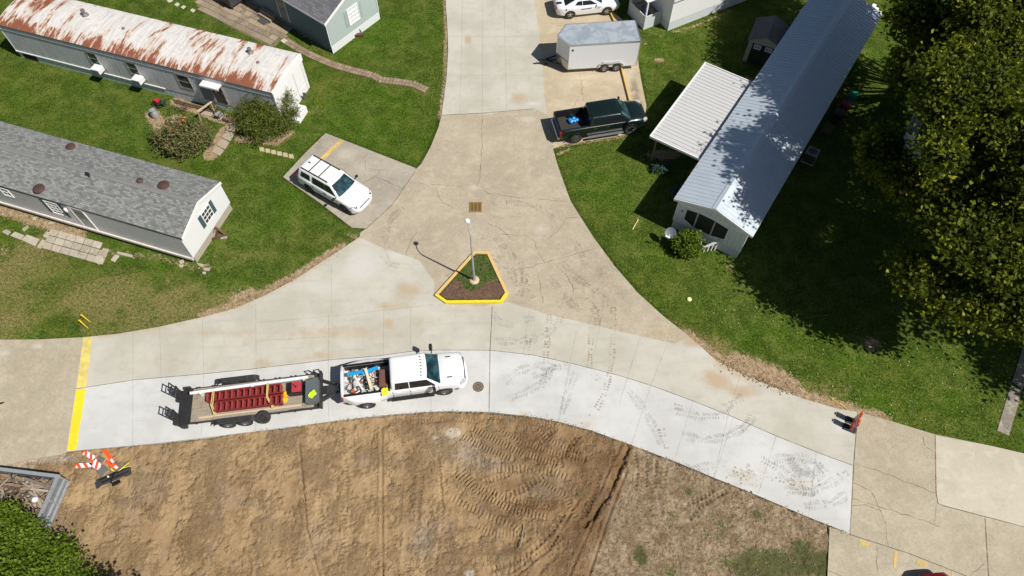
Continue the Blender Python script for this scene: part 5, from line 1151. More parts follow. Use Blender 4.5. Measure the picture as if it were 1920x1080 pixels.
# ---------------- enclosed cargo trailer
loc, ang = place((1132, 136), (1154.4, 134.4), -1, 1.0, -.42, .42)
ang = R(5.2)
ct = thing('cargo_trailer', 'white enclosed V-nose cargo trailer parked on the pad between coupe and green pickup', 'trailer', (0, 0, 0), 0)
# local x points to the rear (right in the photo); nose at -x
A = P(1064.8, 130.9, .45); LB = 5.0; WB = 2.2; ZT = 2.55
d = Vector((math.cos(ang), math.sin(ang), 0)); ct.location = (A.x, A.y, ZR); ct.rotation_euler.z = ang
CW = mat('white_trailer_skin', (.70, .72, .74), .35, var=.03, dirt=(.58, .58, .57), dirt_amt=.2)
poly = [(0, 0), (LB, 0), (LB, WB), (0, WB), (-.72, WB/2)]
m = MB(); m.prism(poly, .45, ZT-.02); m.build('body', CW, ct)
def tr_roof():
    t = NT('wavy_aluminium_roof_skin'); n = t.noise(1.1, 3, .5, None, 1.2); n2 = t.noise(3, 3)
    t.col(t.mix(t.ramp(n, .4, .6), (.56, .63, .69), (.74, .80, .84))); t.bump(n, .30, .22); return t.fin(.40, .6, spec=.5)
m = MB(); m.prism([(.04, .04), (LB-.04, .04), (LB-.04, WB-.04), (.04, WB-.04), (-.66, WB/2)], ZT-.02, ZT+.012); m.build('roof', tr_roof(), ct)
m = MB()
for a, b in zip(poly, poly[1:]+poly[:1]): m.bar((*a, ZT), (*b, ZT), .06, .07); m.bar((*a, .47), (*b, .47), .05, .07)
for a in poly: m.tube((*a, .45), (*a, ZT), .032)
m.build('edge_trim', ALU, ct)
m = MB(); m.add([(-.002*1-.0, -.0, 0)]*0, []) if False else None
m = MB()
for sgn in (0, 1):
    p0 = Vector((-.0, 0 if sgn == 0 else WB, .5)); p1 = Vector((-.72, WB/2, .5)); n = (Vector((-WB/2, -.72, 0)) if sgn == 0 else Vector((-WB/2, .72, 0))).normalized()
    m.plate([p0+n*.035, p1+n*.035, p1+n*.035+Vector((0, 0, .55)), p0+n*.035+Vector((0, 0, .55))], n, .006)
m.build('stone_guard', mat('diamond_plate', (.42, .43, .44), .3, .9, var=.1), ct)
m = MB()
for s in (-1, 1): m.bar((.3, WB/2+s*.85, .42), (-1.75, WB/2, .42), .07, .10)
m.bar((.2, WB/2, .42), (-1.9, WB/2, .42), .08, .1); m.tube((-1.55, WB/2-.02, .0), (-1.55, WB/2-.02, .85), .035); m.box((-1.9, WB/2, .48), (.28, .12, .1)); m.tube((-1.45, WB/2+.02, .05), (-1.45, WB/2+.02, .1), .1); m.bb(-1.3, -1.0, WB/2-.3, WB/2-.05, .45, .5)
m.build('tongue', BLKP, ct)
q = Matrix.Rotation(-ang, 4, 'Z') @ (P(1132, 136)-Vector((A.x, A.y, 0))); q2 = Matrix.Rotation(-ang, 4, 'Z') @ (P(1154.6, 134.6)-Vector((A.x, A.y, 0)))
for x in (q.x, q2.x):
    for y, s in ((.02, -1), (WB-.02, 1)): wheel(ct, x, y, .34, .22, s, STEEL, 5)
xm = (q.x+q2.x)/2
for y0, y1 in ((-.12, .0), (WB, WB+.12)):
    m = MB(); arc = [(xm-.95, .45), (xm-.86, .72), (xm-.68, .83), (xm+.68, .83), (xm+.86, .72), (xm+.95, .45)]
    for (xa, za), (xb, zb) in zip(arc[:-1], arc[1:]): m.bar((xa, (y0+y1)/2, za), (xb, (y0+y1)/2, zb), abs(y1-y0), .04)
    m.bb(xm-.62, xm+.62, y0+.05 if y0 < 0 else WB+.002, -.002 if y0 < 0 else y1-.05, .85, .93); m.build('fender', ALU, ct)
m = MB(); m.prism([(.16, -.012), (.30, -.012), (.30, -.004), (.16, -.004)], 2.05, 2.2); m.build('side_vent', BLKP, ct)
m = MB(); m.bb(LB+.0, LB+.03, .08, WB-.08, .52, ZT-.1); m.build('rear_door', CW, ct)
for x in (.14, LB-.14): m = MB(); m.bb(x-.05, x+.05, -.012, -.002, .55, .58); m.build('side_light', mat('amber_lens', (.5, .2, .02), .3), ct)

# ---------------- flatbed equipment trailer
ang = R(7.6); zd = .72
A = P(447, 757, zd)           # deck centre
A = (P(363.4, 726.6, zd)+P(600.6, 767.8, zd))/2; 
c_ = [P(*p, zd) for p in ((363.4, 726.6), (596.9, 698.4), (600.6, 767.8), (362, 793))]
A = sum(c_, Vector())/4
ft = thing('flatbed_trailer', 'flatbed equipment trailer with wooden deck and two black ladder ramps', 'trailer', (A.x, A.y, ZR), ang)
FM = Matrix.Translation((A.x, A.y, ZR)) @ Matrix.Rotation(ang, 4, 'Z'); HL_ = 3.38; HW_ = 1.0
TBLK = mat('dusty_black_steel', (.035, .034, .034), .6, .2, var=.3, dirt=(.12, .10, .085), dirt_amt=.4)
def planks():
    t = NT('worn_deck_planks'); o = t.obj(); sx = t.node('ShaderNodeSeparateXYZ'); t.t.links.new(o, sx.inputs[0])
    fr = t.math('FRACT', t.math('DIVIDE', sx.outputs['Y'], .19)); idx = t.math('FLOOR', t.math('DIVIDE', sx.outputs['Y'], .19))
    wn = t.node('ShaderNodeTexWhiteNoise', noise_dimensions='1D'); t.set(wn.inputs['W'], idx)
    n = t.noise(1.0, 6, .75, t.obj((2.0, 22, 2))); n2 = t.noise(3, 5, .7)
    c = t.mix(n, (.19, .155, .11), (.42, .355, .265)); c = t.mix(t.math('MULTIPLY', wn.outputs[0], .4), c, (.33, .25, .16)); c = t.mix(t.ramp(n2, .5, .75, 0, .7), c, (.13, .105, .08))
    c = t.mix(t.ramp(fr, .0, .07, 1, 0), c, (.03, .025, .02)); t.col(c); t.bump(n, .4, .02); return t.fin(.85)
m = MB(); m.bb(-HL_, HL_-.02, -HW_+.06, HW_-.06, zd-.10, zd-.04); m.build('deck', planks(), ft)
m = MB()
for s in (-1, 1): m.bb(-HL_, HL_, s*(HW_-.03)-.03, s*(HW_-.03)+.03, zd-.20, zd-.02)
for x in np.linspace(-HL_+.2, HL_-.3, 9): m.bb(x-.03, x+.03, -HW_+.06, HW_-.06, zd-.20, zd-.105)
m.build('frame', TBLK, ft)
for s in (-1, 1):
    for x in np.linspace(-HL_+.3, HL_-.5, 8): p = MB(); p.bb(x-.05, x+.05, s*(HW_+.002), s*(HW_+.05), zd-.16, zd-.02); p.build('stake_pocket', TBLK, ft)
m = MB(); m.add([(-HL_, -HW_, zd-.03), (-HL_, HW_, zd-.03), (-HL_-.66, HW_, zd-.20), (-HL_-.66, -HW_, zd-.20), (-HL_, -HW_, zd-.15), (-HL_, HW_, zd-.15), (-HL_-.66, HW_, zd-.32), (-HL_-.66, -HW_, zd-.32)], [(0, 1, 2, 3), (7, 6, 5, 4), (0, 3, 7, 4), (3, 2, 6, 7), (2, 1, 5, 6), (1, 0, 4, 5)]); m.build('dovetail', TBLK, ft)
for s in (-1, 1): MB().bb(-HL_-.45, -HL_-.2, s*HW_, s*(HW_+.14), zd-.35, zd-.0).build('rear_bracket', TBLK, ft)
m = MB(); m.bb(HL_-.02, HL_+.10, -HW_-.03, HW_+.03, zd-.2, zd+.22); m.bb(HL_-.32, HL_-.02, -HW_+.0, HW_, zd-.05, zd-.01)
m.bar((HL_+.04, HW_-.1, zd+.2), (HL_+.04, HW_-.1, zd+.65), .06); m.bar((HL_-.25, HW_-.1, zd+.1), (HL_-.25, HW_-.1, zd+.6), .04); m.bar((HL_+.04, HW_-.1, zd+.64), (HL_-.25, HW_-.1, zd+.6), .04); m.build('headboard', TBLK, ft)
m = MB()
for s in (-1, 1): m.bar((HL_+.05, s*.62, zd-.12), (HL_+1.25, s*.06, zd-.12), .09, .14)
m.bar((HL_+1.15, 0, zd-.10), (HL_+1.62, 0, zd-.10), .12, .12); m.tube((HL_+1.0, 0, .1), (HL_+1.0, 0, zd+.35), .045); m.bb(HL_+.3, HL_+.7, -.25, .25, zd-.18, zd-.14); m.build('tongue', TBLK, ft)
q = [FM.inverted() @ P(429.5, 796, .36), FM.inverted() @ P(461, 794, .36)]
for p in q:
    for s in (-1, 1): wheel(ft, p.x, s*(HW_+.16), .37, .24, s, RIMG, 6)
xm = (q[0].x+q[1].x)/2
for s in (-1, 1):
    m = MB(); arc = [(xm-1.12, .62), (xm-1.0, .78), (xm-.85, .84), (xm+.85, .84), (xm+1.0, .78), (xm+1.12, .62)]
    for (xa, za), (xb, zb) in zip(arc[:-1], arc[1:]): m.bar((xa, s*(HW_+.17), za), (xb, s*(HW_+.17), zb), .30, .03)
    m.build('fender', TBLK, ft)
sp = FM.inverted() @ P(494.5, 783.5, .6)
o = wheel(ft, sp.x, -HW_-.12, .37, .22, -1, TBLK, 6, name='spare_wheel'); o.location.z = .62; o.rotation_euler = (R(-38), 0, 0)
# ramps standing at the back
for s in (-1, 1):
    for k in (0, 1):
        rp = MB(); yc = s*.66+(.12 if k else -.12); x0 = -HL_-.66+(.10 if k == 0 else -.10); z0 = zd-.15; hgt = 1.45
        top = Vector((x0-.22, 0, z0+hgt)); bot = Vector((x0, 0, z0))
        for dy in (-.20, .20): rp.bar((bot.x, s*.66+dy+(.02 if k else -.02), bot.z), (top.x, s*.66+dy+(.02 if k else -.02), top.z), .04, .06, up=(0, 1, 0))
        for i in range(6): f_ = (i+.15)/5.3; p = bot.lerp(top, f_); rp.bar((p.x, s*.66-.2, p.z), (p.x, s*.66+.2, p.z), .045, .045)
        if k == 1:
            rp = MB(); h2_ = 1.0
            for dy in (-.18, .18): rp.bar((x0+.10, s*.66+dy, z0), (x0+.16, s*.66+dy, z0+h2_), .04, .05, up=(0, 1, 0))
            for i in range(5): rp.bar((x0+.10+.012*i, s*.66-.18, z0+.1+i*.2), (x0+.10+.012*i, s*.66+.18, z0+.1+i*.2), .045, .045)
        rp.build('ramp', TBLK, ft)
    m = MB(); m.bb(-HL_-.86, -HL_-.64, s*.66-.26, s*.66+.26, zd-.34, zd-.14); m.build('ramp_hinge', TBLK, ft)
# load
def on(name, mb, m, label, cat, x, y, z=zd-.035, rz=0, group=None, bevel=0, smooth=False, base=None):
    p = (base or FM) @ Vector((x, y, z)); o = mb.build(name, m, None, bevel=bevel, smooth=smooth, loc=p, rz=(ang if base is None else base.to_euler().z)+rz); return tag(o, label, cat, group)
RED = mat('red_oxide_steel', (.20, .022, .020), .55, .1, var=.25, nscale=6, dirt=(.07, .02, .018), dirt_amt=.5)
RED2 = mat('faded_red_steel', (.30, .05, .045), .55, .1, var=.2)
def form(name, label, px0, px1, wd, n, hh, z):
    a = FM.inverted() @ P(*px0, zd+hh); b = FM.inverted() @ P(*px1, zd+hh); L = (b-a).length; rz = math.atan2(b.y-a.y, b.x-a.x)
    t = thing(name, label, 'steel form', FM @ Vector((a.x, a.y, z)), ang+rz, 'red steel forms strapped to the flatbed')
    f = MB(); f.bb(0, L, -wd/2, -wd/2+.03, 0, hh); f.bb(0, L, wd/2-.03, wd/2, 0, hh); f.bb(0, L, -wd/2+.03, wd/2-.03, 0, .03); f.bb(0, L, -wd/2-.03, -wd/2, hh-.04, hh); f.bb(0, L, wd/2, wd/2+.03, hh-.04, hh); f.build('channel', RED, t)
    for k in range(n+1):
        x = .02+(L-.04)*k/n; r_ = MB(); r_.bb(x-.018, x+.018, -wd/2+.031, wd/2-.031, .031, hh-.015); r_.bb(x-.05, x+.05, -wd/2+.031, wd/2-.031, hh-.015, hh); r_.build('rib', RED2, t)
    return t
form('steel_form', 'upper row of ribbed red steel forms beside the long white pipe', (388, 744.5), (527, 727.5), .48, 12, .32, zd-.035)
form('steel_form', 'lower row of ribbed red steel forms nearer the timber boards', (403, 763), (529, 748), .50, 12, .30, zd-.03)
a = FM.inverted() @ P(356, 736.5, zd+.5); b = FM.inverted() @ P(577, 706, zd+.5)
m = MB(); m.tube((0, 0, 0), ((b-a).length, 0, 0), .085, n=14); m.tube((-.01, 0, 0), (.0, 0, 0), .06)
for x in (.5, 3.2, 5.9): m.bb(x-.05, x+.05, -.08, .08, -.43, -.07)
on('pipe', m, WHITE2, 'long white pipe lying along the far side of the flatbed deck', 'pipe', a.x, a.y, zd+.40, math.atan2(b.y-a.y, b.x-a.x), smooth=True)
for k, (xa, xb, y, z, mm) in enumerate([(-3.0, 2.3, -.76, .0, WOOD_N), (-3.1, 1.7, -.90, .0, WOOD_G), (-2.9, 2.4, -.80, .06, WOOD_N), (-3.2, 1.2, -.63, .0, WOOD_G), (-2.2, 2.55, -.90, .06, WOOD_G)]):
    m = MB(); m.bb(0, xb-xa, -.06, .06, 0, .05)
    on('timber_board', m, mm, ['pale board lowest in the timber stack on the near deck edge', 'grey board along the very edge of the flatbed deck', 'pale board lying on top of the near timber stack', 'grey board closest to the red steel forms', 'grey board lying on top at the outer deck edge'][k], 'board', xa, y, zd-.038+z, random.uniform(-.008, .008), 'timber boards on the flatbed')
for k, (xa, xb, y) in enumerate([(-3.2, 2.9, .86), (-2.9, 2.6, .70)]):
    m = MB(); m.bb(0, xb-xa, -.045, .045, 0, .09); on('timber_board', m, WOOD_G, ['long grey timber rail at the far edge of the flatbed deck', 'grey timber rail just inside the far deck edge'][k], 'board', xa, y, zd-.036, 0, 'timber boards on the flatbed')
# generator, tool box, hard hats, vest
a = FM.inverted() @ P(556, 728.5, zd+.3)
g = thing('generator', 'red topped generator between the red forms and the grey tool box', 'generator', FM @ Vector((a.x, a.y, zd-.035)), ang)
m = MB(); m.bb(-.40, .34, -.32, .34, .02, .42); m.build('case', BLKP, g, bevel=.03)
m = MB(); m.bb(-.22, .30, -.26, .32, .421, .46); m.build('top_panel', mat('red_generator_cover', (.42, .045, .055), .4, var=.15), g, bevel=.015)
m = MB(); m.tube((.0, .03, .46), (.0, .03, .49), .05); m.tube((-.1, .14, .46), (-.1, .14, .485), .04); m.build('fuel_cap', BLKP, g)
a = FM.inverted() @ P(586, 731, zd+.55)
tb = thing('tool_box', 'grey slant lid job site tool box at the front of the flatbed', 'tool box', FM @ Vector((a.x, a.y, zd-.035)), ang)
TBG = mat('grey_painted_steel', (.17, .20, .21), .45, .2, var=.1, dirt=(.28, .25, .2), dirt_amt=.2)
m = MB(); m.add([(-.36, -.62, 0), (.30, -.62, 0), (.30, .62, 0), (-.36, .62, 0), (-.36, -.62, .42), (.30, -.62, .66), (.30, .62, .66), (-.36, .62, .42)], [(3, 2, 1, 0), (4, 5, 6, 7), (0, 1, 5, 4), (1, 2, 6, 5), (2, 3, 7, 6), (3, 0, 4, 7)]); m.build('box', TBG, tb, bevel=.01)
m = MB(); m.add([(-.40, -.64, .425), (.32, -.64, .685), (.32, .64, .685), (-.40, .64, .425), (-.40, -.64, .395), (.32, -.64, .655), (.32, .64, .655), (-.40, .64, .395)], [(0, 1, 2, 3), (7, 6, 5, 4), (4, 5, 1, 0), (5, 6, 2, 1), (6, 7, 3, 2), (7, 4, 0, 3)]); m.build('lid', TBG, tb)
m = MB(); m.tube((-.40, -.2, .36), (-.40, .2, .36), .015); m.build('handle', STEEL, tb)
HV = mat('hi_vis_yellow_cloth', (.62, .85, .02), .7, var=.1)
def cloth(w, h, seed, amp=.03):
    n = 9; vs = []; r = random.Random(seed); X = [[r.uniform(-1, 1) for _ in range(n)] for _ in range(n)]
    for k in (0, 1):
        for i in range(n):
            for j in range(n):
                e = .08*r.uniform(-1, 1) if k == 0 and (i in (0, n-1) or j in (0, n-1)) else 0
                if k == 0: vs.append((w*(i/(n-1)-.5)*(1-.25*abs(j/(n-1)-.5))+e*w, h*(j/(n-1)-.5)+e*h, .015+amp*abs(X[i][j])))
                else: x, y, z = vs[i*n+j]; vs.append((x, y, z-.012))
    f = []
    for i in range(n-1):
        for j in range(n-1): a = i*n+j; f.append((a, a+n, a+n+1, a+1)); a += n*n; f.append((a+1, a+n+1, a+n, a))
    e = list(range(n))+[i*n+n-1 for i in range(1, n)]+[(n-1)*n+j for j in range(n-2, -1, -1)]+[i*n for i in range(n-2, 0, -1)]
    for a, b in zip(e, e[1:]+e[:1]): f.append((a, b, b+n*n, a+n*n))
    return MB().add(vs, f)
p = FM @ Vector((a.x+.02, a.y-.28, zd+.56)); o = cloth(.45, .30, 3).build('vest', HV, None, smooth=True, loc=p, rz=ang+.5); o.rotation_euler = (0, R(-19), ang+.5); tag(o, 'lime hi-vis vest crumpled on the grey tool box lid', 'vest')
YH = mat('yellow_hard_hat_plastic', (.80, .42, .01), .35, var=.05)
for k, (px, lb) in enumerate((((534.5, 737), 'yellow hard hat beside the end of the upper red steel form'), ((532.5, 748.5), 'yellow hard hat beside the end of the lower red steel form'))):
    a = FM.inverted() @ P(*px, zd+.1)
    hh = thing('hard_hat', lb, 'hard hat', FM @ Vector((a.x, a.y, zd-.035)), ang+.4*k, 'yellow hard hats on the flatbed')
    m = MB(); m.lathe([(.125, .015), (.125, .06), (.11, .11), (.07, .15), (.01, .165)], 20); m.build('shell', YH, hh, smooth=True, ang=60)
    m = MB(); m.lathe([(.12, .0), (.175, .0), (.18, .012), (.13, .02)], 20); m.build('brim', YH, hh)
STRAP = mat('yellow_ratchet_webbing', (.52, .42, .14), .8, var=.15)
for k, (p0, p1, p2) in enumerate([((399, 733, .48), (396, 760, .30), (402, 789.5, .0)), ((501, 718, .5), (500, 745, .32), (511, 778, .0))]):
    o = MB(); q0, q1, q2 = [FM.inverted() @ P(x, y, zd+z) for x, y, z in (p0, p1, p2)]
    far = Vector((q0.x-.12, HW_-.02, zd-.05)); q2 = Vector((q2.x, -HW_+.0, zd-.05)); mid = Vector((q2.x+.02, -.74, zd+.06))
    pts = [far, q0+Vector((0, 0, .02)), q1+Vector((0, 0, .04)), mid+Vector((0, 0, .08)), q2]
    for dx in (0, .07):
        for a_, b_ in zip(pts[:-1], pts[1:]): o.bar(a_+Vector((dx, 0, 0)), b_+Vector((dx*(1.4 if k == 0 else .6), 0, 0)), .05, .008)
    o.box(mid+Vector((.03, .05, .12)), (.12, .18, .06))
    ob = o.build('ratchet_strap', STRAP, None, loc=FM.translation, rz=ang); tag(ob, ['yellow ratchet strap over the red forms nearer the ramps', 'yellow ratchet strap over the red forms nearer the hard hats'][k], 'strap', 'yellow ratchet straps on the flatbed')
# ---------------- scrap in the white pickup bed
BD = 1.30-.48
def inbed(name, mb, m, label, cat, x, y, z, rz=0, rx=0, ry=0, **k):
    p = RM @ Vector((x, y, z)); o = mb.build(name, m, None, loc=p, **k); o.rotation_euler = (rx, ry, R(8.2)+rz); return tag(o, label, cat)
BLU = mat('bright_blue_panel', (.01, .30, .62), .4, var=.15); CREAM = mat('cream_board', (.62, .56, .47), .7, var=.12, dirt=(.4, .33, .26), dirt_amt=.4); GWH = mat('off_white_plastic', (.62, .62, .60), .5, var=.1); BRN = mat('brown_leatherette', (.16, .065, .05), .55, var=.15); DKM = mat('dark_scrap', (.07, .06, .055), .7, var=.4, nscale=9)
inbed('panel', MB().bb(-.42, .42, -.09, .09, 0, .05), BLU, 'shorter bright blue plank at the tail end of the pickup scrap', 'plank', -2.52, .36, 1.32, .12, 0, .05)
inbed('panel', MB().bb(-.46, .46, -.10, .10, 0, .05), BLU, 'bright blue plank in the middle of the pickup scrap', 'plank', -1.72, .40, 1.35, .22, .1, -.04)
inbed('storage_box', MB().bb(-.24, .24, -.50, .50, -.25, .22), BRN, 'brown storage box against the cab in the white pickup bed', 'box', -1.02, -.12, 1.15, -.06, bevel=.04)
inbed('board', MB().bb(-.28, .28, -.42, .42, 0, .05), CREAM, 'wide cream board tilted on the pickup scrap heap', 'board', -2.08, -.22, 1.30, .35, .2, .1)
inbed('plank', MB().bb(-.07, .07, -.62, .62, 0, .05), mat('pale_yellow_plank', (.70, .58, .40), .7), 'narrow pale plank crossing the pickup scrap heap', 'plank', -1.80, -.10, 1.42, .22, .06)
inbed('bucket', MB().lathe([(.14, 0), (.17, .38), (.19, .40), (.15, .38), (.12, .02)], 18), GWH, 'off-white bucket lying on its side in the pickup scrap', 'bucket', -2.55, -.12, 1.22, .3, R(80), 0, smooth=True)
inbed('pipe', MB().tube((0, -.45, 0), (0, .45, 0), .07), GWH, 'short grey white pipe leaning in the pickup scrap', 'pipe', -2.32, -.28, 1.30, .45, .1, 0, smooth=True)
inbed('paint_can', MB().lathe([(.10, 0), (.10, .20), (.105, .21), (.02, .215)], 16), mat('orange_tin', (.42, .12, .05), .5), 'orange paint can at the tail corner of the pickup bed', 'can', -2.66, -.62, 1.10, smooth=True)
m = MB(); r_ = random.Random(5)
for k in range(95):
    x = r_.uniform(-3.0, -1.25); y = r_.uniform(-.72, .72); s = r_.choice([(.35, .05, .03), (.18, .14, .05), (.5, .035, .03), (.12, .12, .10), (.28, .2, .01)])
    m.box((x, y, .87+r_.uniform(0, .38)*(1-abs(y)*.6)), s, M=Matrix.Rotation(r_.uniform(0, 3.1), 4, 'Z') @ Matrix.Rotation(r_.uniform(-.5, .5), 4, 'X') @ Matrix.Rotation(r_.uniform(-.3, .3), 4, 'Y'))
def scrap():
    t = NT('mixed_scrap'); g = t.node('ShaderNodeNewGeometry'); wn = t.node('ShaderNodeValToRGB'); t.set(wn.inputs[0], g.outputs['Random Per Island'])
    e = wn.color_ramp; e.interpolation = 'CONSTANT'; cols = [(.04, .035, .03), (.62, .60, .56), (.22, .09, .06), (.50, .44, .36), (.12, .11, .11), (.70, .69, .67), (.33, .22, .15), (.10, .16, .13), (.56, .30, .24), (.45, .45, .46)]
    while len(e.elements) < len(cols): e.elements.new(.5)
    for i, c in enumerate(cols): e.elements[i].position = i/len(cols); e.elements[i].color = (*c, 1)
    t.col(wn.outputs[0]); return t.fin(.7)
SCRAP = scrap()
o = m.build('scrap_heap', SCRAP, None, loc=RM.translation, rz=R(8.2)); tag(o, 'jumbled scrap filling the bed of the white pickup', 'scrap', kind='stuff')
o = cloth(.36, .42, 8, .05).build('vest', HV, None, smooth=True, loc=RM @ Vector((-.98, -.93, 1.335)), rz=R(14)); tag(o, 'lime hi-vis vest draped over the white pickup bed rail', 'vest')
# ================================================================== TREES AND SHRUBS
def leaf_mat(name, cols, rough=.5, tr=.35):
    t = NT(name); a = t.attr('tone'); cr = t.node('ShaderNodeValToRGB'); t.set(cr.inputs[0], a); e = cr.color_ramp
    while len(e.elements) < len(cols): e.elements.new(.5)
    for i, (p, c) in enumerate(cols): e.elements[i].position = p; e.elements[i].color = (*c, 1)
    t.col(cr.outputs[0]); t.set(t.b.inputs['Roughness'], rough); t.b.inputs['Specular IOR Level'].default_value = .12
    tl = t.node('ShaderNodeBsdfTranslucent'); t.set(tl.inputs[0], t.mix(.35, cr.outputs[0], (.25, .35, .03)))
    mx = t.node('ShaderNodeMixShader'); mx.inputs[0].default_value = tr
    t.t.links.new(t.b.outputs[0], mx.inputs[1]); t.t.links.new(tl.outputs[0], mx.inputs[2]); t.t.links.new(mx.outputs[0], t.n['Material Output'].inputs[0])
    return t.m
SYC = leaf_mat('broad_leaf_foliage', [(0, (.024, .038, .003)), (.35, (.048, .066, .006)), (.62, (.105, .130, .010)), (.85, (.30, .32, .024)), (1, (.54, .48, .04))], tr=.42)
DKL = leaf_mat('dark_leaf_foliage', [(0, (.018, .042, .009)), (.5, (.040, .075, .014)), (1, (.09, .14, .03))])
BRI = leaf_mat('bright_leaf_foliage', [(0, (.045, .080, .006)), (.5, (.105, .165, .014)), (1, (.24, .31, .04))])
JUN = leaf_mat('juniper_foliage', [(0, (.045, .062, .010)), (.5, (.10, .125, .022)), (.8, (.18, .20, .04)), (1, (.27, .26, .08))], tr=.15)
FLO = leaf_mat('mixed_shrub_foliage', [(0, (.055, .07, .022)), (.4, (.12, .155, .04)), (.65, (.21, .165, .085)), (.9, (.28, .19, .11)), (1, (.17, .27, .06))], tr=.2)
BLG = leaf_mat('blue_green_foliage', [(0, (.03, .06, .045)), (.6, (.07, .13, .10)), (1, (.14, .22, .17))], tr=.2)
BARK = mat('grey_brown_bark', (.20, .165, .125), .9, var=.3, nscale=9, dirt=(.34, .31, .26), dirt_amt=.6, bump=.6, bscale=15)
def foliage(name, m, par, blobs, n, size, seed, clump=14, cr=.5, up=.5, flat=.75, tone=None, fill=.35, aspect=1.0, shape='leaf'):
    rg = np.random.default_rng(seed); B = np.array(blobs, float); vol = B[:, 3]**2; pb = vol/vol.sum(); nc = n//clump
    k = rg.choice(len(B), nc, p=pb); d = rg.normal(size=(nc, 3)); d /= np.linalg.norm(d, axis=1)[:, None]
    rad = rg.random(nc)**fill; lump = 1+.18*np.sin(d[:, 0]*7+seed)*np.sin(d[:, 1]*6+1.3*seed)+.15*rg.normal(size=nc)
    cc = B[k, :3]+d*(B[k, 3]*rad*np.clip(lump, .5, 1.3))[:, None]*np.array([1, 1, flat])
    ct = rg.random(nc)
    sc_ = cr*rg.uniform(.5, 1.4, nc)
    off = rg.normal(size=(nc, clump, 3))*sc_[:, None, None]*np.array([1, 1, .45]); L = (cc[:, None, :]+off).reshape(-1, 3); N = len(L)
    tn = np.clip(.62*np.repeat(ct, clump)+.30*rg.random(N)+.15*(rg.random(N) > .93)+.0, 0, 1)
    if tone is not None: tn = np.clip(tn+tone(L), 0, 1)
    L = L[L[:, 2] > .04] if True else L; tn = tn[:len(L)]; N = len(L)
    nr = rg.normal(size=(N, 3)); nr[:, 2] = np.abs(nr[:, 2])+up; nr /= np.linalg.norm(nr, axis=1)[:, None]
    t1 = np.cross(nr, rg.normal(size=(N, 3))); t1 /= np.linalg.norm(t1, axis=1)[:, None]; t2 = np.cross(nr, t1)
    s = size*rg.uniform(.55, 1.25, N)[:, None]
    if shape == 'leaf':   # pointed leaf folded along its rib: two triangles each side
        P0 = L-t1*s*.6; P1 = L+t2*s*.45*aspect-nr*s*.12; P2 = L+t1*s*.7; P3 = L-t2*s*.45*aspect-nr*s*.12
        V = np.stack([P0, P3, P2, P1], 1)
        F = np.arange(N*4, dtype=np.int32).reshape(N, 4); F = np.concatenate([F[:, [0, 1, 2]], F[:, [0, 2, 3]]], 0); q = 3
    co = V.reshape(-1, 3).astype(np.float32)
    me = bpy.data.meshes.new(name); me.vertices.add(len(co)); me.vertices.foreach_set('co', co.ravel())
    me.loops.add(F.size); me.loops.foreach_set('vertex_index', F.ravel().astype(np.int32)); me.polygons.add(len(F)); me.polygons.foreach_set('loop_start', np.arange(0, F.size, q, dtype=np.int32))
    me.update(); add_attr(me, 'tone', np.repeat(tn, 4)); me.materials.append(m)
    o = bpy.data.objects.new(name, me); COL.objects.link(o); o.parent = par; return o
def limbs(par, base_r, z_fork, blobs, seed, name='trunk', lean=(0, 0), m=BARK, twigs=3):
    r = random.Random(seed); mb = MB(); f = Vector((lean[0], lean[1], z_fork)); b = Vector((0, 0, -.05)); n = 5; pts = []
    for i in range(n+1): k = i/n; pts.append(b.lerp(f, k)+Vector((math.sin(k*3)*.08*base_r*4, 0, 0)))
    rs = [base_r*(1.35 if i == 0 else 1.05-.4*i/n) for i in range(n+1)]; mb.path(pts, rs, 12)
    for x, y, z, R_ in blobs:
        e = Vector((x, y, z)); mid = f.lerp(e, .5)+Vector((r.uniform(-.4, .4), r.uniform(-.4, .4), r.uniform(0, .5)))*min(1, R_*.4); r0 = base_r*.42
        q = f-Vector((0, 0, r.uniform(0, z_fork*.25))); mb.path([q, mid, e], [r0, r0*.6, r0*.25], 8)
        for k in range(twigs):
            s = mid.lerp(e, r.uniform(.1, 1)); d = Vector((r.gauss(0, 1), r.gauss(0, 1), r.gauss(.2, .6))).normalized()*R_*r.uniform(.5, .95); g = s+d*.5+Vector((0, 0, .1*R_))
            mb.path([s, g, s+d], [r0*.28, r0*.16, r0*.05], 5)
    return mb.build(name, m, par, smooth=True, ang=60)
def tree(label, base, blobs, n, size, mtl, tr, fork, seed, clump=14, cr=.5, name='tree', group=None, lean=(0, 0), **k):
    t = thing(name, label, 'tree', (base.x, base.y, 0), 0, group); limbs(t, tr, fork, blobs, seed, lean=lean)
    foliage('crown', mtl, t, blobs, n, size, seed, clump, cr, **k); return t
B1 = P(1765, 575)
def rel(b, lst): return [(x-b.x, y-b.y, z, r) for x, y, z, r in lst]
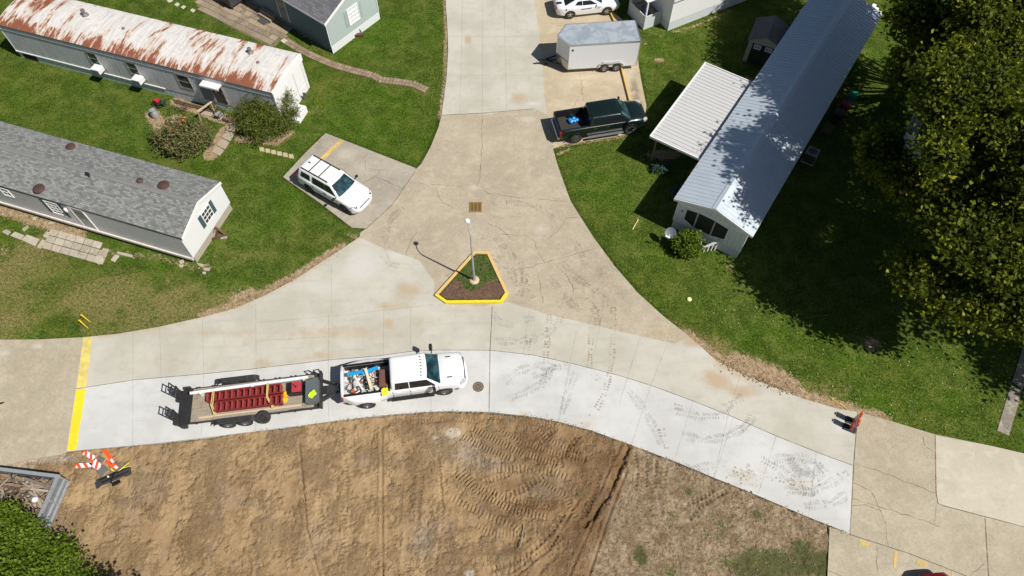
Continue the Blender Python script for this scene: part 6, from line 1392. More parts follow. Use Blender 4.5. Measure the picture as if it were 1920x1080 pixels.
tree('tall broadleaf tree whose pale trunk foot shows at the lower edge of the crown', B1, rel(B1, [
    (20.3, 19.2, 6.2, 1.3), (22.4, 17.9, 6.0, 1.5), (25.0, 17.0, 6.2, 1.6), (19.3, 25.3, 8.2, 1.2), (19.7, 23.5, 8.4, 1.1), (20.4, 24.6, 12.0, 1.4), (21.0, 26.6, 12.2, 1.4), (20.7, 22.0, 9.2, 1.0), (20.0, 22.6, 11.3, 1.0), (22.6, 24.6, 12.0, 2.1),
    (24.5, 21.5, 11.5, 2.3), (26.5, 18.5, 8.5, 2.3), (27.5, 24.0, 12.0, 2.7), (29.5, 20.5, 10.5, 2.7), (23.3, 19.6, 8.8, 1.2), (22.8, 28.2, 12.0, 1.1), (24.2, 25.6, 9.0, 2.0), (24.0, 28.5, 9.5, 1.7), (26.5, 27.0, 10.0, 2.0), (25.5, 19.5, 9.5, 1.6)]+[(P(x, y, z).x, P(x, y, z).y, z, r) for x, y, z, r in ((1800, 430, 9, 1.3), (1870, 400, 9.5, 1.5), (1745, 395, 8, 1.0), (1850, 480, 8, 1.4), (1900, 330, 10, 1.6), (1785, 330, 9.5, 1.1), (1900, 500, 8, 1.4), (1840, 270, 9, 1.3), (1790, 260, 8, 1.1))]), 110000, .20, SYC, .26, 4.0, 3, 30, .33, up=.4)
B2 = P(1815, 200)
tree('tall broadleaf tree filling the top right corner behind the metal roofed home', B2, rel(B2, [
    (22.3, 31.0, 9.0, 1.3), (23.2, 34.3, 9.5, 1.6), (23.8, 38.0, 10.0, 1.8), (24.6, 31.6, 12.2, 1.7), (25.4, 34.2, 12.4, 1.8), (26.3, 37.3, 12.2, 2.0), (26.8, 31.0, 12.0, 2.2), (27.0, 35.5, 12.6, 2.4), (28.5, 32.5, 13.0, 2.8), (31.0, 36.0, 12.5, 3.2),
    (29.0, 40.0, 12.0, 2.8), (27.0, 41.5, 12.0, 2.2), (28.0, 44.0, 12.0, 2.4), (31.5, 29.0, 12.5, 2.8), (28.5, 28.5, 11.0, 2.2), (25.3, 43.5, 11.0, 1.8), (24.6, 29.8, 12.2, 1.5), (25.5, 28.0, 11.0, 1.6), (25.0, 40.5, 11.0, 1.8)]+[(P(x, y, z).x, P(x, y, z).y, z, r) for x, y, z, r in ((1820, 110, 9, 1.5), (1880, 170, 9.5, 1.6), (1770, 160, 8.5, 1.2), (1850, 60, 10, 1.5), (1780, 60, 9, 1.3))]), 110000, .21, SYC, .26, 4.2, 5, 30, .37, up=.4)
B3 = Vector((35.5, 21.5, 0))
tree('yellowing broadleaf tree reaching in over the right edge', B3, rel(B3, [
    (31.0, 17.5, 9.0, 2.5), (33.0, 21.5, 11.5, 3.0), (32.5, 26.0, 11.5, 3.0), (35.5, 18.0, 10.0, 3.0), (37.0, 24.0, 12.0, 3.5), (34.0, 13.5, 8.0, 2.6), (35.0, 29.5, 11.0, 3.0), (38.5, 14.5, 8.5, 3.0)]), 52000, .22, SYC, .30, 4.2, 9, 36, .46, up=.4, tone=lambda L: .22)
B4 = Vector((-25.3, 7.2, 0))
tree('low bright green tree in the bottom left corner beside the steel dumpster', B4, rel(B4, [
    (-25.2, 6.9, 2.6, 1.4), (-22.9, 7.0, 1.9, 1.1), (-24.0, 7.9, 2.0, .9), (-26.3, 8.2, 2.2, 1.2), (-21.2, 6.2, 1.5, 1.0), (-22.0, 5.2, 1.8, 1.3), (-24.5, 5.3, 2.6, 1.5), (-19.9, 5.0, 1.2, .9)]), 42000, .115, BRI, .14, 1.6, 13, 10, .18, up=.5)
B5 = Vector((-15.3, 2.2, 0))
tree('tree just below the frame whose shadow falls on the dirt at the bottom left', B5, rel(B5, [
    (-15.6, 2.2, 5.5, 1.6), (-17.0, 1.4, 5.0, 1.6), (-14.4, 1.0, 5.0, 1.5), (-16.6, 3.1, 4.6, 1.1), (-18.2, 2.6, 4.6, .9)]), 9000, .17, BRI, .12, 3, 15, 10, .25)
# grass tufts over the lawns: real blades, thickest along the road edges
def tufts():
    rg = np.random.default_rng(77); polys = [W(p) for p in (NORTH, OLD, MIDLANE, LOWLANE, WEST, EAST, DRIVE, PAD)]+[dirt_poly]
    n = 330000; X = rg.uniform(-42, 42, n); Y = rg.uniform(11, 52, n); keep = rg.random(n) < .75
    for px, wd, dn in ((TOPC, .9, 9000), (TOPR, .9, 9000), (EDGE_R, .5, 6000), (NORTH[:7], .8, 5000), ([(828, 216), (822, 240), (808, 275), (790, 308), (780, 318)], .4, 1800), (DRIVE[:2]+DRIVE[:1], .3, 1500), ([(659, 427), (600, 381), (531, 332.6), (570, 290), (610.7, 250)], .35, 2500), ([(1212, 199), (1201.6, 148), (1197, 120)], .3, 900), ([(1037, 281), (1172, 256)], .3, 900)):
        pl = np.array(resample(W(px), .1)); k = rg.integers(0, len(pl), dn); q = pl[k]+rg.normal(size=(dn, 2))*wd*.35; X = np.concatenate([X, q[:, 0]]); Y = np.concatenate([Y, q[:, 1]]); keep = np.concatenate([keep, np.ones(dn, bool)])
    gx = ((X-xs_l[0])/.2).astype(int).clip(0, bare_l.shape[0]-1); gy = ((Y-ys_l[0])/.2).astype(int).clip(0, bare_l.shape[1]-1)
    b = bare_l[gx, gy]; keep &= (rg.random(len(X)) > b*1.5)
    for i, p in enumerate(polys):
        ins = inside(X, Y, p)
        if i < 8:
            D, _, _ = seg_dist(X[ins], Y[ins], p+[p[0]]); idx = np.where(ins)[0]; keep[idx[D > .045]] = False
        else: keep[ins] = False
    for h in (h1, h2, h3, h4, h5, h6):
        t = h['t']; c, s = math.cos(-t.rotation_euler.z), math.sin(-t.rotation_euler.z); dx = X-t.location.x; dy = Y-t.location.y; lx = dx*c-dy*s; ly = dx*s+dy*c
        keep &= ~((lx > -.02) & (lx < h['L']+.02) & (ly > -.02) & (ly < h['W']+.02))
    X = X[keep]; Y = Y[keep]; N = len(X); d = dry_l[gx[keep], gy[keep]]
    L = np.stack([X, Y, rg.uniform(.0, .035, N)], 1); nr = rg.normal(size=(N, 3)); nr[:, 2] = np.abs(nr[:, 2])*.6+.25; nr /= np.linalg.norm(nr, axis=1)[:, None]
    t1 = np.cross(nr, rg.normal(size=(N, 3))); t1 /= np.linalg.norm(t1, axis=1)[:, None]; t2 = np.cross(nr, t1); s = rg.uniform(.035, .085, N)[:, None]
    V = np.stack([L-t1*s*.6, L-t2*s*.28, L+t1*s*.7, L+t2*s*.28], 1).reshape(-1, 3).astype(np.float32)
    F = np.arange(N*4, dtype=np.int32); me = bpy.data.meshes.new('grass'); me.vertices.add(len(V)); me.vertices.foreach_set('co', V.ravel()); me.loops.add(len(F)); me.loops.foreach_set('vertex_index', F); me.polygons.add(N); me.polygons.foreach_set('loop_start', np.arange(0, len(F), 4, dtype=np.int32)); me.update()
    tone = np.clip(rg.random(N)*.6+d*.55*rg.random(N)*1.3, 0, 1); add_attr(me, 'tone', np.repeat(tone, 4))
    me.materials.append(leaf_mat('grass_blades', [(0, (.022, .055, .002)), (.3, (.055, .110, .006)), (.55, (.115, .165, .020)), (.8, (.20, .20, .06)), (1, (.34, .29, .13))], .8, .25))
    o = bpy.data.objects.new('grass', me); COL.objects.link(o); tag(o, 'short mown grass blades over all the lawns', 'grass', kind='stuff')
tufts()
# shrubs
def shrub(label, px, blobs, n, size, mtl, seed, cr=.16, clump=8, **k):
    b = P(*px); t = thing('shrub', label, 'shrub', (b.x, b.y, 0)); limbs(t, .05, .25, blobs, seed, 'stems', m=WOOD_D, twigs=4)
    foliage('foliage', mtl, t, blobs, n, size, seed, clump, cr, **k); return t
s1 = shrub('rounded shrub with reddish leaves and orange flowers before the rusty roofed home', (351, 273), [(0, 0, .9, 1.42), (-.95, .2, .75, .98), (1.0, .15, .75, 1.0), (.1, .7, .75, .9), (0, -.6, .55, .8), (.4, -.5, .5, .7), (-.6, -.5, .5, .6)], 9500, .17, FLO, 21, .13, 6, up=.2, aspect=.55)
m = MB()
for fx, fy in ((347, 221), (340, 234), (313, 238), (328, 246), (344, 226), (320, 241)):
    v_ = P(fx, fy, 1.75)-s1.location; dx, dy, z = v_.x, v_.y, 1.75
    for k in range(6):
        a = k*1.05; m.bar((dx, dy, z), (dx+.07*math.cos(a), dy+.07*math.sin(a), z+.04), .05, .01)
m.build('flowers', mat('orange_petals', (.65, .12, .03), .5, var=.3, nscale=5), s1)
shrub('large spreading juniper shrub against the white end of the rusty roofed home', (500, 243), [(0, 0, 1.2, 1.5), (-1.1, .1, 1.0, 1.1), (1.1, .2, 1.0, 1.1), (.2, .9, 1.6, 1.2), (.9, 1.3, 1.7, .9), (-.2, -.7, .8, 1.1), (1.5, 1.4, 1.5, .7), (.9, -.4, .7, .9), (-.9, 1.0, 1.3, .8), (1.9, .7, 1.0, .6)], 17000, .12, JUN, 22, .14, 8, up=.15, aspect=.5)
shrub('round clipped green bush by the front corner of the metal roofed home', (1284, 470), [(0, 0, .75, .85), (-.35, .2, .6, .6), (.3, -.15, .55, .6), (.1, .3, .8, .6)], 4600, .13, BRI, 23, .09, 7, up=.3)
shrub('small blue green plant at the foot of the brown carport post', (1240, 322), [(0, 0, .4, .42), (-.35, .05, .3, .3), (.35, .1, .35, .35)], 1300, .12, BLG, 24, .07, 6, up=.2, aspect=.6)
shrub('small leafy plant in the shade under the left eave of the metal roofed home', (1262, 362), [(0, 0, .25, .25), (.2, .3, .25, .2)], 260, .11, BLG, 25, .07, 6)
shrub('low weedy plant in the shade between blue green plant and metal roofed home', (1279, 337), [(0, 0, .2, .3)], 260, .11, BRI, 26, .08, 6)
# ================================================================== STREET FURNITURE AND SMALL THINGS
def prop(name, mb, m, label, cat, px=None, h=0.0, loc=None, rz=0.0, group=None, **k):
    p = P(px[0], px[1], h) if px is not None else Vector(loc)
    o = mb.build(name, m, None, loc=(p.x, p.y, p.z if h or loc is not None else 0), rz=rz, **k); return tag(o, label, cat, group)
# ---- island with lamp
isl = [(815, 556), (889, 474), (917, 475), (953, 552), (941, 570), (836, 571)]
ip = W(isl); cx = sum(p[0] for p in ip)/6; cy = sum(p[1] for p in ip)/6
it = thing('traffic_island', 'triangular planted traffic island with a yellow painted kerb', 'traffic island', (cx, cy, ZR))
ip = [(x-cx, y-cy) for x, y in ip]
def inset(poly, d):
    n = len(poly); out = []; s = sum(poly[i][0]*poly[(i+1) % n][1]-poly[(i+1) % n][0]*poly[i][1] for i in range(n))
    for i in range(n):
        a, b, c = Vector(poly[i-1]), Vector(poly[i]), Vector(poly[(i+1) % n]); e0 = (b-a).normalized(); e1 = (c-b).normalized()
        k = 1 if s > 0 else -1; n0 = Vector((-e0.y, e0.x))*k; n1 = Vector((-e1.y, e1.x))*k; q = (n0+n1); q = q/(q.length**2)*2*d; out.append((b.x+q.x, b.y+q.y))
    return out
KH = .15; KY = mat('bright_yellow_kerb_paint', (.78, .62, .02), .6, var=.14, nscale=5, dirt=(.36, .28, .12), dirt_amt=.75); KO = mat('faded_orange_kerb_paint', (.66, .43, .15), .7, var=.15, nscale=5, dirt=(.5, .42, .3), dirt_amt=.6)
inn = inset(ip, .17); n = 6
for i in range(n):
    jn = (i+1) % n; a, b, c, d = ip[i], ip[jn], inn[jn], inn[i]; m = MB(); ta = [(x*.985+o[0]*.015, y*.985+o[1]*.015) for (x, y), o in ((a, d), (b, c))]
    m.add([(*a, -.08), (*b, -.08), (*c, -.08), (*d, -.08), (*ta[0], KH), (*ta[1], KH), (*c, KH), (*d, KH)], [(3, 2, 1, 0), (4, 5, 6, 7), (0, 1, 5, 4), (1, 2, 6, 5), (2, 3, 7, 6), (3, 0, 4, 7)] if True else [])
    o = m.build('kerb', KO if i in (0, 1, 2) else KY, it)
    bm = bmesh.new(); bm.from_mesh(o.data); bmesh.ops.recalc_face_normals(bm, faces=bm.faces); bm.to_mesh(o.data); bm.free()
def fillmesh(poly, z, d, amp, seed):
    xs = [p[0] for p in poly]; ys = [p[1] for p in poly]; X, Y = np.meshgrid(np.arange(min(xs), max(xs), d), np.arange(min(ys), max(ys), d), indexing='ij'); X = X.ravel(); Y = Y.ravel(); k = inside(X, Y, poly); X = X[k]; Y = Y[k]
    V = [Vector(p) for p in poly]+[Vector(p) for p in zip(X.tolist(), Y.tolist())]; vo, _, fo, *_ = geometry.delaunay_2d_cdt(V, [], [list(range(len(poly)))], 1, 1e-5)
    A = np.array([(v.x, v.y) for v in vo]); N = vnoise(A[:, 0], A[:, 1], .25, seed=seed)*amp
    fs = []
    for f in fo:
        a, b, c = (vo[i] for i in f[:3]); fs.append(tuple(f) if (b-a).cross(c-a) > 0 else tuple(f[::-1]))
    return MB().add([(x, y, z+nn) for (x, y), nn in zip(A, N)], fs)
G2 = NT('island_turf'); _a = G2.noise(9, 4, .8); _b = G2.noise(35, 3, .8); _c = G2.noise(3, 5, .85); G2.col(G2.mix(G2.ramp(_c, .46, .62, 0, .7), G2.mix(G2.ramp(_a, .42, .58), (.018, .044, .006), (.085, .135, .026)), (.13, .10, .055))); G2.bump(_b, .8, .04); G2 = G2.fin(.95, spec=.1)
M2 = NT('brown_mulch'); _a = M2.noise(14, 5, .85); _b = M2.noise(45, 3, .8); M2.col(M2.mix(M2.ramp(_a, .38, .62), (.085, .048, .032), (.27, .17, .115))); M2.bump(M2.math('ADD', _a, _b), 1.0, .06); M2 = M2.fin(.95, spec=.1)
fillmesh(inset(ip, .165), .09, .12, .02, 31).build('turf', G2, it, smooth=True)
mp = [(p[0]-cx, p[1]-cy) for p in W([(826, 556), (848, 531), (856, 526), (866, 532), (872, 543), (880, 548), (895, 546), (908, 540), (912, 532), (926, 528), (934, 526), (946, 551), (936, 563), (838, 563)])]
fillmesh(mp, .12, .08, .05, 32).build('mulch', M2, it, smooth=True)
pb_ = P(889.5, 528); pt = P(880, 433, 5.2)
lp = thing('street_lamp', 'single grey street lamp with a white lantern standing on the traffic island', 'street lamp', (pb_.x, pb_.y, ZR+.05))
PCONC = mat('lamp_footing_concrete', (.55, .42, .27), .8)
m = MB(); m.lathe([(.30, 0), (.30, .10), (.22, .16), (.14, .17)], 20); m.build('footing', PCONC, lp)
PG2 = mat('grey_lamp_paint', (.36, .38, .39), .45, .3, var=.06)
m = MB(); m.lathe([(.12, .12), (.10, .4), (.065, .5), (.04, 4.6), (.035, 4.62)], 12); m.build('pole', PG2, lp, smooth=True)
m = MB(); m.path([(0, 0, 4.4), (0, .02, 4.75), (-.10, .28, 4.98), (-.16, .62, 5.08)], [.03, .03, .03, .03], 8); m.build('arm', PG2, lp, smooth=True)
m = MB(); m.lathe([(.03, .11), (.10, .09), (.145, .02), (.15, -.04), (.13, -.06), (.02, -.08)], 16, (-.17, .70, 5.06)); m.build('lantern', mat('white_lamp_housing', (.80, .82, .83), .25), lp, smooth=True)
# ---- drain grate, manhole
g = P(892, 389.5); dg = thing('drain_grate', 'rusty yellow brown storm drain grate in the worn tan road', 'drain grate', (g.x, g.y, ZR-.004), .02)
GR = mat('rusty_yellow_grate', (.33, .20, .07), .7, .2, var=.3, nscale=8, dirt=(.15, .09, .05), dirt_amt=.6)
m = MB(); m.bb(-.36, .36, -.36, .36, .0, .012); m.build('pit', WELL, dg)
m = MB(); m.bb(-.40, .40, -.40, -.33, .0, .045); m.bb(-.40, .40, .33, .40, .0, .045); m.bb(-.40, -.33, -.33, .33, .0, .045); m.bb(.33, .40, -.33, .33, .0, .045); m.build('frame', GR, dg)
m = MB()
for k in range(7): y = -.27+.09*k; m.bb(-.33, .33, y-.018, y+.018, .013, .040)
for x in (-.12, .12): m.bb(x-.02, x+.02, -.33, .33, .014, .036)
m.build('bars', GR, dg)
g = P(897, 726); mh = thing('manhole_cover', 'round patterned manhole cover in the white lane ahead of the pickup', 'manhole cover', (g.x, g.y, ZR+.002))
MHM = mat('worn_iron_cover', (.27, .205, .145), .75, .2, var=.3, nscale=10, dirt=(.12, .09, .07), dirt_amt=.5)
m = MB(); m.lathe([(.31, .004), (.31, .016), (.29, .020), (.01, .020)], 32); m.build('cover', MHM, mh)
m = MB()
for k in range(10): a = k*math.pi/5; m.bar((.06*math.cos(a), .06*math.sin(a), .025), (.26*math.cos(a+.25), .26*math.sin(a+.25), .025), .03, .014)
m.lathe([(.275, .020), (.275, .032), (.25, .032), (.25, .020)], 32, cap=False); m.lathe([(.15, .02), (.15, .03), (.13, .03), (.13, .02)], 24, cap=False); m.build('raised_pattern', mat('dark_iron', (.09, .075, .06), .7, .3), mh)
# ---- channelising panels at the right
OR = mat('safety_orange_plastic', (.85, .10, .015), .45, var=.12, nscale=4); ORF = mat('white_reflective_band', (.75, .72, .70), .3); RB = mat('black_rubber_foot', (.035, .033, .035), .8, var=.2)
def panel(label, base, rz, lean, parts=True):
    t = thing('channelizer_panel', label, 'barricade', (base.x, base.y, ZR+.004), rz, 'orange channelising panels at the right end of the new lane')
    m = MB(); m.bb(-.32, .32, -.20, .20, 0, .07); m.bb(-.36, -.22, -.12, .12, .0, .09); m.bb(.22, .36, -.12, .12, .0, .09); m.build('base', RB, t, bevel=.02)
    m = MB(); c, s = math.cos(lean), math.sin(lean)
    def v(y, z, x): return (x+s*z, y, .07+c*z)
    m.add([v(y, z, x) for x in (-.025, .025) for y, z in ((-.11, 0), (.11, 0), (.15, .35), (.15, 1.05), (-.15, 1.05), (-.15, .35))], [(0, 1, 2, 3, 4, 5)[::-1], (6, 7, 8, 9, 10, 11)]+[(i, (i+1) % 6, 6+(i+1) % 6, 6+i) for i in range(6)]); m.build('panel', OR, t)
    for z0 in (.42, .72):
        m = MB(); m.add([v(y, z, x) for x in (-.029, .029) for y, z in ((-.13, z0), (.13, z0+.0), (.13, z0+.14), (-.13, z0+.14))], [(3, 2, 1, 0), (4, 5, 6, 7), (0, 1, 5, 4), (1, 2, 6, 5), (2, 3, 7, 6), (3, 0, 4, 7)]); m.build('reflective_band', ORF, t)
    m = MB(); m.bar(v(-.06, 1.05, 0), v(-.06, 1.16, 0), .04); m.bar(v(.06, 1.05, 0), v(.06, 1.16, 0), .04); m.bar(v(-.08, 1.16, 0), v(.08, 1.16, 0), .05); m.build('handle', OR, t); return t
panel('orange channelising panel standing lower and further left of the pair on the new lane', P(1592, 804), R(-25), .06)
panel('orange channelising panel nearest the grass beside the end of the new lane', P(1597, 791), R(-25), .05)
m = MB(); m.path([(0, 0, .03), (-.3, .35, .05), (-.55, .5, .03), (-.9, .9, .04)], .018, 5); prop('caution_tape', m, mat('yellow_tape', (.75, .62, .05), .5), 'twist of yellow tape on the dirt above the orange panels', 'tape', (1592, 772), group=None)
# ---- the pile of barricade parts at the left
def stripe_mat():
    t = NT('orange_white_stripes'); sx = t.node('ShaderNodeSeparateXYZ'); t.t.links.new(t.obj(), sx.inputs[0]); s = t.math('ADD', sx.outputs['X'], t.math('MULTIPLY', sx.outputs['Y'], .8))
    t.col(t.mix(t.ramp(t.math('FRACT', t.math('DIVIDE', s, .36)), .46, .50), (.80, .09, .02), (.80, .78, .78))); return t.fin(.35)
SM = stripe_mat()
def lying(label, px, rz, tilt, w=.24, L=.78):
    b = P(*px); t = thing('channelizer_panel', label, 'barricade', (b.x, b.y, .02), rz, 'striped channelising panels lying in the dirt')
    m = MB(); m.prism([(-L/2, -w/2), (L/2-.1, -w/2), (L/2, -w/3), (L/2, w/3), (L/2-.1, w/2), (-L/2, w/2)], .08, .13); m.build('panel', SM, t)
    m = MB(); m.bb(L/2-.02, L/2+.38, -.24, .24, 0, .09); m.build('base', mat('grey_rubber_foot', (.13, .12, .12), .8, var=.2), t, bevel=.03)
    m = MB(); m.bb(-L/2-.10, -L/2-.002, -.08, .08, .09, .125); m.build('handle', OR, t); return t
lying('striped panel lying furthest left in the barricade pile', (160, 874), R(4), 0); lying('striped panel lying at the top of the barricade pile', (171, 856), R(-27), 0); lying('broad striped panel lying in the middle of the barricade pile', (182, 872), R(-38), 0, .36, .62)
for k, (lb, p0, p1) in enumerate((('slim orange panel upper right in the barricade pile', (195, 843), (213, 868)), ('slim orange panel beside the black rail in the barricade pile', (199, 865), (221, 878)))):
    a, b = P(*p0, .1), P(*p1, .1); d = b-a; L = d.length
    t = thing('barricade_leg', lb, 'barricade', (a.x, a.y, .03), math.atan2(d.y, d.x)); m = MB(); m.bb(0, L, -.10, .10, .03, .08); m.build('board', OR, t); m = MB(); m.bb(L*.72, L*.98, -.06, .06, .081, .09); m.build('reflective_band', ORF, t); m = MB(); m.bb(L+.01, L+.25, -.16, .16, 0, .07); m.build('base', bpy.data.materials['grey_rubber_foot'], t)
a = P(213, 893, .1); t = thing('sign_stand', 'folded black sign stand lying below the barricade pile', 'sign stand', (a.x, a.y, .02), R(26))
m = MB(); m.bb(-.85, .80, -.20, .20, 0, .10); m.bb(-.9, -.75, -.26, .05, 0, .14); m.bb(.5, .85, -.28, .12, .02, .16); m.build('base', RB, t, bevel=.02)
m = MB(); m.bar((-.7, .08, .14), (.7, .10, .14), .05); m.bar((-.6, -.1, .14), (.75, -.12, .14), .05); m.bar((-.2, -.3, .08), (.1, .2, .14), .06); m.bar((-.15, -.42, .06), (.25, -.40, .06), .16, .08); m.build('rails', BLKP, t); m = MB(); m.tube((-.22, .06, .16), (-.22, .06, .18), .05); m.build('knob', WHITE2, t)
a = P(230, 880, .15); m = MB(); m.bar((0, 0, .1), (.55, .55, .16), .05, .02); m.bar((.02, .0, .08), (-.35, .25, .10), .05, .02); m.bar((.2, .22, .14), (.62, .38, .12), .03, .02); prop('stake', m, mat('lime_yellow_wood', (.68, .66, .10), .7), 'yellow green stake crossing the right side of the barricade pile', 'stake', loc=(a.x-.3, a.y-.2, .02))
m = MB(); m.prism([(-.5, -.08), (.35, -.08), (.5, 0), (.35, .08), (-.5, .08)], 0, .06); prop('board', m, mat('tan_board', (.50, .36, .20), .7), 'tan pointed board within the barricade pile', 'board', (205, 862), rz=R(-52)); bpy.data.objects['board'].location.z = .02
# ---- yellow stakes on the left lawn
SY = mat('yellow_survey_paint', (.72, .48, .03), .5)
for k, (p0, p1, lb) in enumerate((((170, 604), (153, 591), 'upper of two yellow stakes leaning on the lawn by the painted line'), ((166, 616), (149, 601), 'lower of two yellow stakes leaning on the lawn by the painted line'))):
    a = P(*p0); m = MB(); m.path([(0, 0, 0), (-.10, .04, .75)], [.02, .035], 8); b = P(*p1, .55); d = b-Vector((a.x, a.y, 0)); m = MB(); m.path([(0, 0, -.05), tuple(d)], [.018, .045], 8); m.box(tuple(d), (.10, .08, .06)); prop('stake', m, SY, lb, 'stake', loc=(a.x, a.y, 0), group='yellow stakes on the left lawn')
m = MB(); a, b = P(1186, 431), P(1197, 411, .1); d = b-a; m.bar((0, 0, .03), (d.x, d.y, .10), .05, .03); prop('stake', m, mat('pale_lath', (.72, .60, .30), .7), 'pale wooden lath lying on the lawn at the shadow corner of the metal roofed home', 'stake', loc=(a.x, a.y, 0))
m = MB(); m.lathe([(.02, 0), (.13, .02), (.15, .07), (.10, .12), (.01, .13)], 10); prop('marker_cap', m, mat('pale_yellow_plastic', (.80, .72, .45), .5), 'pale yellow round cap lying alone on the right lawn', 'cap', (1292, 562), smooth=True)
# ---- dumpster
ZD = 1.05; c0 = P(132, 904); ex = (P(103, 990)-c0); ang_s = math.atan2(ex.y, ex.x)   # right wall heading
bk = (P(0, 878, ZD)-P(113, 892, ZD)); ang_b = math.atan2(bk.y, bk.x)
dt = thing('dumpster', 'open grey steel roll-off dumpster filled with scrap timber, bottom left', 'dumpster', (c0.x, c0.y, .0), ang_b)
DS = mat('weathered_grey_steel', (.22, .25, .28), .5, .4, var=.15, dirt=(.13, .10, .08), dirt_amt=.6); DS2 = mat('pale_steel_rail', (.40, .42, .44), .45, .4, var=.12, dirt=(.2, .16, .12), dirt_amt=.5)
Ld, Wd_ = 6.2, 2.35   # local x runs left, local y runs towards the bottom of the photo (negative turned)
m = MB(); m.bb(.0, Ld, .0, .06, 0, ZD); m.build('long_wall', DS, dt); m = MB(); m.bb(.0, Ld, Wd_-.06, Wd_, 0, ZD); m.build('long_wall', DS, dt)
m = MB(); m.bb(0, .07, .06, Wd_-.06, 0, ZD); m.build('end_wall', DS, dt); m = MB(); m.bb(Ld-.07, Ld, .06, Wd_-.06, 0, ZD); m.build('end_wall', DS, dt)
m = MB(); m.bb(.07, Ld-.07, .06, Wd_-.06, .05, .12); m.build('floor', DS, dt)
m = MB(); m.bb(-.05, .12, -.06, Wd_+.06, ZD, ZD+.10); m.bb(.12, Ld+.05, -.06, .11, ZD, ZD+.10); m.bb(.12, Ld+.05, Wd_-.11, Wd_+.06, ZD, ZD+.10); m.bb(Ld-.12, Ld+.05, .11, Wd_-.11, ZD, ZD+.10); m.build('top_rail', DS2, dt)
for z in (.15, .55): MB().bb(-.09, -.002, -.02, Wd_+.02, z, z+.09).build('rib', DS2, dt)
for y in (0.0, Wd_/2, Wd_-.08): MB().bb(-.08, -.001, y, y+.08, .25, .54).build('rib', DS2, dt); MB().bb(-.08, -.001, y, y+.08, .65, ZD-.01).build('rib', DS2, dt)
for k in range(9): MB().bb(.3+k*.65, .38+k*.65, -.08, -.001, .05, ZD-.02).build('rib', DS2, dt)
# the mirrored frame: local y must point to the lower edge
if (Matrix.Rotation(ang_b, 4, 'Z') @ Vector((0, 1, 0))).y > 0:
    for o in dt.children:
        for v in o.data.vertices: v.co.y = -v.co.y
        o.data.flip_normals()
DMt = Matrix.Translation(dt.location) @ Matrix.Rotation(ang_b, 4, 'Z'); sy = -1 if (Matrix.Rotation(ang_b, 4, 'Z') @ Vector((0, 1, 0))).y > 0 else 1
m = MB(); r_ = random.Random(17)
for k in range(170):
    x = r_.uniform(.3, 4.2); y = r_.uniform(.25, Wd_-.25); L = r_.uniform(.3, 1.3); a_ = r_.choice([.1, .2, 1.3, 2.4, 2.9, .8])+r_.uniform(-.3, .3)
    if not (.15 < y+abs(math.sin(a_))*L/2 < Wd_-.12 and y-abs(math.sin(a_))*L/2 > .12): L *= .5
    x = max(x, .15+abs(math.cos(a_))*L/2)
    m.box((x, y*sy, r_.uniform(.45, .95)), (L, r_.uniform(.05, .14), .03), M=Matrix.Rotation(a_, 4, 'Z') @ Matrix.Rotation(r_.uniform(-.12, .12), 4, 'Y'))
m.bb(.1, 4.6, .1*sy, (Wd_-.1)*sy, .12, .42)
def scrapw():
    t = NT('scrap_timber'); g = t.node('ShaderNodeNewGeometry'); cr = t.node('ShaderNodeValToRGB'); t.set(cr.inputs[0], g.outputs['Random Per Island']); e = cr.color_ramp; e.interpolation = 'CONSTANT'
    cols = [(.05, .035, .028), (.52, .44, .33), (.30, .20, .12), (.42, .30, .19), (.10, .07, .05), (.60, .54, .45), (.34, .16, .09), (.46, .38, .28), (.20, .16, .13)]
    while len(e.elements) < len(cols): e.elements.new(.5)
    for i, c in enumerate(cols): e.elements[i].position = i/len(cols); e.elements[i].color = (*c, 1)
    t.col(t.mix(t.noise(9, 4, .7), cr.outputs[0], (.12, .09, .07))); t.b.inputs['Roughness'].default_value = .85; return t.m
o = m.build('timber_scrap', scrapw(), None, loc=dt.location, rz=ang_b); tag(o, 'broken boards heaped inside the steel dumpster', 'scrap', kind='stuff')
q = DMt.inverted() @ P(66, 937, 1.0); m = MB(); m.lathe([(.02, 0), (.13, .03), (.15, .12), (.09, .2), (.01, .22)], 10); prop('bag', m, WHITE2, 'small white bag on the broken boards in the dumpster', 'bag', loc=(P(66, 937, 1.0).x, P(66, 937, 1.0).y, .93), smooth=True)
# ---- satellite dish
a = P(1253, 452); t = thing('satellite_dish', 'grey satellite dish standing left of the round clipped bush', 'satellite dish', (a.x, a.y, 0), R(-120))
m = MB(); m.path([(0, 0, -.05), (0, 0, .75), (.10, 0, .95)], .03, 8); m.build('mast', STEEL, t)
m = MB(); k = 8; pr = [(.34*i/k, .08*(i/k)**2) for i in range(k+1)]; m.lathe([(max(r, .002), z) for r, z in pr]+[(.345, .09)]+[(max(r*.98, .002), z+.012) for r, z in pr[::-1]], 26, cap=False); o = m.build('dish', mat('grey_dish_paint', (.15, .17, .19), .5), t, smooth=True); o.location = (.12, 0, 1.0); o.rotation_euler = (0, R(38), 0)
m = MB(); m.path([(.12, 0, .95), (.55, 0, .95), (.72, 0, 1.25)], .018, 6); m.box((.70, 0, 1.30), (.10, .28, .09)); m.build('receiver', WHITE2, t)
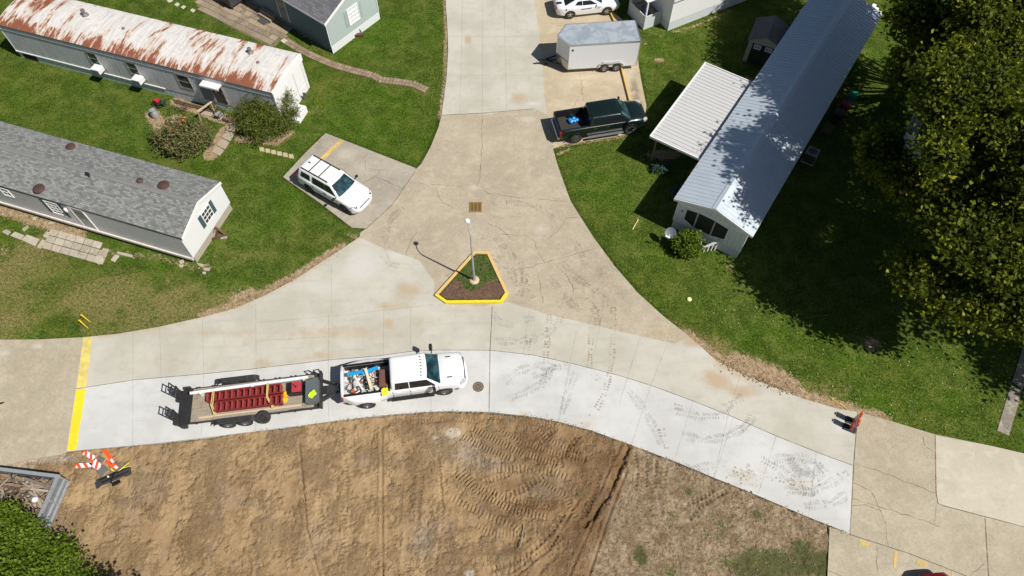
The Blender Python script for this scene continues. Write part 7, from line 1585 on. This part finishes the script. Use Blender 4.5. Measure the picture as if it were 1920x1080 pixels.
# ---- ac condenser and bins beside the metal roofed home
a = P(1516, 300); t = thing('air_conditioner', 'square grey air conditioner with a round fan grille right of the metal roofed home', 'air conditioner', (a.x, a.y, 0), R(57))
m = MB(); m.bb(-.42, .42, -.42, .42, .0, .08); m.build('pad', C_GREY, t); m = MB(); m.bb(-.37, .37, -.37, .37, .08, .82); m.build('case', mat('dark_condenser_coil', (.06, .06, .06), .5, .3), t, bevel=.02)
m = MB(); m.bb(-.38, .38, -.38, .38, .822, .86); m.build('top', mat('grey_condenser_top', (.38, .37, .36), .5, .2), t, bevel=.02); m = MB(); m.lathe([(.31, .861), (.31, .868), (.01, .868)], 24); m.build('fan_opening', WELL, t)
m = MB()
for r in (.12, .2, .28): m.lathe([(r, .875), (r+.015, .885), (r+.03, .875)], 24, cap=False)
for k in range(8): m.bar((0, 0, .88), (.31*math.cos(k*.785), .31*math.sin(k*.785), .88), .012)
m.build('fan_grille', STEEL, t)
def bin_(label, px, c, rz):
    a = P(*px); t = thing('wheelie_bin', label, 'bin', (a.x, a.y, 0), rz, 'wheeled bins right of the metal roofed home'); mm = mat('bin_'+label.split()[0], c, .5, var=.1)
    m = MB(); m.box((0, 0, .52), (.46, .52, .95), taper=1.18); m.build('body', mm, t); m = MB(); m.box((.0, 0, 1.04), (.60, .66, .07), taper=.9); m.box((.0, 0, 1.09), (.40, .30, .03)); m.build('lid', mm, t, bevel=.02)
    m = MB(); m.tube((-.30, -.25, .98), (-.30, .25, .98), .02); m.build('handle', mm, t)
    for s in (-1, 1): m = MB(); m.lathe([(.10, -.03), (.10, .03)], 14, (-.24, s*.24, .10), 'Y'); m.build('wheel', RUBBER, t)
bin_('green wheeled bin furthest up beside the metal roofed home', (1590, 196), (.01, .20, .12), R(60)); bin_('red wheeled bin between the green and the black one', (1576, 214), (.16, .012, .02), R(55)); bin_('black wheeled bin nearest the air conditioner', (1564, 230), (.015, .015, .016), R(57))
m = MB(); m.bb(-.5, .5, -.35, .35, .35, .42)
for x in (-.45, .45):
    for y in (-.3, .3): m.bb(x-.04, x+.04, y-.04, y+.04, 0, .35)
prop('bench', m, WOOD_D, 'dark timber bench between the bins and the air conditioner', 'bench', (1549, 248), rz=R(57))
m = MB()
for k in range(3): m.bb(-.5, .5, -.3+k*.28, -.02+k*.28, 0, .2*(k+1))
prop('steps', m, WHITE, 'pale steps at the far end of the metal roofed home', 'steps', (1640, 30), rz=R(57))
m = MB(); m.box((0, 0, .12), (1.4, .12, .12)); prop('timber', m, WOOD_G, 'long grey timber lying in the shade right of the far roof end', 'timber', (1677, 48), rz=R(60)); m = MB(); m.box((0, 0, .12), (1.1, .2, .2)); prop('timber', m, mat('blue_grey_log', (.22, .24, .27), .8), 'thick blue grey log in the shade near the top right crown', 'log', (1702, 36), rz=R(55))
# ---- porch rail on the front of the metal roofed home
a = P(1311, 473); b = P(1346, 457, .7); d = b-Vector((a.x, a.y, 0)); rr = math.atan2(d.y, d.x); L = math.hypot(d.x, d.y)
t = thing('stair_rail', 'short sloping white stair rail at the front of the metal roofed home', 'railing', (a.x, a.y, 0), rr)
m = MB(); m.bar((0, 0, .35), (L, 0, 1.0), .14, .06); m.build('hand_rail', WHITE2, t)
for k in range(5): m = MB(); x = .05+k*(L-.1)/4; m.bb(x-.03, x+.03, -.03, .03, 0, .32+x/L*.62); m.build('baluster', WHITE2, t)
m = MB(); m.bar((-.05, .25, .1), (0, .5, .7), .05); m.bar((.15, .28, .1), (.10, .55, .65), .05); prop('garden_stake', m, mat('pinkish_wood', (.50, .38, .36), .8), 'pair of pinkish stakes leaning beside the round clipped bush', 'stakes', (1310, 470))
# ---- wheel stops on the pad
WS_ = mat('yellow_orange_timber', (.62, .40, .10), .6, var=.12, dirt=(.4, .28, .12), dirt_amt=.4)
for p0, p1, lb in (((1142, 23), (1152, 44), 'short yellow painted kerb rail between coupe and cargo trailer'), ((1164, 128), (1180, 192), 'long yellow painted kerb rail between cargo trailer and green pickup')):
    a, b = P(*p0), P(*p1); d = b-a; m = MB(); m.bar((0, 0, .09), (d.x, d.y, .09), .09, .18); prop('kerb_rail', m, WS_, lb, 'kerb', loc=(a.x, a.y, ZR-.01), group='yellow kerb rails on the parking pad')
# ---- paving stones
def stones(name, label, lst, m, hh=.05, group=None, cat='paving'):
    t = MB()
    for q in lst:
        p = W(q); c = Vector((sum(x for x, _ in p)/len(p), sum(y for _, y in p)/len(p))); j = random.uniform(-.01, .01); t.prism([(c.x+(x-c.x)*.95, c.y+(y-c.y)*.95) for x, y in p], -.05, hh+j)
    o = t.build(name, m, None, bevel=.012); struct(o); return o
STN = NT('sandy_flagstone'); _g = STN.node('ShaderNodeNewGeometry'); _c = STN.mix(_g.outputs['Random Per Island'], (.20, .135, .075), (.36, .285, .19)); _w = STN.node('ShaderNodeTexWhiteNoise', noise_dimensions='1D'); STN.set(_w.inputs['W'], _g.outputs['Random Per Island']); _c = STN.mix(STN.math('MULTIPLY', _w.outputs[0], .6), _c, (.17, .145, .125)); STN.col(STN.mix(STN.ramp(STN.noise(7, 5, .75), .45, .7, 0, .6), _c, (.42, .36, .27))); STN.bump(STN.noise(20, 4), .4, .02); STN = STN.fin(.85)
def ps(o, s, ox, oy): return [(ox+x/s, oy+y/s) for x, y in o]
# flagstone patio by the blue home: grid of stones along the patio's own axes, trimmed to its outline
pat = [(367, 1), (415, -30), (470, -18), (478, 28), (545, 55), (522, 86), (505, 86), (430, 50), (400, 28)]
PWp = W([(366, 2), (380, -14), (402, -16), (500, 10), (512, 30), (545, 54), (533, 66), (536, 62), (517, 87), (509, 89), (470, 70), (440, 55), (395, 30), (370, 12)])
ax = P(545, 54)-P(452, 10); ax.normalize(); ay = Vector((-ax.y, ax.x, 0)); o0 = P(460, 40); lst = []; r_ = random.Random(3)
MG = MB()
for j_ in range(-14, 14):
    x = -9.0+r_.uniform(0, .4); y0 = j_*.50
    while x < 9:
        w_ = r_.choice([.42, .5, .62, .8, 1.0]); cxx = o0+ax*(x+w_/2)+ay*(y0+.25)
        if inside(np.array([cxx.x]), np.array([cxx.y]), PWp)[0]:
            q = [o0+ax*(x+.02)+ay*(y0+.02), o0+ax*(x+w_-.02)+ay*(y0+.02), o0+ax*(x+w_-.02)+ay*(y0+.48), o0+ax*(x+.02)+ay*(y0+.48)]
            MG.prism([(p.x+r_.uniform(-.012, .012), p.y+r_.uniform(-.012, .012)) for p in q], -.05, .05+r_.uniform(-.008, .008))
        x += w_
struct(MG.build('patio', STN, None, bevel=.01))
o = sheet('patio_bed', [(x, y) for x, y in PWp], .022, mat('sandy_patio_joint', (.16, .14, .07), .9, var=.4, nscale=5), None, .6, .02)
# patio by the grey shingled home
PC = NT('pale_paver'); _g = PC.node('ShaderNodeNewGeometry'); PC.col(PC.mix(PC.ramp(PC.noise(4, 5, .75), .42, .72, 0, .8), PC.mix(_g.outputs['Random Per Island'], (.30, .255, .19), (.43, .375, .295)), (.52, .49, .42))); PC.bump(PC.noise(25, 4), .3, .02); PC = PC.fin(.85)
z4 = lambda L: [(x/4, 330+y/4) for x, y in L]
rows = [[(15, 420), (50, 400), (85, 420), (60, 450)], [(75, 450), (115, 420), (185, 445), (150, 480)], [(155, 480), (205, 440), (300, 475), (265, 530)], [(320, 455), (350, 415), (380, 425), (350, 470)], [(275, 540), (320, 475), (345, 485), (305, 550)], [(165, 400), (210, 370), (220, 385), (180, 420)]]
lst = [z4(q) for q in rows]
A0 = Vector((385, 395)); U = Vector((455, 125)); Vv = Vector((-70, 150))
for i in range(7):
    for k in range(3):
        if i == 6 and k == 0: continue
        a = A0+U*(i/7)+Vv*(k/3); b = a+U/7*.97; c = b+Vv/3*.96; d = a+Vv/3*.96; lst.append(z4([tuple(a), tuple(b), tuple(c), tuple(d)]))
lst += [z4(q) for q in ([(830, 635), (865, 590), (900, 600), (860, 650)], [(880, 565), (1000, 595), (990, 615), (875, 585)], [(750, 590), (775, 540), (820, 550), (790, 605)], [(700, 640), (730, 595), (780, 605), (745, 670)], [(1345, 640), (1375, 625), (1385, 650), (1350, 665)], [(1340, 665), (1380, 665), (1370, 690), (1345, 685)], [(1530, 690), (1580, 690), (1570, 715), (1530, 710)], [(1470, 650), (1530, 665), (1525, 690), (1490, 675)], [(1520, 720), (1550, 720), (1540, 740), (1520, 735)], [(245, 310), (275, 310), (270, 335), (245, 330)], [(365, 345), (400, 345), (395, 365), (365, 365)])]
stones('patio', '', lst, PC)
# stepping stones and brick path
stones('path', '', [ps(q, 7.385, 300, 0) for q in ([(95, 10), (150, -10), (185, 5), (150, 35), (110, 35)], [(195, 70), (240, 35), (280, 60), (235, 95)], [(285, 105), (330, 75), (365, 95), (320, 130)], [(415, 150), (450, 120), (495, 140), (460, 180)], [(1665, 570), (1720, 530), (1775, 570), (1720, 610)])], mat('pale_stepping_stone', (.50, .47, .36), .8, var=.1))
BR = NT('old_red_brick'); _g = BR.node('ShaderNodeNewGeometry'); BR.col(BR.mix(BR.ramp(BR.noise(9, 4, .7), .45, .7, 0, .5), BR.mix(_g.outputs['Random Per Island'], (.20, .135, .09), (.32, .235, .165)), (.34, .275, .20))); BR = BR.fin(.85)
bp = W([(537, 77), (560, 92), (590, 107), (625, 122), (660, 132), (700, 142), (714, 150), (740, 153), (775, 158), (803, 171)]); bp = resample(bp, .23); m = MB()
for i, ((x0, y0), (x1, y1)) in enumerate(zip(bp[:-1], bp[1:])):
    a_ = math.atan2(y1-y0, x1-x0); n_ = Vector((-math.sin(a_), math.cos(a_)))
    for s in (-.15, .15): m.box((x0+n_.x*(s+random.uniform(-.02, .02)), y0+n_.y*s, .02+random.uniform(-.008, .008)), (.21, .28, .06), rz=a_+random.uniform(-.05, .05))
struct(m.build('path', BR, None))
# path and slabs by the shrubs
stones('path', '', [[(430, 230), (447, 236), (440, 250), (424, 244)], [(424, 245), (440, 251), (432, 266), (416, 259)], [(415, 260), (431, 267), (422, 281), (406, 273)], [(405, 274), (421, 282), (412, 293), (397, 286)], [(400, 212), (428, 218), (430, 229), (403, 226)], [(374, 200), (400, 207), (398, 220), (376, 214)]], mat('worn_path_slab', (.36, .30, .22), .85, var=.2, nscale=5))
stones('path', '', [[(486+i*11, 276+i*2.6), (495+i*11, 277+i*2.6), (497+i*11, 285+i*2.6), (487+i*11, 284+i*2.6)] for i in range(6)], mat('small_edging_stone', (.46, .38, .24), .85, var=.2, nscale=5))
# ---- yard things by the rusty roofed home
a = P(293, 219); t = thing('milk_can', 'grey galvanised can on the bare sand by the rusty roofed home', 'can', (a.x, a.y, 0)); m = MB(); m.lathe([(.24, 0), (.26, .05), (.26, .42), (.18, .55), (.16, .62)], 20); m.build('body', GALV, t, smooth=True); m = MB(); m.lathe([(.20, .62), (.20, .68), (.05, .70), (.04, .75), (.01, .76)], 20); m.build('lid', GALV, t, smooth=True)
a = P(298, 196); t = thing('lawn_mower', 'red push mower parked beside the air conditioner of the rusty roofed home', 'mower', (a.x, a.y, .0), R(150)); m = MB(); m.bb(-.30, .35, -.26, .26, .12, .26); m.build('deck', BLKP, t, bevel=.05); m = MB(); m.bb(-.14, .16, -.15, .15, .26, .48); m.build('engine', mat('mower_red', (.50, .02, .02), .35), t, bevel=.04); m = MB()
for s in (-1, 1): m.bar((-.28, s*.2, .2), (-1.0, s*.2, .85), .03)
m.bar((-1.0, -.2, .85), (-1.0, .2, .85), .03); m.build('handle', BLKP, t)
for x in (-.28, .30):
    for s in (-1, 1): m = MB(); m.lathe([(.11, -.03), (.11, .03)], 14, (x, s*.29, .11), 'Y'); m.build('wheel', RUBBER, t)
a = P(309, 197); m = MB(); m.lathe([(.0+.14, 0), (.17, .30), (.16, .32)], 14); prop('planter', m, mat('dark_green_pot', (.03, .06, .05), .5), 'dark green pot between the red mower and the heap of twigs', 'pot', (309, 198), smooth=True)
m = MB(); r_ = random.Random(9)
for k in range(40): x, y = r_.uniform(-.7, .7), r_.uniform(-.35, .35); m.bar((x, y, r_.uniform(.03, .2)), (x+r_.uniform(-.4, .4), y+r_.uniform(-.3, .3), r_.uniform(.03, .35)), .025)
a = P(341, 203); o = m.build('brush_pile', WOOD_D, None, loc=(a.x, a.y, .0), rz=R(-18)); tag(o, 'tangle of brown twigs on the sand in front of the rusty roofed home', 'twigs')
a = P(392, 217); t = thing('sawhorse', 'weathered wooden sawhorse in front of the dark door of the rusty roofed home', 'sawhorse', (a.x, a.y, 0), R(20)); WB_ = mat('sawhorse_timber', (.30, .20, .12), .8, var=.2)
m = MB(); m.bar((-.55, -.25, .80), (.55, .30, .88), .10, .08); m.build('beam', WOOD_N, t)
for x, y, s, q_ in ((-.5, -.2, -1, 0), (-.5, -.2, 1, 0), (.45, .25, -1, 0), (.45, .25, 1, 0)): m = MB(); m.bar((x, y, .82), (x*1.1, y+s*.42, 0), .07, .05); m.build('leg', WB_, t)
a = P(414, 222); t = thing('garden_chair', 'old metal garden chair between the sawhorse and the juniper', 'chair', (a.x, a.y, 0), R(-30)); m = MB(); m.bb(-.22, .22, -.22, .22, .40, .43); m.build('seat', GALV, t)
m = MB(); m.path([(-.22, .22, 0), (-.22, .24, .85), (.22, .24, .85), (.22, .22, 0)], .02, 6); m.path([(-.22, -.24, 0), (-.22, -.22, .6), (-.22, .22, .6)], .02, 6); m.path([(.22, -.24, 0), (.22, -.22, .6), (.22, .22, .6)], .02, 6); m.build('frame', BLKP, t)
m = MB(); m.bb(-.28, .28, -.20, .20, 0, .3); prop('crate', m, mat('brown_crate', (.20, .14, .10), .8), 'brown crate beside the garden chair under the juniper', 'crate', (428, 226), rz=R(-20), bevel=.01)
m = MB()
for k, (x0, y0, L) in enumerate(((0, 0, 3.6), (.2, -.16, 3.0))): m.bb(x0, x0+L, y0-.05, y0+.05, 0, .12)
prop('timber', m, WOOD_D, 'long dark timbers lying along the foot of the rusty roofed home', 'timber', (326, 189), rz=R(-18))
m = MB(); m.lathe([(.14, 0), (.19, .35), (.20, .36), (.17, .35), (.14, .06), (.01, .05)], 18); prop('flower_pot', m, mat('grey_pot', (.13, .12, .11), .7), 'dark grey pot standing past the white end of the rusty roofed home', 'pot', (571, 184), smooth=True)
m = MB(); m.bb(-.5, .5, -.45, .45, .0, .55); m.bb(-.5, .5, -.75, -.46, .0, .28); prop('steps', m, WHITE2, 'white steps half hidden by the juniper at the rusty roofed home end', 'steps', (560, 215), rz=R(-18), bevel=.01)
# ---- steps at the grey and the blue home
t = thing('steps', 'brown metal step frame tipped against the beige skirting of the grey shingled home', 'steps', (P(411, 447).x, P(411, 447).y, 0), R(10)); m = MB(); m.bar((-.5, 0, .08), (.45, .1, .12), .12, .06); m.bar((-.1, .55, .5), (.45, .1, .15), .12, .06); m.bar((-.45, .1, .1), (-.1, .5, .5), .06); m.bar((-.1, .1, .1), (.0, .35, .4), .06); m.build('frame', RUSTC, t); m = MB(); m.bb(.1, .5, -.12, .05, .0, .08); m.build('tread', WOOD_G, t)
t = thing('steps', 'dark brown step frame beside the white skirting of the blue home', 'steps', (P(671, 68).x, P(671, 68).y, 0), R(5)); m = MB(); m.bb(-.42, .42, -.12, .12, .05, .22); m.build('tread', RUSTC, t); m = MB(); m.bar((.0, .2, .1), (.05, .45, .7), .05); m.bar((.3, .2, .1), (.05, .45, .7), .05); m.build('brace', BLKP, t)
t = thing('steps', 'stone faced door step in front of the grey blue door of the blue home', 'steps', (P(500, 34).x, P(500, 34).y, 0), R(a4)); m = MB(); m.bb(-.7, .7, -.20, .35, .0, .22); m.bb(-.7, .7, .05, .6, .22, .45); m.build('tread', mat('tan_step_stone', (.32, .26, .19), .85, var=.2, nscale=5), t, bevel=.015); m = MB(); m.bb(-.75, .75, -.32, -.24, .0, .1); m.build('edge', WOOD_D, t)
m = MB(); m.bb(-.4, .4, -.28, .28, .0, .03); prop('doormat', m, mat('charcoal_mat', (.055, .06, .065), .9), 'charcoal doormat on the flagstones before the blue home', 'doormat', loc=(P(494, 41).x, P(494, 41).y, .062), rz=R(a4))
# ---- covered white cart at the top edge
a = P(437, 8); t = thing('grill_cart', 'white covered cart with dark sides standing on the flagstone patio', 'cart', (a.x, a.y, .05), R(-38)); m = MB(); m.bb(-.62, .62, -.55, .55, .25, 1.15); m.build('body', mat('dark_cart_side', (.05, .05, .055), .5), t, bevel=.03)
m = MB(); m.bb(-.68, .68, -.60, .60, 1.15, 1.22); o = m.build('cover', WHITE2, t, bevel=.02)
for x in (-.5, .5):
    for y in (-.45, .45): m = MB(); m.lathe([(.12, -.04), (.12, .04)], 14, (x, y, .12), 'Y'); m.build('wheel', RUBBER, t)
# ---- fallen leaves on the right lawn and clods spilled on the lane
m = MB(); r_ = random.Random(31)
for k in range(210):
    px = (r_.uniform(1250, 1900), r_.uniform(560, 800)); q = P(*px)
    if inside(np.array([q.x]), np.array([q.y]), W(TOPR+[(1700, 800), (1950, 860), (1950, 1100), (1200, 1100), (1200, 600)]))[0] or px[1] > 560+(px[0]-1100)*.45: continue
    s = r_.uniform(.035, .075); m.box((q.x, q.y, .03+r_.random()*.02), (s, s*.7, .006), M=Matrix.Rotation(r_.uniform(0, 6), 4, 'Z') @ Matrix.Rotation(r_.uniform(-.5, .5), 4, 'X'))
for k in range(60): q = P(r_.uniform(1480, 1900), r_.uniform(640, 810)); s = r_.uniform(.03, .06); m.box((q.x, q.y, .03), (s, s*.7, .006), M=Matrix.Rotation(r_.uniform(0, 6), 4, 'Z'))
o = m.build('fallen_leaves', mat('dry_yellow_leaf', (.42, .36, .14), .7, var=.3), None); tag(o, 'pale fallen leaves dotted over the right lawn', 'leaves', kind='stuff')
m = MB()
def clods(pl, n, sp, s0, s1, mb=m, side=0):
    rp = resample(W(pl), .2)
    for k in range(n):
        x, y = r_.choice(rp); x += r_.gauss(0, sp); y += r_.gauss(0, sp)+side; s = r_.uniform(s0, s1)*(1 if r_.random() < .9 else 1.6)
        z = ZR; mb.box((x, y, z+s*.2), (s, s*r_.uniform(.6, 1), s*.6), M=Matrix.Rotation(r_.uniform(0, 6), 4, 'Z') @ Matrix.Rotation(r_.uniform(-.5, .5), 4, 'X'), taper=.7)
clods(LOW[3:], 700, .07, .015, .05, side=-.04); clods([(1350, 682), (1400, 705), (1440, 722), (1480, 742)], 320, .20, .03, .09, side=.2); clods([(1380, 900), (1430, 885)], 60, .4, .02, .04); clods([(640, 470), (548, 528), (444, 578)], 260, .14, .02, .05, side=.1); clods([(985, 778), (1100, 800)], 60, .12, .02, .05)
o = m.build('soil_clods', mat('dry_soil_clod', (.30, .21, .13), .95, var=.35, nscale=6), None); tag(o, 'loose clods of soil along the road edges', 'soil', kind='stuff')
m = MB()
for k in range(1500):
    q = P(r_.uniform(-20, 1550), r_.uniform(800, 1090));
    if not inside(np.array([q.x]), np.array([q.y]), dirt_poly)[0]: continue
    s = r_.uniform(.02, .06); m.box((q.x, q.y, -.0), (s, s*.8, s*.7), M=Matrix.Rotation(r_.uniform(0, 6), 4, 'Z') @ Matrix.Rotation(r_.uniform(-.5, .5), 4, 'X'), taper=.6)
o = m.build('gravel', mat('pale_stone_chip', (.42, .35, .27), .9, var=.4, nscale=8), None); tag(o, 'pale stones scattered over the bulldozed dirt', 'stones', kind='stuff')
lx0, ly0 = -31, -3.0; ZL = np.empty(len(lot.data.vertices)*3, np.float32); lot.data.vertices.foreach_get('co', ZL); ZL = ZL.reshape(-1, 3)[:, 2].reshape(len(np.arange(-31, 20.6, .055)), -1)
vs_, fs_ = [], []; rg = np.random.default_rng(5); n_ = 14000; CX = rg.uniform(-25, 19.5, n_); CY = rg.uniform(5.4, 20, n_); dens = np.clip(vnoise(CX, CY, 1.4, seed=201)*2.4+.30, .02, 1)
for x, y, d_ in zip(CX, CY, dens):
    if rg.random() > d_: continue
    z = float(ZL[int((x-lx0)/.055), int((y-ly0)/.055)])
    if z < -.3: continue
    s = .018+.05*rg.random()**3+.012*rg.random(); b = len(vs_); a = rg.random()*6.3; ca_, sa_ = math.cos(a)*s, math.sin(a)*s
    vs_ += [(x+ca_, y+sa_, z-.01), (x-sa_*.8, y+ca_*.8, z-.01), (x-ca_, y-sa_, z-.01), (x+sa_*.8, y-ca_*.8, z-.01), (x+ca_*.25, y+sa_*.25, z+s*.95), (x-ca_*.4, y+sa_*.2, z+s*.75)]
    fs_ += [(b, b+1, b+4), (b+1, b+5, b+4), (b+1, b+2, b+5), (b+2, b+3, b+5), (b+3, b+4, b+5), (b+3, b, b+4)]
o = MB().add(vs_, fs_).build('soil_clods', DIRT, None); tag(o, 'crumbs and clods of soil all over the bulldozed lot', 'soil', kind='stuff')
m = MB(); m.path([(0, 0, .05), (.15, .5, .08), (.22, 1.1, .05)], .025, 5); prop('stick', m, WOOD_G, 'thin grey stick lying on the bulldozed dirt', 'stick', loc=(*P(974, 1028).xy, .0))
m = MB(); m.box((0, 0, .03), (.12, .09, .05)); m.box((.1, .05, .03), (.07, .05, .04))
prop('litter', m, WELL, 'small dark lump at the left edge of the old lane', 'litter', (4, 757), h=0); bpy.data.objects['litter'].location.z = ZR
